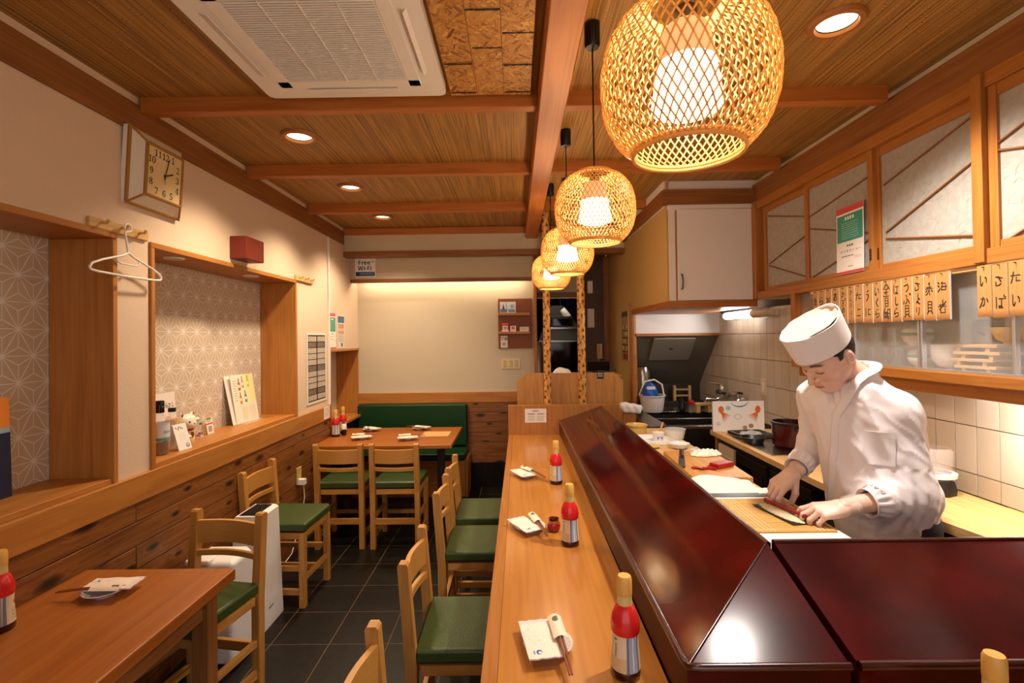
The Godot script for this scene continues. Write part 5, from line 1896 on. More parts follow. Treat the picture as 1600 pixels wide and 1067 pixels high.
func wall_clock() -> void:
	var t := thing("wall_clock", "square cream and gold wall clock with a sloping frame, hanging under the dark wall plate", "clock", V(-1.65, 2.308, -2.235))
	var q := Basis(V(0, 0, -1), V(0, 1, 0), V(1, 0, 0))   # local x to the viewer's right, z out of the wall
	t.basis = q * Basis(Vector3.RIGHT, 0.06)
	var h := 0.166
	obj("case", bx(G.new(), V(0, 0, 0.012), V(2 * h, 2 * h, 0.024), 0.002), m.white_plastic, t)
	# four sloping panels from the outer edge to the raised dial
	var i0 := 0.112
	var zz := 0.068
	for k in 4:
		var r := Basis(Vector3.BACK, k * PI / 2)
		var g := G.new()
		var A := V(-h, -h, 0.026)
		var B := V(h, -h, 0.026)
		var C := V(i0, -i0, zz)
		var D := V(-i0, -i0, zz)
		var nn := (r * (B - A).cross(D - A)).normalized()
		g.flat(r * A, r * B, r * C, r * D, nn)
		obj("bevel_panel", g, m.clock_silver, t)
		obj("gold_edge", tube(G.new(), [r * (A + V(0.006, 0.006, 0)), r * (B + V(-0.006, 0.006, 0))], 0.0085, 6), m.brass_trim, t)
		obj("gold_edge", tube(G.new(), [r * C, r * D], 0.0075, 6), m.brass_trim, t)
		obj("gold_edge", tube(G.new(), [r * A, r * D], 0.005, 6), m.brass_trim, t)
	obj("dial", bx(G.new(), V(0, 0, zz - 0.004), V(2 * i0, 2 * i0, 0.008), 0.001), m.clock_face, t)
	for k in 12:
		var a := PI / 2 - (k + 1) * TAU / 12
		var s := 0.086 / maxf(absf(cos(a)), absf(sin(a))) * 0.96
		s = minf(s, 0.096)
		text(str(k + 1), 0.030, V(cos(a) * s, sin(a) * s, zz + 0.0004), Basis.IDENTITY, m.ink, "numeral", t, "Droid Serif")
	obj("hour_hand", bx(G.new(), V(0.021, 0.008, zz + 0.003), V(0.062, 0.006, 0.001), 0.0, Basis(Vector3.BACK, 0.42)), m.ink, t)
	obj("minute_hand", bx(G.new(), V(0.007, 0.032, zz + 0.005), V(0.0045, 0.104, 0.001), 0.0, Basis(Vector3.BACK, -0.24)), m.ink, t)
	obj("second_hand", bx(G.new(), V(-0.001, -0.016, zz + 0.0062), V(0.0018, 0.05, 0.0006), 0.0), m.brass_trim, t)
	obj("hub", lathe(G.new(), [Vector2(0.005, 0.0), Vector2(0.004, 0.006), Vector2(0, 0.007)], 14, Transform3D(Basis(Vector3.RIGHT, PI / 2), V(0, 0, zz))), m.ink, t)


func text(s: String, high: float, at: Vector3, q: Basis, material: Material, called: String, parent: Node, face := "Droid Sans", bold := false) -> void:
	var f := SystemFont.new()
	f.font_names = PackedStringArray([face])
	if bold:
		f.font_weight = 700
	var t := TextMesh.new()
	t.text = s
	t.font = f
	t.font_size = 32
	t.pixel_size = high / 24.0
	t.depth = 0.0012
	t.curve_step = 1.0
	var o := obj(called, t, material, parent, at)
	o.basis = q


func bottle(called: String, label: String, at: Vector3, turn := 0.0, group := "red-capped sauce bottles") -> Node3D:
	var t := thing(called, label, "bottle", at, turn, group)
	obj("sauce", lathe(G.new(), [Vector2(0, 0.0), Vector2(0.031, 0.0), Vector2(0.0345, 0.004), Vector2(0.0350, 0.018), Vector2(0.0335, 0.022)], 28), m.sauce, t)
	var lb := lathe(G.new(), [Vector2(0.0318, 0.104), Vector2(0.0308, 0.092), Vector2(0.0312, 0.070), Vector2(0.0335, 0.044), Vector2(0.0348, 0.021)], 32, Transform3D(Basis(Vector3.UP, 0.34 * TAU)))
	for i in lb.t.size():
		lb.t[i] = onto("bottle_wrap", Vector2(1.0 - lb.t[i].x, lb.t[i].y).clamp(Vector2(0.004, 0.004), Vector2(0.996, 0.996)))
	obj("label", lb, m["print"], t)
	obj("shoulder", lathe(G.new(), [Vector2(0.0318, 0.103), Vector2(0.0335, 0.107), Vector2(0.0345, 0.122), Vector2(0.0315, 0.142), Vector2(0.0235, 0.160), Vector2(0.0175, 0.168)], 28), m.bottle_red, t)
	obj("neck", lathe(G.new(), [Vector2(0.0172, 0.166), Vector2(0.0180, 0.172), Vector2(0.0172, 0.188), Vector2(0.0180, 0.191)], 24), m.bottle_neck, t)
	obj("bottle_cap", lathe(G.new(), [Vector2(0.0172, 0.190), Vector2(0.0182, 0.194), Vector2(0.0178, 0.228), Vector2(0.0150, 0.235), Vector2(0, 0.2355)], 24), m.bottle_cap, t)
	return t


func niche_goods() -> void:
	var y := 1.0
	var t := thing("gin_bottle", "clear bottle with a white brush-lettered label and dark cap in the second recess", "bottle", V(-1.75, y, -2.425))
	obj("glass", lathe(G.new(), [Vector2(0, 0.0), Vector2(0.040, 0.0), Vector2(0.0425, 0.006), Vector2(0.0425, 0.165), Vector2(0.036, 0.180), Vector2(0.018, 0.190), Vector2(0.016, 0.205)], 24), m.clear_glass, t)
	obj("spirit", lathe(G.new(), [Vector2(0, 0.004), Vector2(0.039, 0.005), Vector2(0.0395, 0.06), Vector2(0, 0.061)], 20), m.gold_liquid, t)
	var lb := lathe(G.new(), [Vector2(0.0430, 0.155), Vector2(0.0430, 0.070)], 28)
	for i in lb.t.size():
		lb.t[i] = onto("gin_label", Vector2(clampf(fposmod(1.34 - lb.t[i].x, 1.0) * 2.0 - 0.35, 0.01, 0.99), clampf(lb.t[i].y, 0.01, 0.99)))
	obj("label", lb, m["print"], t)
	obj("bottle_cap", lathe(G.new(), [Vector2(0.0185, 0.203), Vector2(0.021, 0.205), Vector2(0.021, 0.258), Vector2(0.018, 0.263), Vector2(0, 0.263)], 22), m.dark_bottle, t)
	t = thing("liqueur_bottle", "short clear bottle of yellow liqueur with a dark cap, half behind the tent card", "bottle", V(-1.81, y, -2.60))
	obj("glass", lathe(G.new(), [Vector2(0, 0.0), Vector2(0.036, 0.0), Vector2(0.038, 0.005), Vector2(0.038, 0.13), Vector2(0.03, 0.15), Vector2(0.016, 0.165), Vector2(0.015, 0.185)], 22), m.clear_glass, t)
	obj("liqueur", lathe(G.new(), [Vector2(0, 0.004), Vector2(0.0355, 0.005), Vector2(0.0355, 0.128), Vector2(0.028, 0.146), Vector2(0, 0.147)], 20), mat("yellow_liquid", Color(0.72, 0.52, 0.10), 0.1), t)
	obj("seal", lathe(G.new(), [Vector2(0.0385, 0.062), Vector2(0.0392, 0.065), Vector2(0.0392, 0.102), Vector2(0.0385, 0.105)], 22), m.bottle_red, t)
	obj("bottle_cap", lathe(G.new(), [Vector2(0.0165, 0.183), Vector2(0.018, 0.184), Vector2(0.018, 0.203), Vector2(0, 0.205)], 18), m.ink, t)
	t = thing("niche_poster", "white poster with brush writing and two dishes behind the bottles in the recess", "poster", V(-1.895, y, -2.62))
	obj("board", card(G.new(), V(0.006, 0.145, 0), V(0, 0, -1), V(-0.06, 1, 0), 0.24, 0.26, 0.004, "niche_poster"), m["print"], t)
	t = thing("tent_card", "folded white tent card with brush marks in front of the lucky cat", "card", V(-1.735, y, -2.525), 0.0)
	obj("front_leaf", card(G.new(), V(0.022, 0.063, -0.01), V(0.12, 0, -1), V(-0.30, 1, 0), 0.085, 0.135, 0.0012, "tent_card"), m["print"], t)
	obj("rear_leaf", card(G.new(), V(-0.024, 0.063, -0.01), V(-0.12, 0, 1), V(0.32, 1, 0), 0.085, 0.135, 0.0012, "blank"), m.paper, t)
	lucky_cat(V(-1.80, y, -2.70))
	t = thing("sweet_box", "small clear box of wrapped sweets beside the lucky cat", "box", V(-1.81, y, -2.80))
	obj("box", bx(G.new(), V(0, 0.05, 0), V(0.06, 0.10, 0.05), 0.002), m.clear_glass, t)
	for i in 9:
		obj("sweet", bx(G.new(), V(rng.randf_range(-0.018, 0.018), 0.012 + 0.009 * i, rng.randf_range(-0.014, 0.014)), V(0.022, 0.009, 0.016), 0.002, Basis(Vector3.UP, rng.randf() * 3.0)), [m.label_white, m.cat_red, m.dull_steel][i % 3], t)
	t = thing("pay_card", "little stand-up card with green and red print beyond the sweets in the recess", "card", V(-1.83, y, -2.95), 0.0)
	obj("card", card(G.new(), V(0.0, 0.055, 0), V(0, 0, -1), V(-0.14, 1, 0), 0.062, 0.11, 0.002, "pay_card"), m["print"], t)
	obj("stand", bx(G.new(), V(-0.014, 0.03, 0.006), V(0.03, 0.06, 0.05), 0.002), m.yellowed_plastic, t)
	t = thing("drinks_menu", "large cream drinks menu with pictured bottles leaning on the patterned wallpaper", "menu", V(-1.84, y, -3.34))
	obj("board", card(G.new(), V(-0.005, 0.162, -0.02), V(0.10, 0, -1), V(-0.16, 1, 0), 0.235, 0.325, 0.004, "niche_menu"), m["print"], t)
	obj("back_leaf", card(G.new(), V(-0.020, 0.160, 0.01), V(0.10, 0, -1), V(-0.22, 1, 0), 0.235, 0.325, 0.003, "blank"), m.paper, t)
	obj("acrylic_stand", bx(G.new(), V(0.03, 0.008, -0.02), V(0.08, 0.014, 0.20), 0.003), m.clear_glass, t)
	t = thing("blue_banner", "dark blue and orange standing card at the very left edge in the first recess", "card", V(-1.84, y, -1.74))
	obj("card", card(G.new(), V(0, 0.18, 0), V(0, 0, -1), V(-0.03, 1, 0), 0.10, 0.36, 0.006, "beer_banner"), m["print"], t)


func lucky_cat(at: Vector3) -> void:
	var t := thing("lucky_cat", "white ceramic beckoning cat figurine with red ears sitting in the second recess", "figurine", at, PI * 0.5 - 0.15)
	obj("body", lathe(G.new(), [Vector2(0, 0), Vector2(0.036, 0), Vector2(0.040, 0.012), Vector2(0.041, 0.03), Vector2(0.034, 0.058), Vector2(0.026, 0.075), Vector2(0, 0.08)], 24, Transform3D.IDENTITY, 60.0, Vector2(1.0, 0.85)), m.cat_white, t)
	var hd := nets(G.new(), V(-0.07, 0.05, -0.06), V(0.07, 0.20, 0.065), 0.005, func(p: Vector3) -> float:
		var d := ell(p, V(0, 0.112, 0.004), V(0.051, 0.044, 0.042))
		d = smin(d, ell(p, V(0, 0.098, 0.034), V(0.022, 0.015, 0.014)), 0.012)
		for s in [-1.0, 1.0]:
			d = smin(d, cap(p, V(0.030 * s, 0.140, 0.0), V(0.038 * s, 0.163, -0.002), 0.016, 0.004), 0.010)
		return d)
	var head := obj("head", hd, m.cat_white, t)
	for s in [-1, 1]:
		obj("ear_lining", lathe(G.new(), [Vector2(0, 0.020), Vector2(0.006, 0.008), Vector2(0.010, -0.002), Vector2(0, -0.006)], 12, Transform3D(Basis(Vector3.BACK, -0.33 * s), V(0.034 * s, 0.147, 0.009)), 60.0, Vector2(1, 0.45)), m.cat_red, head)
		obj("eye", lathe(G.new(), [Vector2(0.0055, 0.0), Vector2(0.004, 0.002), Vector2(0, 0.003)], 12, Transform3D(Basis(Vector3.RIGHT, PI / 2) , V(0.022 * s, 0.116, 0.040))), m.ink, head)
	obj("nose", lathe(G.new(), [Vector2(0.006, 0), Vector2(0.004, 0.003), Vector2(0, 0.004)], 12, Transform3D(Basis(Vector3.RIGHT, PI / 2), V(0, 0.104, 0.046))), m.ink, head)
	obj("collar", lathe(G.new(), [Vector2(0.029, 0.066), Vector2(0.033, 0.070), Vector2(0.033, 0.075), Vector2(0.028, 0.079)], 22), m.cat_red, t)
	obj("coin", lathe(G.new(), [Vector2(0, 0), Vector2(0.013, 0), Vector2(0.013, 0.004), Vector2(0, 0.004)], 16, Transform3D(Basis(Vector3.RIGHT, PI / 2), V(0, 0.045, 0.034)), 40.0, Vector2(0.8, 1.2)), m.gold, t)
	obj("paw", tube(G.new(), [V(0.034, 0.05, 0.008), V(0.05, 0.085, 0.016), V(0.050, 0.118, 0.022), V(0.047, 0.126, 0.026)], [0.013, 0.012, 0.012, 0.009], 12), m.cat_white, t)
	obj("paw", tube(G.new(), [V(-0.032, 0.05, 0.012), V(-0.026, 0.036, 0.03), V(-0.012, 0.035, 0.040)], [0.012, 0.011, 0.008], 12), m.cat_white, t)


# ---------------------------------------------------------------- back of the room

func build_back_things() -> void:
	var t := thing("wifi_sign", "white and blue free wireless sign on the panel above the back wall", "sign", V(-1.50, 2.268, -4.974))
	obj("plate", card(G.new(), V(0, 0, 0), V(1, 0, 0), V(0, 1, 0), 0.205, 0.185, 0.003, "wifi_sign"), m["print"], t)
	text("Free", 0.044, V(-0.010, 0.052, 0.0036), Basis.IDENTITY, m.navy_ink, "lettering", t, "Droid Sans", true)
	text("Wi-Fi", 0.044, V(-0.004, -0.004, 0.0036), Basis.IDENTITY, m.navy_ink, "lettering", t, "Droid Sans", true)
	# notice shelf
	t = thing("notice_shelf", "reddish wooden wall board with two narrow ledges on the cream back wall", "shelf", V(0.001, 1.695, -5.2))
	obj("back_board", bx(G.new(), V(0, 0, 0.008), V(0.355, 0.52, 0.016), 0.002), mat("shelf_wood", Color(0.50, 0.27, 0.15), 0.6), t)
	obj("ledge", bx(G.new(), V(-0.012, 0.095, 0.038), V(0.33, 0.028, 0.05), 0.003), m.panel_wood, t)
	obj("ledge", bx(G.new(), V(-0.012, -0.098, 0.038), V(0.33, 0.026, 0.05), 0.003), m.panel_wood, t)
	var S := [["view_print", "pale blue picture print on the upper ledge of the wall board", -0.075, 0.166, 0.165, 0.118], ["red_sign", "red and white sign at the left of the lower ledge", -0.105, -0.037, 0.078, 0.096], ["logo_card", "small white card with a dark red square, middle of the lower ledge", -0.022, -0.055, 0.060, 0.060], ["white_card", "low plain white card at the right of the lower ledge", 0.094, -0.061, 0.095, 0.048], ["green_card", "white card with red and green print under the lower ledge", -0.118, -0.190, 0.072, 0.126]]
	for q in S:
		var n := thing("display_card", q[1], "card", V(0.001 + q[2], 1.695 + q[3], -5.2))
		obj("card", card(G.new(), V(0, 0, 0.020 if q[0] == "green_card" else 0.04), V(1, 0, 0), V(0, 1, 0), q[4], q[5], 0.003, q[0]), m["print"], n)
	t = thing("switch_plate", "cream triple light switch plate low on the back wall", "switch", V(-0.052, 1.276, -5.2))
	obj("plate", bx(G.new(), V(0, 0, 0.004), V(0.20, 0.11, 0.008), 0.002), m.cream_plastic, t)
	for k in 3:
		obj("switch", bx(G.new(), V(-0.06 + k * 0.06, 0, 0.010), V(0.034, 0.07, 0.006), 0.002), m.yellowed_plastic, t)
	# cable on the beam end
	t = thing("hanging_cable", "loose thin grey cable looping from the end of the long beam", "cable", V(0.168, 2.5, -5.02))
	obj("wire", tube(G.new(), [V(-0.07, 0.05, 0), V(-0.075, -0.03, 0.0), V(-0.03, -0.045, 0.02), V(0.04, -0.04, 0.02), V(0.07, 0.0, 0.01), V(0.06, 0.06, 0)], 0.003, 6), m.dull_steel, t)
	obj("wire", tube(G.new(), [V(-0.07, -0.03, 0.02), V(-0.066, -0.10, 0.02), V(-0.02, -0.19, 0.03), V(0.04, -0.21, 0.03), V(0.08, -0.15, 0.02)], 0.0025, 6), m.white_plastic, t)
	# passage: split curtain, register screen, phone
	t = thing("noren_curtain", "dark navy split curtain across the kitchen doorway, its two halves drawn apart", "curtain", V(0.24, 0, -5.58))
	obj("rod", tube(G.new(), [V(-0.02, 1.985, 0), V(0.55, 1.985, 0)], 0.007, 8), m.white_plastic, t)
	var hem := func(u: float) -> float: return 1.50 + 0.40 * clampf((u - 0.12) / 0.5, 0.0, 1.0)
	var lf := G.new()
	sheet(lf, 16, 8, func(u: float, v: float) -> Vector3: return V(-0.015 + 0.285 * u, lerpf(1.98, hem.call(u), v), 0.010 * sin(u * 17.0) * (0.4 + v)), 0.003)
	obj("left_half", lf, m.navy_cloth, t)
	var rg := G.new()
	sheet(rg, 16, 8, func(u: float, v: float) -> Vector3: return V(0.272 + 0.27 * u, lerpf(1.98, 1.90 - 0.28 * smoothstep(0.0, 1.0, u), v), 0.010 * sin(u * 15.0 + 1.0) * (0.4 + v)), 0.003)
	obj("right_half", rg, m.navy_cloth, t)
	t = thing("register_screen", "black point-of-sale screen on the sill behind the plank screen", "screen", V(0.73, 1.238, -4.40))
	obj("screen", bx(G.new(), V(0, 0.045, 0), V(0.215, 0.10, 0.016), 0.004, Basis(Vector3.RIGHT, -0.2)), m.black_plastic, t)
	obj("display_glass", bx(G.new(), V(0, 0.047, 0.0095), V(0.195, 0.08, 0.002), 0.0, Basis(Vector3.RIGHT, -0.2)), m.dark_glass, t)
	obj("foot", bx(G.new(), V(0, -0.01, -0.02), V(0.10, 0.03, 0.09), 0.004), m.black_plastic, t)
	obj("lead", tube(G.new(), [V(0.10, 0.03, 0), V(0.145, 0.028, -0.01), V(0.158, -0.01, -0.01), V(0.14, -0.06, -0.02)], 0.003, 6), m.black_plastic, t)
	var cu := thing("register_desk", "desk behind the plank screen carrying the register screen", "desk", V(0.5, 0, -4.52))
	obj("top", bx(G.new(), V(0, 1.20, 0), V(0.85, 0.025, 0.34), 0.003), m.panel_wood, cu)
	for x in [-0.38, 0.38]:
		obj("leg", bx(G.new(), V(x, 0.594, 0), V(0.04, 1.188, 0.30), 0.003), m.panel_wood, cu)
	t = thing("delivery_tag", "small dark grey delivery sticker hanging on the plank screen under the register screen", "sign", V(0.725, 1.222, -4.262))
	obj("plate", bx(G.new(), V(0, 0, 0), V(0.058, 0.075, 0.003), 0.001), m.dark_plastic, t)
	text("Uber", 0.0155, V(0, 0.008, 0.002), Basis.IDENTITY, m.white_paint, "lettering", t, "Droid Sans", true)
	text("Eats", 0.0155, V(0, -0.012, 0.002), Basis.IDENTITY, m.white_paint, "lettering", t, "Droid Sans", true)
	t = thing("folded_cloth", "rounded heap of white cloth on the desk between the bamboo poles", "cloth", V(0.41, 1.212, -4.45))
	obj("cloth", nets(G.new(), V(-0.1, -0.01, -0.09), V(0.1, 0.09, 0.09), 0.008, func(p: Vector3) -> float: return maxf(ell(p, V(0, 0.0, 0), V(0.085, 0.062, 0.07)) + 0.004 * sin(p.x * 60.0 + p.z * 40.0), -p.y)), m.cloth, t)
	t = thing("wall_phone", "old cream telephone handset on the dark boarded wall of the passage", "telephone", V(0.945, 1.36, -5.6))
	obj("base", bx(G.new(), V(0, 0.02, 0.02), V(0.06, 0.17, 0.04), 0.006), m.yellowed_plastic, t)
	obj("handset", bx(G.new(), V(-0.022, 0.015, 0.05), V(0.022, 0.15, 0.03), 0.008), m.yellowed_plastic, t)
	obj("coil_cord", tube(G.new(), [V(-0.02, -0.06, 0.05), V(-0.01, -0.12, 0.05), V(0.01, -0.13, 0.045), V(0.03, -0.10, 0.04)], 0.006, 6), m.yellowed_plastic, t)
	t = thing("wall_calendar", "pale narrow calendar on the dark boarded wall beside the thicker bamboo pole", "calendar", V(0.855, 1.755, -5.6))
	obj("paper", bx(G.new(), V(0, 0, 0.004), V(0.075, 0.21, 0.006), 0.0), m.paper, t)
	t = thing("wall_unit", "small white plastic wall unit high on the dark boarded wall of the passage", "box", V(0.845, 2.10, -5.6))
	obj("body", bx(G.new(), V(0, 0, 0.03), V(0.06, 0.14, 0.06), 0.006), m.white_plastic, t)
	t = thing("kitchen_poster", "framed picture chart with a red foot on the yellow passage wall beside the corner post", "poster", V(1.064, 1.55, -4.79))
	obj("paper", card(G.new(), V(-0.001, 0, 0), V(0, 0, 1), V(0, 1, 0), 0.28, 0.48, 0.006, "kitchen_calendar"), m["print"], t)
	# far kitchen seen through the doorway
	t = thing("kitchen_rack", "stainless kitchen rack with an oven on it, seen through the parted curtain", "rack", V(0.58, 0, -6.6))
	obj("upper_shelf", bx(G.new(), V(0, 1.66, 0), V(0.60, 0.025, 0.4), 0.003), m.steel, t)
	obj("back_panel", bx(G.new(), V(0, 1.575, 0.05), V(0.60, 0.15, 0.01), 0.0), m.dull_steel, t)
	obj("worktop", bx(G.new(), V(0, 1.49, 0), V(0.62, 0.02, 0.45), 0.003), m.steel, t)
	obj("dark_front", bx(G.new(), V(0, 0.75, 0.0), V(0.58, 1.46, 0.40), 0.004), m.dark_glass, t)
	obj("side_post", bx(G.new(), V(0.27, 0.75, 0.23), V(0.06, 1.48, 0.03), 0.002), m.beam_wood, t)
	t = thing("kitchen_oven", "black oven on the upper shelf of the kitchen rack", "oven", V(0.62, 1.673, -6.6))
	obj("body", bx(G.new(), V(0, 0.07, 0), V(0.30, 0.14, 0.3), 0.006), m.black_plastic, t)
	obj("door", bx(G.new(), V(0, 0.065, 0.152), V(0.25, 0.09, 0.006), 0.002), m.dark_glass, t)
	t = thing("plastic_bag", "pale crumpled plastic bag on the oven under the curtain", "bag", V(0.69, 1.815, -6.55))
	obj("bag", nets(G.new(), V(-0.12, -0.01, -0.08), V(0.12, 0.16, 0.08), 0.01, func(p: Vector3) -> float: return ell(p, V(0, 0.06, 0), V(0.085, 0.062, 0.055)) + 0.008 * sin(p.x * 50.0) * sin(p.y * 60.0)), m.film, t)
	t = thing("steel_bin", "bright tall steel drum at the left of the kitchen doorway", "drum", V(0.28, 0, -6.2))
	obj("drum", lathe(G.new(), [Vector2(0, 0), Vector2(0.10, 0), Vector2(0.115, 0.05), Vector2(0.11, 1.44), Vector2(0.09, 1.49), Vector2(0, 1.50)], 24), m.steel, t)
	omni(self, "kitchen_lamp", V(0.45, 2.35, -6.3), Color(1.0, 0.95, 0.86), 0.5, 0.1)
	var kl := thing("kitchen_ceiling_lamp", "round white ceiling lamp of the back kitchen", "light", V(0.45, 2.627, -6.3))
	obj("lamp_glass", lathe(G.new(), [Vector2(0.12, 0), Vector2(0.11, -0.03), Vector2(0, -0.05)], 24), m.tube_glow, kl)


# ---------------------------------------------------------------- things on tables and counter

func setting(at: Vector3, turn: float, where: String, sway := 0.0) -> void:
	# a small plate with a wrapped towel and paper-sleeved chopsticks laid across it
	var t := thing("small_plate", "small white dotted plate " + where, "plate", at, turn, "small plates laid out for guests")
	obj("body", lathe(G.new(), [Vector2(0, 0.003), Vector2(0.030, 0.0), Vector2(0.032, 0.004), Vector2(0.050, 0.012), Vector2(0.0645, 0.021), Vector2(0.063, 0.023), Vector2(0.048, 0.0155), Vector2(0.030, 0.0085), Vector2(0, 0.008)], 36), m.china, t)
	var dots := G.new()
	for i in 22:
		var a := TAU * i / 22
		lathe(dots, [Vector2(0.0018, 0.0), Vector2(0.001, 0.0006), Vector2(0, 0.0007)], 6, Transform3D(Basis(Vector3.BACK, 0.47).rotated(Vector3.UP, -a), V(cos(a) * 0.0565, 0.0194, sin(a) * 0.0565)))
	tag(obj("dot_print", dots, m.dull_steel, t), "", "", "", "stuff")
	var q := Basis(Vector3.UP, turn)
	var p := thing("towel_packet", "white hand towel packet on the small plate " + where, "hand towel", at + q * V(-0.022, 0.026, -0.005), turn + 0.16 + sway, "wrapped hand towels")
	var g := G.new()
	sheet(g, 8, 12, func(u: float, v: float) -> Vector3: return V((u - 0.5) * 0.084, 0.004 * sin(PI * u) * sin(PI * v) + 0.0012 * sin(u * 19.0 + v * 13.0), (v - 0.5) * 0.165), 0.0035)
	for i in g.t.size():
		g.t[i] = onto("towel_packet", g.t[i].clamp(Vector2(0.01, 0.01), Vector2(0.99, 0.99)))
	obj("packet", g, m["print"], p)
	var c := thing("chopsticks", "brown paper-sleeved chopsticks on the small plate " + where, "chopsticks", at + q * V(0.031, 0.037, 0.0), turn + 0.10 - sway, "sleeved chopsticks")
	for s in [-1, 1]:
		obj("stick", tube(G.new(), [V(0.0045 * s, 0.0035, -0.06), V(0.004 * s, -0.002, 0.06), V(0.003 * s, -0.012, 0.135)], [0.0038, 0.0034, 0.0024], 8), m.chopstick_wood, c)
	g = G.new()
	sheet(g, 6, 1, func(u: float, v: float) -> Vector3: return V((u - 0.5) * 0.036, 0.0085 - 0.009 * pow(absf(u - 0.5) * 2.0, 2.0), -0.085 + 0.10 * v), 0.001)
	for i in g.t.size():
		g.t[i] = onto("chopstick_sleeve", g.t[i].clamp(Vector2(0.01, 0.01), Vector2(0.99, 0.99)))
	obj("paper_sleeve", g, m["print"], c)


func build_counter_things() -> void:
	setting(V(0.074, 0.74, -1.295), 0.0, "nearest on the eating counter")
	setting(V(0.052, 0.74, -2.09), 0.25, "midway along the eating counter", 0.1)
	setting(V(0.052, 0.74, -2.885), 0.4, "at the far end of the eating counter", -0.1)
	setting(V(-1.395, 0.70, -1.675), -PI / 2 - 0.1, "on the foreground table")
	setting(V(-1.36, 0.70, -4.60), PI + 0.6, "back left of the back table", 0.2)
	setting(V(-0.905, 0.70, -4.63), PI + 0.9, "back right of the back table")
	setting(V(-1.315, 0.70, -4.23), PI / 2 + 0.2, "front left of the back table", 0.1)
	setting(V(-0.91, 0.70, -4.18), PI / 2 + 0.1, "front right of the back table")
	var t := thing("place_mat", "thin pale paper mat on the right of the back table", "mat", V(-0.715, 0.7005, -4.42), 0.0)
	obj("paper", card(G.new(), V(0, 0, 0), V(1, 0, 0), V(0.0, 0, -1), 0.24, 0.22, 0.001, "place_mat"), m["print"], t)
	bottle("sauce_bottle", "red sauce bottle with gold cap, nearest on the eating counter", V(0.254, 0.74, -1.20), 0.2)
	bottle("sauce_bottle", "red sauce bottle with gold cap, midway along the counter beside the red jar", V(0.203, 0.74, -1.945), 0.25)
	bottle("sauce_bottle", "red sauce bottle with gold cap, far end of the eating counter", V(0.215, 0.74, -2.75), 0.3)
	bottle("sauce_bottle", "red sauce bottle, only its gold cap showing before the near ledge", V(0.845, 0.74, -0.895), 0.0)
	bottle("sauce_bottle", "red sauce bottle cut by the left edge of the view on the foreground table", V(-1.545, 0.70, -1.475), 0.5)
	bottle("sauce_bottle", "red sauce bottle on the back table, the nearer of two by the wall", V(-1.590, 0.70, -4.36), 0.3)
	bottle("sauce_bottle", "red sauce bottle on the back table, the farther of two by the wall", V(-1.585, 0.70, -4.53), 0.3)
	for q in [[V(-1.505, 0.70, -1.405), "dark soy bottle beside the red bottle at the left edge of the foreground table"], [V(-1.535, 0.70, -4.41), "small dark soy bottle with a white label beside the red bottles on the back table"]]:
		t = thing("soy_bottle", q[1], "bottle", q[0], 0, "soy bottles")
		obj("glass", lathe(G.new(), [Vector2(0, 0), Vector2(0.020, 0), Vector2(0.021, 0.004), Vector2(0.021, 0.055), Vector2(0, 0.056)], 22), m.soy, t)
		obj("label", lathe(G.new(), [Vector2(0.0212, 0.054), Vector2(0.0212, 0.092), Vector2(0.012, 0.104)], 22), m.paper, t)
		obj("bottle_cap", lathe(G.new(), [Vector2(0.012, 0.102), Vector2(0.012, 0.114), Vector2(0, 0.115)], 16), m.ink, t)
	t = thing("spice_jar", "small round red glass jar beside the middle bottle on the eating counter", "jar", V(0.150, 0.74, -2.08))
	obj("glass", lathe(G.new(), [Vector2(0, 0), Vector2(0.018, 0), Vector2(0.027, 0.012), Vector2(0.029, 0.026), Vector2(0.022, 0.042), Vector2(0.019, 0.048)], 24), m.red_glass, t)
	obj("spice", lathe(G.new(), [Vector2(0, 0.003), Vector2(0.017, 0.003), Vector2(0.025, 0.013), Vector2(0.026, 0.022), Vector2(0, 0.023)], 20), m.bottle_red, t)
	obj("lid", lathe(G.new(), [Vector2(0.020, 0.046), Vector2(0.021, 0.054), Vector2(0, 0.056)], 20), m.sauce, t)
	t = thing("fee_notice", "small white printed notice on the end board of the eating counter", "notice", V(0.160, 0.897, -4.1318))
	obj("paper", card(G.new(), V(0, 0, 0), V(1, 0, 0), V(0, 1, 0), 0.178, 0.115, 0.001, "fee_notice"), m["print"], t)
	t = thing("hand_towel", "white rolled towel lying on the right end of the end board", "towel", V(0.955, 0.952, -4.145))
	obj("cloth", nets(G.new(), V(-0.11, -0.07, -0.07), V(0.11, 0.07, 0.07), 0.006, func(p: Vector3) -> float: return smin(cap(p, V(-0.062, 0.012, 0.004), V(0.062, -0.006, 0.006), 0.036, 0.032), cap(p, V(-0.055, -0.022, 0.022), V(0.06, -0.032, 0.022), 0.018, 0.016), 0.02) + 0.0025 * sin(p.x * 110.0 + p.y * 60.0)), m.cloth, t)


# ---------------------------------------------------------------- kitchen

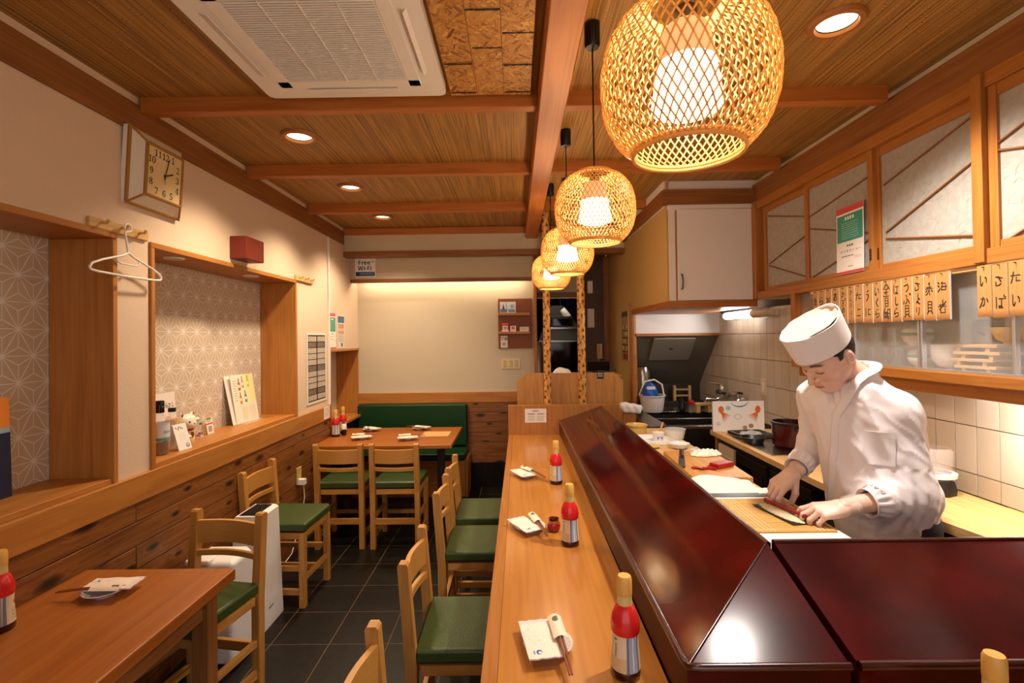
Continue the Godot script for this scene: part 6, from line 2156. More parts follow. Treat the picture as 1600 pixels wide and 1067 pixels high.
func build_kitchen_things() -> void:
	var t := thing("inner_counter", "pale wooden work counter behind the lacquered ledge", "counter")
	obj("top", lohi(G.new(), V(0.715, 0.825, -3.70), V(1.095, 0.862, -1.40), 0.003), m.pale_board, t)
	obj("body", lohi(G.new(), V(0.72, 0, -3.70), V(1.05, 0.825, -1.40), 0.003), m.panel_wood, t)
	# white plastic board and rolling mat
	t = thing("white_cutting_board", "white plastic cutting board under the rolling mat in front of the chef", "cutting board", V(0.925, 0.862, -1.74))
	obj("board", bx(G.new(), V(0, 0.012, 0), V(0.315, 0.024, 0.60), 0.004), m.white_plastic, t)
	t = thing("rolling_mat", "bamboo sushi rolling mat with white threads on the white board", "mat", V(0.93, 0.886, -1.835))
	var g := G.new()
	for i in 30:
		bx(g, V(0, 0.0026, -0.165 + i * 0.0114), V(0.27, 0.0050, 0.0098), 0.0015)
	tag(obj("reed", g, m.mat_reed, t), "", "", "", "stuff")
	g = G.new()
	for x in [-0.115, -0.10, -0.085, -0.07, 0.08, 0.095, 0.11]:
		bx(g, V(x, 0.0058, 0), V(0.0018, 0.0014, 0.336), 0.0)
	for z in [-0.12, -0.05, 0.02, 0.09, 0.15]:
		bx(g, V(-0.02, 0.0054, z), V(0.24, 0.0012, 0.0016), 0.0)
	tag(obj("thread", g, m.mat_thread, t), "", "", "", "stuff")
	t = thing("sushi_roll", "unrolled seaweed sheet spread with rice, on the rolling mat under the chef's hands", "sushi", V(0.962, 0.8925, -1.825), 0.20)
	g = G.new()
	sheet(g, 6, 10, func(u: float, v: float) -> Vector3: return V((u - 0.5) * 0.080, 0.001 + 0.003 * pow(absf(u - 0.5) * 2, 4), (v - 0.5) * 0.215), 0.0012)
	obj("seaweed", g, m.seaweed, t)
	obj("rice", nets(G.new(), V(-0.06, -0.01, -0.13), V(0.06, 0.03, 0.13), 0.0045, func(p: Vector3) -> float: return maxf(ell(V(p.x * 1.0, p.y, p.z * 0.35), V(0, 0.000, 0), V(0.037, 0.014, 0.0385)) + 0.0016 * sin(p.x * 420.0) * sin(p.z * 390.0), 0.001 - p.y)), m.rice, t)
	t = thing("tuna_strip", "thin strip of red tuna held over the rice by the chef", "fish", V(0.975, 0.914, -1.822), 0.22)
	obj("flesh", nets(G.new(), V(-0.02, -0.02, -0.11), V(0.02, 0.02, 0.11), 0.004, func(p: Vector3) -> float: return cap(p, V(-0.002, 0, -0.095), V(0.002, 0.002, 0.09), 0.0095, 0.0085) + 0.001 * sin(p.z * 130.0)), m.tuna_deep, t)
	t = thing("steel_tray_edge", "flat dark grey tray lying between the folded paper and the rolling mat", "tray", V(0.905, 0.862, -2.075))
	obj("tray", bx(G.new(), V(0, 0.012, 0), V(0.25, 0.02, 0.05), 0.003), m.dull_steel, t)
	t = thing("wrapping_paper", "crumpled white paper lying open on the counter between the wooden board and the mat", "paper", V(0.91, 0.865, -2.172), 0.0)
	g = G.new()
	sheet(g, 16, 12, func(u: float, v: float) -> Vector3: return V((u - 0.5) * 0.30 + 0.03 * v, 0.012 + 0.034 * sin(PI * minf(u * 1.15, 1.0)) * (1.0 - v) + 0.008 * sin(u * 9.0 + v * 7.0) * (0.3 + u), (v - 0.55) * 0.20), 0.0016)
	obj("sheet", g, m.paper, t)
	# wooden board with fish
	t = thing("wooden_cutting_board", "thick pale wooden cutting board holding the knife and tuna", "cutting board", V(0.958, 0.862, -2.56), -0.04)
	obj("board", bx(G.new(), V(0, 0.016, 0), V(0.275, 0.032, 0.53), 0.004), m.chair_wood, t)
	t = thing("kitchen_knife", "kitchen knife with a dark handle lying along the wooden board", "knife", V(0.872, 0.899, -2.63), -0.30)
	g = G.new()
	prism(g, PackedVector2Array([Vector2(-0.11, -0.016), Vector2(0.05, -0.020), Vector2(0.105, -0.006), Vector2(0.115, 0.010), Vector2(-0.11, 0.012)]), 0.0022, Transform3D(Basis(V(0, 0, 1), V(1, 0, 0), V(0, 1, 0)), V(0, -0.001, 0.07)))
	obj("blade", g, m.steel, t)
	obj("handle", tube(G.new(), [V(0, 0.004, -0.03), V(0, 0.006, -0.09), V(0, 0.005, -0.15)], [0.009, 0.0115, 0.0125], 10), m.dark_wood, t)
	t = thing("squid_heap", "heap of white shredded squid at the far right of the wooden board", "seafood", V(1.03, 0.894, -2.72), 0.2)
	obj("pieces", nets(G.new(), V(-0.11, -0.005, -0.07), V(0.11, 0.05, 0.07), 0.005, func(p: Vector3) -> float: return maxf(ell(p, V(0, 0.0, 0), V(0.090, 0.030, 0.050)) + 0.006 * sin(p.x * 120.0 + p.z * 70.0) * sin(p.z * 130.0 - p.x * 40.0), -p.y)), m.squid, t)
	t = thing("tuna_block", "rectangular block of red tuna on the wooden board", "fish", V(1.015, 0.894, -2.475), 0.5)
	obj("flesh", bx(G.new(), V(0, 0.012, 0), V(0.115, 0.024, 0.060), 0.005), m.tuna, t)
	t = thing("tuna_slices", "thin loose tuna slices in front of the tuna block", "fish", V(0.925, 0.894, -2.45), 0.1)
	for i in 4:
		g = G.new()
		sheet(g, 6, 4, func(u: float, v: float) -> Vector3: return V((u - 0.5) * 0.075, 0.003 + 0.004 * sin(u * 6.0 + i), (v - 0.5) * 0.028), 0.004)
		var o := obj("slice", g, m.tuna, t, V(-0.03 + i * 0.024, 0.001 * i, 0.012 * (i % 2)))
		o.rotation.y = 0.3 * i
	far_end_goods()
	back_counter()
	sink_corner()
	tube_lamps()


func far_end_goods() -> void:
	var y := 0.862
	var t := thing("white_tray", "low white plastic tray under the small pots at the far end of the work counter", "tray", V(0.88, y, -3.22), 0.1)
	obj("base", bx(G.new(), V(0, 0.006, 0), V(0.21, 0.012, 0.22), 0.004), m.white_plastic, t)
	for s in [-1, 1]:
		obj("side", bx(G.new(), V(0.103 * s, 0.016, 0), V(0.006, 0.024, 0.22), 0.002), m.white_plastic, t)
		obj("side", bx(G.new(), V(0, 0.016, 0.108 * s), V(0.21, 0.024, 0.006), 0.002), m.white_plastic, t)
	dish("yellow_pot", "straight-sided mustard yellow pot with a rim, at the far end of the work counter", "pot", V(0.835, y, -3.46), [Vector2(0, 0), Vector2(0.066, 0), Vector2(0.068, 0.006), Vector2(0.066, 0.055), Vector2(0.072, 0.062), Vector2(0.075, 0.072), Vector2(0.069, 0.074), Vector2(0.060, 0.060), Vector2(0.058, 0.04), Vector2(0, 0.04)], m.cream_china)
	t = thing("picture_cup", "small white cup with blue marks and a wooden spoon in it on the white tray", "cup", V(0.905, y + 0.012, -3.18))
	obj("cup", lathe(G.new(), [Vector2(0, 0), Vector2(0.032, 0), Vector2(0.040, 0.058), Vector2(0.0375, 0.058), Vector2(0.030, 0.006), Vector2(0, 0.006)], 24), m.china, t)
	g_marks(t)
	obj("relish", lathe(G.new(), [Vector2(0.0385, 0.050), Vector2(0.028, 0.062), Vector2(0, 0.066)], 18), m.rice, t)
	obj("spoon", tube(G.new(), [V(0.008, 0.05, 0), V(0.022, 0.085, -0.01), V(0.035, 0.118, -0.016)], [0.007, 0.0055, 0.007], 8), m.chair_wood, t)
	t = thing("clear_tub", "clear plastic food tub behind the picture cup", "container", V(1.062, y, -3.34), 0.25)
	var r := [Vector2(0, 0.0), Vector2(0.056, 0.0), Vector2(0.068, 0.058), Vector2(0.072, 0.060), Vector2(0.066, 0.058), Vector2(0.054, 0.003)]
	obj("tub", lathe(G.new(), r, 28), m.film, t)
	dish("shallow_bowl", "shallow white bowl covered with film beside the clear tub", "bowl", V(0.985, y, -3.02), bowl_shape(0.062, 0.034, 0.026), m.china)
	t = thing("film_wrap", "crumpled clear film lying by the shallow bowl at the edge of the work counter", "film", V(1.045, y, -2.93))
	obj("film", nets(G.new(), V(-0.09, -0.005, -0.07), V(0.09, 0.05, 0.07), 0.007, func(p: Vector3) -> float: return maxf(ell(p, V(0, 0, 0), V(0.045, 0.026, 0.045)) + 0.006 * sin(p.x * 90.0) * sin(p.z * 80.0), -p.y)), m.film, t)
	dish("small_saucer", "small cream saucer at the near left of the white tray", "plate", V(0.832, y, -3.05), [Vector2(0, 0.002), Vector2(0.026, 0.0), Vector2(0.046, 0.012), Vector2(0.045, 0.014), Vector2(0.024, 0.005), Vector2(0, 0.005)], m.cream_china)


func g_marks(t: Node3D) -> void:
	for k in 3:
		obj("blue_mark", bx(G.new(), V(-0.012 + k * 0.012, 0.028 + 0.008 * (k % 2), 0.0362), V(0.007, 0.014, 0.001), 0.0, Basis(Vector3.RIGHT, -0.14)), m.blue, t)


func back_counter() -> void:
	var t := thing("back_counter", "pale wooden back counter along the tiled wall behind the chef", "counter")
	obj("top", lohi(G.new(), V(1.365, 0.845, -3.52), V(1.860, 0.88, -1.90), 0.004), m.pale_board, t)
	obj("top", prism(G.new(), xz([[1.365, -1.90], [1.49, -1.82], [1.535, -1.55], [1.545, -1.41], [1.860, -1.41], [1.860, -1.90]]), 0.035, down(0.88)), m.pale_board, t)
	obj("end_panel", lohi(G.new(), V(1.40, 0, -3.52), V(1.862, 0.845, -3.49), 0.002), m.panel_wood, t)
	obj("body", lohi(G.new(), V(1.575, 0, -1.90), V(1.860, 0.845, -1.41), 0.002), m.red_box, t)
	var f := thing("counter_fridge", "dark glass-fronted fridge with a cream louvred panel under the back counter", "fridge", V(1.41, 0, -3.0))
	obj("body", lohi(G.new(), V(0.01, 0.03, -0.47), V(0.44, 0.82, 0.62), 0.004), m.kitchen_dark, f)
	obj("louvre_panel", lohi(G.new(), V(-0.012, 0.42, -0.46), V(0.01, 0.80, -0.22), 0.004), m.cream_plastic, f)
	for i in 9:
		obj("slat", lohi(G.new(), V(-0.018, 0.50 + i * 0.028, -0.44), V(-0.010, 0.512 + i * 0.028, -0.24), 0.001), m.cream_plastic, f)
	for z in [-0.19, 0.23]:
		var d := obj("door", lohi(G.new(), V(-0.012, 0.10, z), V(0.012, 0.80, z + 0.39), 0.004), m.dark_plastic, f)
		obj("glass", lohi(G.new(), V(-0.016, 0.16, z + 0.04), V(-0.012, 0.74, z + 0.35), 0.0), m.dark_glass, d)
	f = thing("appliance", "cream appliance with a blue display window under the back counter beside the chef", "appliance", V(1.40, 0, -2.08))
	obj("body", lohi(G.new(), V(0.0, 0.03, -0.20), V(0.40, 0.835, 0.16), 0.006), m.cream_plastic, f)
	obj("window", lohi(G.new(), V(-0.004, 0.60, -0.155), V(0.001, 0.79, 0.10), 0.001), m.dark_glass, f)
	obj("blue_panel", lohi(G.new(), V(-0.007, 0.69, -0.14), V(-0.003, 0.755, 0.09), 0.0), m.blue, f)
	obj("white_strip", lohi(G.new(), V(-0.007, 0.625, -0.14), V(-0.003, 0.65, 0.09), 0.0), m.white_plastic, f)
	# goods on the back counter
	t = thing("sea_picture_board", "white board painted with orange octopuses and a blue fish on the back counter", "board", V(1.535, 0.88, -3.46))
	obj("board", card(G.new(), V(0, 0.103, 0), V(1, 0, 0.0), V(0, 1, -0.02), 0.352, 0.206, 0.018, "sea_board"), m["print"], t)
	t = thing("hob_plate", "stainless plate let into the back counter under the pots", "hob", V(1.60, 0.88, -2.99))
	obj("plate", bx(G.new(), V(0, 0.003, 0), V(0.40, 0.006, 0.50), 0.002), m.steel, t)
	t = thing("metal_tray", "shallow metal tray with crumpled film in front of the octopus board", "tray", V(1.525, 0.886, -3.25), 0.1)
	obj("base", bx(G.new(), V(0, 0.004, 0), V(0.22, 0.006, 0.17), 0.002), m.steel, t)
	for s in [-1, 1]:
		obj("side", bx(G.new(), V(0.11 * s, 0.014, 0), V(0.005, 0.024, 0.17), 0.002), m.steel, t)
		obj("side", bx(G.new(), V(0, 0.014, 0.085 * s), V(0.22, 0.024, 0.005), 0.002), m.steel, t)
	obj("film", nets(G.new(), V(-0.09, 0.0, -0.07), V(0.09, 0.06, 0.07), 0.007, func(p: Vector3) -> float: return maxf(ell(p, V(0, 0.008, 0), V(0.07, 0.026, 0.05)) + 0.006 * sin(p.x * 90.0) * sin(p.z * 80.0), 0.008 - p.y)), m.film, t)
	t = thing("stew_pot", "deep dark red enamel pot with a black rim on the back counter", "pot", V(1.610, 0.886, -2.93))
	obj("body", lathe(G.new(), [Vector2(0, 0), Vector2(0.084, 0), Vector2(0.098, 0.014), Vector2(0.102, 0.14), Vector2(0.096, 0.14), Vector2(0.092, 0.02), Vector2(0, 0.015)], 36), m.pot_red, t)
	obj("rim", lathe(G.new(), [Vector2(0.095, 0.137), Vector2(0.107, 0.138), Vector2(0.108, 0.147), Vector2(0.095, 0.149)], 36), m.black_plastic, t)
	obj("contents", lathe(G.new(), [Vector2(0.096, 0.128), Vector2(0, 0.128)], 24), m.soy, t)
	for s in [-1, 1]:
		obj("handle", tube(G.new(), [V(-0.03, 0.115, 0.100 * s), V(-0.03, 0.12, 0.128 * s), V(0.03, 0.12, 0.128 * s), V(0.03, 0.115, 0.100 * s)], 0.007, 8), m.black_plastic, t)
	t = thing("frying_pan", "small black pan between the metal tray and the red pot", "pan", V(1.45, 0.886, -3.06))
	obj("pan", lathe(G.new(), [Vector2(0, 0), Vector2(0.055, 0), Vector2(0.072, 0.035), Vector2(0.069, 0.036), Vector2(0.052, 0.005), Vector2(0, 0.005)], 28), m.black_plastic, t)
	obj("handle", tube(G.new(), [V(-0.05, 0.03, -0.05), V(-0.09, 0.042, -0.12)], 0.009, 8), m.black_plastic, t)
	t = thing("food_processor", "clear plastic bowl with a white rim on a black base, partly behind the chef", "appliance", V(1.735, 0.88, -2.09))
	obj("base", lathe(G.new(), [Vector2(0, 0), Vector2(0.075, 0), Vector2(0.078, 0.02), Vector2(0.07, 0.055), Vector2(0, 0.06)], 8), m.dark_plastic, t)
	obj("bowl", lathe(G.new(), [Vector2(0.045, 0.058), Vector2(0.060, 0.075), Vector2(0.072, 0.17), Vector2(0.06, 0.19)], 28), m.glove, t)
	obj("rim", lathe(G.new(), [Vector2(0.060, 0.070), Vector2(0.079, 0.072), Vector2(0.081, 0.088), Vector2(0.062, 0.09)], 28), m.white_plastic, t)
	t = thing("tile_socket", "cream wall socket on the kitchen tiles above the octopus board", "socket", V(1.862, 1.15, -3.74))
	obj("plate", bx(G.new(), V(-0.004, 0, 0), V(0.008, 0.12, 0.075), 0.002), m.cream_plastic, t)
	obj("inset", bx(G.new(), V(-0.009, 0, 0), V(0.004, 0.07, 0.03), 0.001), m.white_plastic, t)


func sink_corner() -> void:
	var t := thing("sink_unit", "stainless sink unit with black fronts at the end of the kitchen", "sink", V(1.38, 0, -4.4))
	var g := G.new()
	lohi(g, V(-0.26, 0.835, -0.64), V(0.48, 0.86, -0.10), 0.003)
	lohi(g, V(-0.375, 0.835, -0.10), V(-0.22, 0.86, 0.62), 0.003)
	lohi(g, V(0.40, 0.835, -0.10), V(0.48, 0.86, 0.86), 0.003)
	lohi(g, V(-0.22, 0.835, 0.56), V(0.40, 0.86, 0.62), 0.003)
	obj("worktop", g, m.steel, t)
	g = G.new()
	lohi(g, V(-0.22, 0.62, -0.10), V(0.40, 0.63, 0.56), 0.0)
	lohi(g, V(-0.225, 0.62, -0.105), V(-0.215, 0.85, 0.56), 0.0)
	lohi(g, V(0.395, 0.62, -0.105), V(0.405, 0.85, 0.56), 0.0)
	lohi(g, V(-0.22, 0.62, -0.11), V(0.40, 0.85, -0.10), 0.0)
	lohi(g, V(-0.22, 0.62, 0.555), V(0.40, 0.85, 0.565), 0.0)
	obj("basin", g, m.dull_steel, t)
	obj("divider", lohi(G.new(), V(-0.22, 0.66, 0.20), V(0.40, 0.852, 0.225), 0.004), m.steel, t)
	obj("front", lohi(G.new(), V(-0.375, 0.0, 0.57), V(0.40, 0.835, 0.61), 0.003), m.black_plastic, t)
	obj("side_front", lohi(G.new(), V(-0.375, 0.0, -0.10), V(-0.36, 0.835, 0.57), 0.003), m.black_plastic, t)
	obj("back_ledge", lohi(G.new(), V(-0.26, 0.86, -0.64), V(0.48, 0.90, -0.48), 0.003), m.dull_steel, t)
	# tap on the tiles
	t = thing("wall_tap", "chrome lever mixer tap on the tiles above the sink", "tap", V(1.862, 1.045, -4.30))
	obj("body", tube(G.new(), [V(-0.075, 0, -0.11), V(-0.075, 0, 0.11)], 0.021, 14), m.chrome, t)
	for s in [-1, 1]:
		obj("elbow", tube(G.new(), [V(0, 0, 0.085 * s), V(-0.075, 0, 0.085 * s)], [0.024, 0.016], 12), m.chrome, t)
	obj("spout", tube(G.new(), [V(-0.075, -0.01, 0.0), V(-0.09, -0.04, 0.0), V(-0.14, -0.055, 0), V(-0.22, -0.05, 0.0), V(-0.235, -0.075, 0)], 0.011, 10), m.chrome, t)
	obj("lever_head", lathe(G.new(), [Vector2(0, -0.02), Vector2(0.024, -0.02), Vector2(0.027, 0.03), Vector2(0.02, 0.055), Vector2(0, 0.058)], 18, Transform3D(Basis.IDENTITY, V(-0.075, 0.02, -0.02))), m.chrome, t)
	obj("lever", tube(G.new(), [V(-0.075, 0.07, -0.02), V(-0.12, 0.082, -0.02), V(-0.19, 0.088, -0.02)], [0.012, 0.009, 0.007], 8), m.chrome, t)
	t = thing("valve_tap", "second chrome valve with a black cross handle beside the mixer tap", "tap", V(1.862, 1.02, -4.02))
	obj("body", tube(G.new(), [V(0, 0, 0), V(-0.06, 0, 0), V(-0.10, -0.03, 0.0)], [0.022, 0.015, 0.012], 12), m.chrome, t)
	obj("stem", tube(G.new(), [V(-0.05, 0.0, 0), V(-0.055, 0.05, 0)], 0.009, 8), m.chrome, t)
	obj("handle", tube(G.new(), [V(-0.055, 0.055, -0.032), V(-0.055, 0.055, 0.032)], 0.010, 8), m.black_plastic, t)
	obj("ring", lathe(G.new(), [Vector2(0.02, 0), Vector2(0.026, 0.004), Vector2(0.02, 0.012)], 16, Transform3D(Basis(Vector3.BACK, PI / 2), V(-0.002, 0, 0))), m.chrome, t)
	# goods on the sink unit
	t = thing("white_tub", "white plastic tub holding blue and clear packs, by the corner post", "tub", V(1.235, 0.86, -4.52))
	obj("tub", lathe(G.new(), [Vector2(0, 0), Vector2(0.088, 0), Vector2(0.096, 0.02), Vector2(0.112, 0.14), Vector2(0.120, 0.143), Vector2(0.120, 0.152), Vector2(0.106, 0.15), Vector2(0.09, 0.02), Vector2(0, 0.015)], 32), m.white_plastic, t)
	obj("handle", tube(G.new(), [V(0.112, 0.145, -0.02), V(0.10, 0.24, -0.03), V(0.03, 0.285, -0.03), V(-0.06, 0.27, -0.03), V(-0.112, 0.145, -0.02)], 0.008, 8), m.white_plastic, t)
	t = thing("blue_pack", "blue and white plastic pack standing in the white tub", "packet", V(1.215, 0.90, -4.515))
	obj("pack", nets(G.new(), V(-0.09, -0.01, -0.07), V(0.09, 0.30, 0.07), 0.010, func(p: Vector3) -> float: return ell(p, V(0, 0.11, 0), V(0.070, 0.115, 0.045)) + 0.004 * sin(p.x * 70.0 + p.y * 50.0)), m.blue, t)
	obj("band", bx(G.new(), V(0.0, 0.175, 0.035), V(0.08, 0.03, 0.02), 0.006), m.label_white, t)
	t = thing("steel_canister", "round grey metal canister behind the white tub, left of the sloping steel sheet", "canister", V(1.215, 0.86, -4.76))
	obj("body", lathe(G.new(), [Vector2(0, 0), Vector2(0.075, 0), Vector2(0.078, 0.02), Vector2(0.078, 0.34), Vector2(0.06, 0.39), Vector2(0, 0.40)], 28), m.steel, t)
	t = thing("pepper_mill", "small jar with a bright pink lid on the sink ledge", "jar", V(1.555, 0.86, -4.43))
	obj("glass", lathe(G.new(), [Vector2(0, 0), Vector2(0.024, 0), Vector2(0.026, 0.01), Vector2(0.024, 0.075), Vector2(0, 0.08)], 20), m.clear_glass, t)
	obj("lid", lathe(G.new(), [Vector2(0.025, 0.075), Vector2(0.029, 0.082), Vector2(0.028, 0.10), Vector2(0.016, 0.112), Vector2(0, 0.114)], 20), m.pink, t)
	t = thing("dark_bottles", "dark glass bottle beside the pink-lidded jar", "bottle", V(1.49, 0.86, -4.47))
	obj("glass", lathe(G.new(), [Vector2(0, 0), Vector2(0.026, 0), Vector2(0.027, 0.08), Vector2(0.014, 0.11), Vector2(0.013, 0.125), Vector2(0, 0.126)], 18), m.dark_bottle, t)
	t = thing("wooden_block", "small pale wooden trestle block on the sink ledge", "block", V(1.655, 0.86, -4.43), 0.2)
	obj("top", bx(G.new(), V(0, 0.075, 0), V(0.16, 0.022, 0.07), 0.003), m.pale_board, t)
	for s in [-1, 1]:
		obj("foot", bx(G.new(), V(0.055 * s, 0.032, 0), V(0.038, 0.064, 0.065), 0.003), m.pale_board, t)
	t = thing("wooden_rack", "little wooden ladder rack against the steel behind the block", "rack", V(1.65, 0.90, -4.95))
	for s in [-1, 1]:
		obj("post", bx(G.new(), V(0.075 * s, 0.075, 0), V(0.026, 0.15, 0.03), 0.003), m.pale_board, t)
	for y in [0.05, 0.11]:
		obj("rung", bx(G.new(), V(0, y, 0), V(0.13, 0.018, 0.02), 0.002), m.pale_board, t)


func tube_lamps() -> void:
	var t := thing("kitchen_tube_lamp", "short bright fluorescent lamp with a beige end cap on the kitchen tiles", "lamp", V(1.80, 1.705, -3.95))
	obj("lamp_tube", tube(G.new(), [V(0, 0, -0.30), V(0, 0, -0.28), V(0, 0, 0.20)], [0.024, 0.030, 0.030], 16), m.tube_glow, t)
	obj("end_cap", tube(G.new(), [V(0, 0, 0.20), V(0, 0, 0.43), V(0, 0, 0.46)], [0.033, 0.034, 0.024], 16), m.cream_plastic, t)
	obj("base", bx(G.new(), V(0.045, 0.0, 0.08), V(0.03, 0.05, 0.74), 0.004), m.white_plastic, t)
	area("kitchen_tube_glow", V(1.765, 1.70, -4.0), V(-1, -0.35, 0), Vector2(0.48, 0.05), Color(1.0, 0.98, 0.95), 0.5)
	t = thing("under_shelf_lamp", "slim bright lamp fixed under the dish cupboard above the back counter", "lamp", V(1.79, 1.345, -1.72))
	obj("housing", bx(G.new(), V(0, -0.008, 0), V(0.06, 0.02, 0.62), 0.003), m.white_plastic, t)
	obj("lamp_tube", tube(G.new(), [V(0, -0.026, -0.29), V(0, -0.026, 0.29)], 0.012, 12), m.tube_glow, t)
	area("under_shelf_glow", V(1.79, 1.305, -1.72), V(0.55, -1, 0), Vector2(0.03, 0.5), Color(1.0, 0.96, 0.90), 0.5)


# ---------------------------------------------------------------- the chef

const SKIN := Color(0.80, 0.50, 0.365)


func build_chef() -> void:
	var t := thing("person", "chef in white jacket and cap, head bowed, laying tuna on a sushi roll", "person", V(1.32, 0, -1.86))
	var O := t.position
	# body frame: forward, left, up
	var f := V(-0.75, 0, 0.66).normalized()
	var l := V(0.66, 0, 0.75).normalized()
	var pelvis := V(1.335, 0.90, -1.84) - O
	var chest := V(1.295, 1.19, -1.885) - O
	var neck := V(1.272, 1.385, -1.875) - O
	var shl := V(1.360, 1.255, -1.790) - O
	var shr := V(1.205, 1.295, -1.995) - O
	var ell_l := V(1.372, 0.985, -1.735) - O
	var wr_l := V(1.118, 0.952, -1.715) - O
	var ell_r := V(1.252, 1.085, -2.09) - O
	var wr_r := V(1.082, 0.998, -1.965) - O
	var hc := V(1.160, 1.462, -1.858) - O
	var hf := V(-0.78, -0.60, 0.14).normalized()
	var hu := V(-0.58, 0.79, 0.20)
	hu = (hu - hf * hu.dot(hf)).normalized()
	var hl := hu.cross(hf).normalized()
	var head := Transform3D(Basis(hl, hu, hf), hc)
	# one continuous skin surface: trunk, neck, arms, legs, then head and hands on finer grids
	var flat := func(p: Vector3, c: Vector3, k: float) -> Vector3: return p + f * ((p - c).dot(f) * (k - 1.0))
	var legs := []
	for s in [1.0, -1.0]:
		var hip: Vector3 = pelvis + l * 0.085 * s + V(0, -0.03, 0)
		var knee: Vector3 = V(hip.x, 0.48, hip.z) + f * 0.03
		var foot: Vector3 = V(hip.x, 0.07, hip.z) + l * 0.02 * s
		legs.append([hip, knee, foot])
	var nk := head * V(0, -0.045, -0.02)
	var g := G.new()
	g.tint = SKIN
	nets(g, V(-0.42, -0.02, -0.42), V(0.32, 1.60, 0.34), 0.012, func(p: Vector3) -> float:
		var q: Vector3 = flat.call(p, pelvis, 1.35)
		var d := cap(q, pelvis, flat.call(chest, pelvis, 1.35), 0.125, 0.125)
		d = smin(d, cap(p, shl, shr, 0.05, 0.05), 0.08)
		d = smin(d, cap(p, neck, nk, 0.054, 0.052), 0.05)
		for w in [[shl, ell_l, wr_l], [shr, ell_r, wr_r]]:
			d = smin(d, cap(p, w[0], w[1], 0.050, 0.041), 0.03)
			d = smin(d, cap(p, w[1], w[2], 0.041, 0.028), 0.02)
		for w in legs:
			d = smin(d, cap(p, w[0], w[1], 0.078, 0.052), 0.05)
			d = smin(d, cap(p, w[1], w[2], 0.050, 0.036), 0.02)
		return d)
	head_surface(g, head)
	# left hand: palm down, fingers closing on the roll from the near side
	hand(g, Transform3D(frame(V(-1.0, -0.16, -0.10), V(-0.12, 1, 0.30)), wr_l), -1.0,
		[[0.25, 0.75, 0.55, 0.10], [0.45, 0.85, 0.60, 0.02], [0.60, 0.90, 0.65, -0.06], [0.75, 0.95, 0.65, -0.14]],
		[V(-0.026, -0.012, 0.022), V(-0.048, -0.022, 0.056), V(-0.050, -0.030, 0.088), V(-0.040, -0.038, 0.112)])
	# right hand: fingers pointing down, pinching the strip
	hand(g, Transform3D(frame(V(-0.82, -0.46, 0.26), V(-0.30, 0.86, 0.40)), wr_r), 1.0,
		[[0.45, 0.70, 0.45, 0.06], [0.55, 0.75, 0.50, 0.02], [0.72, 0.80, 0.55, -0.05], [0.90, 0.85, 0.60, -0.12]],
		[V(0.026, -0.014, 0.022), V(0.047, -0.034, 0.050), V(0.046, -0.062, 0.076), V(0.034, -0.084, 0.094)])
	obj("body", g, m.skin, t)
	hair(t, head)
	hat(t, head)
	coat(t, f, l, pelvis, chest, neck, nk, shl, shr, ell_l, wr_l, ell_r, wr_r, flat)
	var tr := G.new()
	nets(tr, V(-0.3, 0.05, -0.3), V(0.32, 0.95, 0.3), 0.014, func(p: Vector3) -> float:
		var d := 1.0
		for w in legs:
			d = smin(d, cap(p, w[0], w[1], 0.092, 0.068), 0.04)
			d = smin(d, cap(p, w[1], w[2], 0.068, 0.060), 0.03)
		return d)
	obj("trousers", tr, m.trousers, t)
	for w in legs:
		var fo: Vector3 = w[2]
		obj("shoe", nets(G.new(), fo + V(-0.2, -0.08, -0.2), fo + V(0.2, 0.06, 0.2), 0.01, func(p: Vector3) -> float: return maxf(smin(cap(p, fo + V(0, -0.03, 0) - f * 0.04, fo + V(0, -0.045, 0) + f * 0.13, 0.046, 0.034), cap(p, fo, fo + V(0, 0.02, 0), 0.05, 0.05), 0.03), 0.002 - p.y)), m.shoe, t)
	# gathered glove wrists
	for w in [[wr_l, ell_l], [wr_r, ell_r]]:
		var d: Vector3 = (w[1] - w[0]).normalized()
		var pts := []
		var rr := []
		for i in 9:
			pts.append(w[0] + d * (0.0 + i * 0.007))
			rr.append(0.0315 + 0.0022 * (i % 2) + 0.0006 * i)
		obj("glove_wrist", tube(G.new(), pts, rr, 20, false, false), m.glove, t)


func frame(z: Vector3, up: Vector3) -> Basis:
	z = z.normalized()
	var y := (up - z * up.dot(z)).normalized()
	return Basis(y.cross(z), y, z)


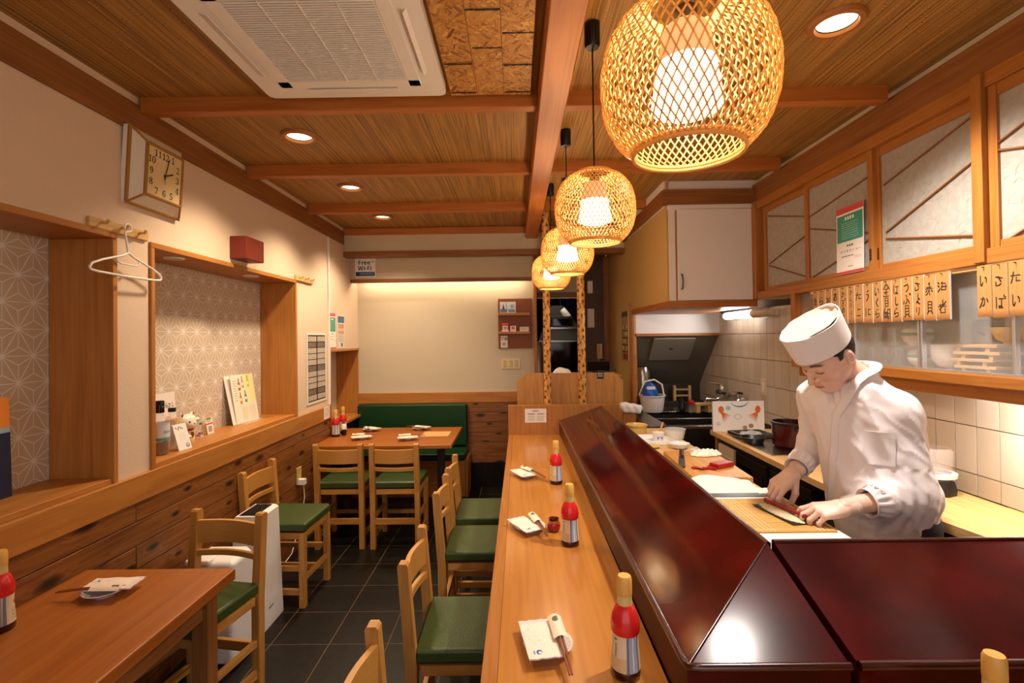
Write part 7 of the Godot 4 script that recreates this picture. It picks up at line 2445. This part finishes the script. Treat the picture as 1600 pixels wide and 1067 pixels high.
func hand(g: G, x: Transform3D, s: float, curls: Array, thumb: Array) -> void:
	# local frame: z towards the fingers, y out of the back of the hand; the thumb leaves the palm on the s side of x
	var bases := [V(0.029, 0.0, 0.083), V(0.0095, 0.003, 0.088), V(-0.011, 0.001, 0.084), V(-0.029, -0.004, 0.075)]
	var lens := [[0.042, 0.025, 0.020], [0.046, 0.028, 0.021], [0.043, 0.026, 0.020], [0.033, 0.020, 0.018]]
	var chains := []
	for i in 4:
		var p: Vector3 = bases[i]
		p.x *= s
		var q := [p]
		var a := 0.0
		for j in 3:
			a += curls[i][j]
			var d := V(0, -sin(a), cos(a)).rotated(Vector3.UP, s * curls[i][3])
			p += d * lens[i][j]
			q.append(p)
		chains.append(q)
	var th := []
	for p in thumb:
		th.append(p)
	var field := func(p: Vector3) -> float:
		var d := cap(V(p.x * 0.78, p.y, p.z), V(0, 0, -0.035), V(0, 0, 0.012), 0.0235, 0.0225)
		for i in 4:
			var b: Vector3 = chains[i][0]
			d = smin(d, cap(p, V(b.x * 0.62, b.y * 0.5 - 0.002, 0.008), b, 0.0150, 0.0112), 0.012)
		d = smin(d, cap(p, V(s * 0.016, -0.009, 0.018), V(s * 0.022, -0.010, 0.060), 0.015, 0.012), 0.012)
		d = smin(d, cap(p, V(-s * 0.016, -0.009, 0.012), V(-s * 0.022, -0.008, 0.055), 0.013, 0.010), 0.012)
		var fi := 1.0
		for i in 4:
			var q: Array = chains[i]
			var r0 := 0.0096 if i < 3 else 0.0082
			var k := cap(p, q[0], q[1], r0 + 0.0006, r0 - 0.0006)
			k = smin(k, cap(p, q[1], q[2], r0 - 0.0001, r0 - 0.0014), 0.003)
			k = smin(k, cap(p, q[2], q[3], r0 - 0.0010, r0 - 0.0022), 0.003)
			fi = minf(fi, k)
		d = smin(d, fi, 0.005)
		var u := cap(p, th[0], th[1], 0.0155, 0.0120)
		u = smin(u, cap(p, th[1], th[2], 0.0118, 0.0104), 0.004)
		u = smin(u, cap(p, th[2], th[3], 0.0104, 0.0086), 0.003)
		return smin(d, u, 0.008)
	var tips := []
	for q in chains:
		tips.append(q[3])
	tips.append(th[3])
	var tint := func(p: Vector3) -> Color:
		var c := Color(0.82, 0.55, 0.43)
		for q in tips:
			c = c.lerp(Color(0.72, 0.36, 0.26), 0.5 * clampf(1.0 - p.distance_to(q) / 0.022, 0.0, 1.0))
		for q in chains:
			for j in [1, 2]:
				c = c.lerp(Color(0.66, 0.34, 0.24), 0.35 * clampf(1.0 - p.distance_to(q[j]) / 0.011, 0.0, 1.0))
		return c
	nets(g, V(-0.075, -0.12, -0.05), V(0.075, 0.035, 0.20), 0.003, field, x, tint)


func head_surface(g: G, x: Transform3D) -> void:
	var field := func(p: Vector3) -> float:
		var a := V(absf(p.x), p.y, p.z)
		var d := ell(p, V(0, 0.028, -0.012), V(0.076, 0.092, 0.094))
		d = smin(d, ell(p, V(0, -0.045, 0.026), V(0.060, 0.062, 0.062)), 0.04)
		d = smin(d, ell(p, V(0, -0.098, 0.058), V(0.026, 0.017, 0.022)), 0.03)
		d = smin(d, cap(a, V(0.052, -0.045, 0.0), V(0.024, -0.092, 0.048), 0.020, 0.016), 0.03)
		d = smin(d, cap(a, V(0.0, 0.024, 0.080), V(0.040, 0.022, 0.066), 0.011, 0.010), 0.022)
		d = smin(d, ell(a, V(0.042, -0.024, 0.062), V(0.024, 0.020, 0.018)), 0.022)
		d = maxf(d, -ell(a, V(0.032, 0.002, 0.094), V(0.020, 0.011, 0.013)) * 0.8 - 0.001)
		d = smin(d, ell(a, V(0.032, 0.000, 0.070), V(0.0155, 0.0125, 0.0135)), 0.006)
		d = smin(d, cap(p, V(0, 0.014, 0.082), V(0, -0.037, 0.110), 0.0080, 0.0110), 0.010)
		d = smin(d, ell(a, V(0.0125, -0.040, 0.092), V(0.0085, 0.0075, 0.010)), 0.006)
		d = smin(d, ell(p, V(0, -0.068, 0.078), V(0.030, 0.018, 0.015)), 0.014)
		d = smin(d, ell(p, V(0, -0.0625, 0.0925), V(0.022, 0.0045, 0.006)), 0.004)
		d = smin(d, ell(p, V(0, -0.0735, 0.0910), V(0.019, 0.0055, 0.0065)), 0.004)
		d = maxf(d, -(cap(a, V(0, -0.068, 0.1005), V(0.023, -0.0685, 0.0905), 0.0022, 0.0016)))
		# ears
		var e := ell(a.rotated(Vector3.UP, -0.0), V(0.080, -0.004, -0.020), V(0.009, 0.031, 0.018))
		e = maxf(e, -ell(a, V(0.090, -0.002, -0.016), V(0.007, 0.019, 0.010)))
		d = smin(d, e, 0.006)
		return d
	var tint := func(p: Vector3) -> Color:
		var a := V(absf(p.x), p.y, p.z)
		var c := SKIN
		c = c.lerp(Color(0.70, 0.33, 0.22), 0.5 * clampf(1.0 - a.distance_to(V(0.042, -0.03, 0.075)) / 0.03, 0.0, 1.0))
		c = c.lerp(Color(0.68, 0.30, 0.20), 0.6 * clampf(1.0 - p.distance_to(V(0, -0.038, 0.112)) / 0.016, 0.0, 1.0))
		var lip := clampf(1.0 - absf(p.y + 0.068) / 0.012, 0.0, 1.0) * clampf((0.026 - absf(p.x)) / 0.006, 0.0, 1.0) * smoothstep(0.078, 0.088, p.z)
		c = c.lerp(Color(0.55, 0.20, 0.15), 0.8 * lip)
		c = c.lerp(Color(0.20, 0.06, 0.045), clampf(1.0 - absf(p.y + 0.068) / 0.0030, 0.0, 1.0) * clampf((0.024 - absf(p.x)) / 0.004, 0.0, 1.0) * smoothstep(0.080, 0.088, p.z))
		var bx0 := a.x - 0.032
		var brow := clampf(1.3 - absf(p.y - 0.026 + bx0 * bx0 * 7.0) / 0.0055, 0.0, 1.0) * clampf((0.024 - absf(bx0)) / 0.008, 0.0, 1.0) * smoothstep(0.045, 0.055, p.z)
		c = c.lerp(Color(0.06, 0.035, 0.028), brow)
		var lash := clampf(1.4 - absf(p.y + 0.0085 - bx0 * bx0 * 12.0) / 0.0028, 0.0, 1.0) * clampf((0.018 - absf(bx0)) / 0.004, 0.0, 1.0) * smoothstep(0.055, 0.062, p.z)
		c = c.lerp(Color(0.07, 0.035, 0.03), lash)
		c = c.lerp(Color(0.25, 0.09, 0.06), clampf(1.0 - a.distance_to(V(0.0075, -0.0465, 0.106)) / 0.0055, 0.0, 1.0))
		c = c.lerp(Color(0.60, 0.26, 0.17), 0.4 * clampf(1.0 - a.distance_to(V(0.086, -0.002, -0.016)) / 0.016, 0.0, 1.0))
		return c
	nets(g, V(-0.11, -0.13, -0.125), V(0.11, 0.14, 0.125), 0.0034, field, x, tint)


func hair(t: Node3D, x: Transform3D) -> void:
	var k := noise(5, 40.0, 2)
	var g := nets(G.new(), V(-0.10, -0.09, -0.13), V(0.10, 0.15, 0.10), 0.0042, func(p: Vector3) -> float:
		var a := V(absf(p.x), p.y, p.z)
		var d := ell(p, V(0, 0.030, -0.013), V(0.0835, 0.104, 0.101)) + 0.0015 * k.get_noise_3d(p.x * 3.0, p.y, p.z * 3.0)
		# hairline: low behind, a sideburn before the ear
		var line := 0.030 - clampf((0.02 - p.z) * 1.5, -0.03, 0.075)
		if p.z > 0.004 and p.z < 0.026:
			line = minf(line, 0.004)
		d = maxf(d, line - p.y)
		d = maxf(d, -ell(a, V(0.086, -0.004, -0.016), V(0.022, 0.034, 0.021)))
		d = maxf(d, p.y - 0.088)
		return maxf(d, p.z - 0.060), x)
	obj("hair", g, m.hair, t)


func hat(t: Node3D, x: Transform3D) -> void:
	# a folded cloth cap: slightly pointed in front and behind, the crown sunk below the rim
	var tilt := Transform3D(x.basis * Basis(Vector3.RIGHT, -0.03), x * V(0, 0.043, -0.004))
	var rim := func(a: float, k: float) -> Vector3:
		return V(signf(sin(a)) * pow(absf(sin(a)), 1.04) * 0.088 * k, 0.0, signf(cos(a)) * pow(absf(cos(a)), 1.16) * 0.113 * k)
	var g := G.new()
	sheet(g, 64, 8, func(u: float, v: float) -> Vector3:
		var p: Vector3 = rim.call(TAU * u, 1.0 + 0.05 * v)
		return tilt * (p + V(0, 0.102 * v + 0.010 * pow(absf(cos(TAU * u)), 3.0) * v + 0.0012 * sin(u * 40.0) * v, 0)), 0.0034)
	obj("cap_band", g, m.hat_cloth, t)
	g = G.new()
	sheet(g, 48, 10, func(u: float, v: float) -> Vector3:
		var p: Vector3 = rim.call(TAU * u, 1.035 * v)
		return tilt * (p + V(0, 0.084 + 0.008 * absf(p.x) / 0.09 + 0.003 * sin(p.x * 170.0 + p.z * 20.0) + 0.016 * pow(v, 7.0), 0)), 0.0016)
	obj("cap_crown", g, m.shaded_crown_cloth, t)


func coat(t: Node3D, f: Vector3, l: Vector3, pelvis: Vector3, chest: Vector3, neck: Vector3, nk: Vector3, shl: Vector3, shr: Vector3, el: Vector3, wl: Vector3, er: Vector3, wr: Vector3, flat: Callable) -> void:
	var k := noise(17, 5.0, 2)
	var k2 := noise(19, 9.0, 2)
	var hem := pelvis + V(0.01, -0.26, 0.0)
	var cl := el.lerp(wl, 0.40)
	var cr := er.lerp(wr, 0.52)
	var low: Vector3 = flat.call(hem, pelvis, 1.28)
	var mid: Vector3 = pelvis + V(-0.005, 0.06, 0)
	var high: Vector3 = flat.call(chest, pelvis, 1.28)
	var cross := V(1.150, 1.258, -1.80) - t.position
	var field := func(p: Vector3) -> float:
		var q: Vector3 = flat.call(p, pelvis, 1.28)
		var d := cap(q, low, mid, 0.178, 0.158)
		d = smin(d, cap(q, mid, high, 0.158, 0.160), 0.05)
		d = smin(d, cap(p, shl, shr, 0.064, 0.062), 0.10)
		d = smin(d, cap(p, neck + V(0, -0.03, 0), neck + V(0.0, 0.0, 0.0), 0.080, 0.070), 0.08)
		var a := cap(p, shl, el, 0.070, 0.068)
		a = smin(a, cap(p, el, cl, 0.070, 0.064), 0.035)
		var b := cap(p, shr, er, 0.066, 0.062)
		b = smin(b, cap(p, er, cr, 0.062, 0.050), 0.035)
		d = smin(d, smin(a, b, 0.01), 0.035)
		# folds
		var n := k.get_noise_3d(p.x * 1.3 + p.y * 0.6, p.y * 0.35, p.z * 1.3)
		var n2 := k2.get_noise_3d(p.x + p.y * 0.9, p.y * 0.5 - p.x * 0.3, p.z)
		d += 0.020 * (absf(n) - 0.18) + 0.008 * (absf(n2) - 0.2)
		var da := cap(p, el, cl, 0.07, 0.07)
		if da < 0.04:
			d += 0.0035 * sin((p - el).dot((wl - el).normalized()) * 150.0 + p.y * 40.0)
		# open collar
		d = maxf(d, -cap(p, neck + V(-0.03, 0.12, 0.01), cross + f * 0.045 + V(0, 0.0, 0), 0.068, 0.004))
		d = maxf(d, -cap(p, neck + V(-0.02, 0.02, 0.0), neck + V(-0.08, 0.2, 0.05), 0.064, 0.085))
		# sleeves end at the cuff
		d = maxf(d, -cap(p, cl + (wl - el).normalized() * 0.045, wl + (wl - el) * 0.5, 0.052, 0.07))
		d = maxf(d, -cap(p, cr + (wr - er).normalized() * 0.040, wr + (wr - er) * 0.5, 0.045, 0.06))
		return d
	var g := nets(G.new(), V(-0.36, 0.55, -0.40), V(0.36, 1.52, 0.36), 0.0085, field)
	obj("jacket", g, m.coat_cloth, t)
	# elastic cuffs
	for w in [[el, wl, cl, 0.057, 0.040], [er, wr, cr, 0.049, 0.036]]:
		var d: Vector3 = (w[1] - w[0]).normalized()
		var o := Transform3D(frame(d, Vector3.UP), w[2])
		var cg := G.new()
		sheet(cg, 56, 10, func(u: float, v: float) -> Vector3:
			var a := TAU * u
			var r: float = lerpf(w[3], w[4], smoothstep(0.0, 1.0, v)) + 0.0045 * sin(u * TAU * 13.0) * sin(PI * clampf(v * 1.1, 0.0, 1.0)) + (0.010 * (v - 0.8) / 0.2 if v > 0.8 else 0.0)
			return o * V(cos(a) * r, sin(a) * r, 0.012 + 0.058 * v), 0.003)
		obj("cuff", cg, m.coat_cloth, t)
	# undershirt seen in the neck opening
	obj("undershirt", nets(G.new(), V(-0.30, 1.10, -0.25), V(0.15, 1.45, 0.25), 0.010, func(p: Vector3) -> float:
		var q: Vector3 = flat.call(p, pelvis, 1.30)
		return maxf(smin(cap(q, flat.call(pelvis, pelvis, 1.3), flat.call(chest, pelvis, 1.3), 0.138, 0.146), cap(p, neck + V(0, -0.03, 0), neck + V(-0.014, 0.004, 0.006), 0.066, 0.062), 0.06), (p - neck).dot(V(-0.45, 0.85, 0.25)) - 0.012)), m.shirt, t)
	# collar bands and front edge laid on the cloth
	var out := func(p: Vector3, d: Vector3, lift: float) -> Vector3:
		var q := p + d * 0.25
		for i in 40:
			var s: float = field.call(q)
			if s < 0.0015:
				break
			q -= d * clampf(s * 0.7, 0.001, 0.04)
		return q + d * lift
	var up := Vector3.UP
	var left_band := []
	var right_band := []
	var lr := []
	var rr := []
	for i in 15:
		var u := i / 14.0
		var a := lerpf(PI, 0.62, minf(u * 1.6, 1.0))
		var w := smoothstep(0.50, 1.0, u)
		for s in [1.0, -1.0]:
			var ring: Vector3 = neck + V(-0.010, 0.040 - 0.035 * smoothstep(0.2, 0.9, u), 0.0) + f * cos(a) * 0.074 + l * sin(a) * 0.078 * s
			var p: Vector3 = ring.lerp(cross + l * 0.004 * s, w)
			if u > 0.45:
				p = out.call(p, (f + up * 0.35 + l * 0.35 * s).normalized(), 0.003)
			if s > 0.0:
				left_band.append(p)
				lr.append(lerpf(0.020, 0.015, u))
			else:
				right_band.append(p - f * 0.010 * smoothstep(0.7, 1.0, u))
				rr.append(lerpf(0.019, 0.011, u))
	for i in 12:
		var p := cross + V(0, -0.012 - 0.032 * i, 0) - l * (0.008 + 0.0035 * i)
		left_band.append(out.call(p, f, 0.002))
		lr.append(0.013)
	obj("collar", tube(G.new(), right_band, rr, 10, false, true, 0.20, f + up * 0.5), m.coat_cloth, t)
	obj("collar", tube(G.new(), left_band, lr, 10, false, true, 0.20, f + up * 0.5), m.coat_cloth, t)
	var pk := G.new()
	var pc: Vector3 = chest + l * 0.085 + V(0, -0.045, 0)
	sheet(pk, 8, 8, func(u: float, v: float) -> Vector3: return out.call(pc + l * (u - 0.5) * 0.090 + up * (0.5 - v) * 0.115, f, 0.0025), 0.003)
	obj("pocket", pk, m.coat_cloth, t)
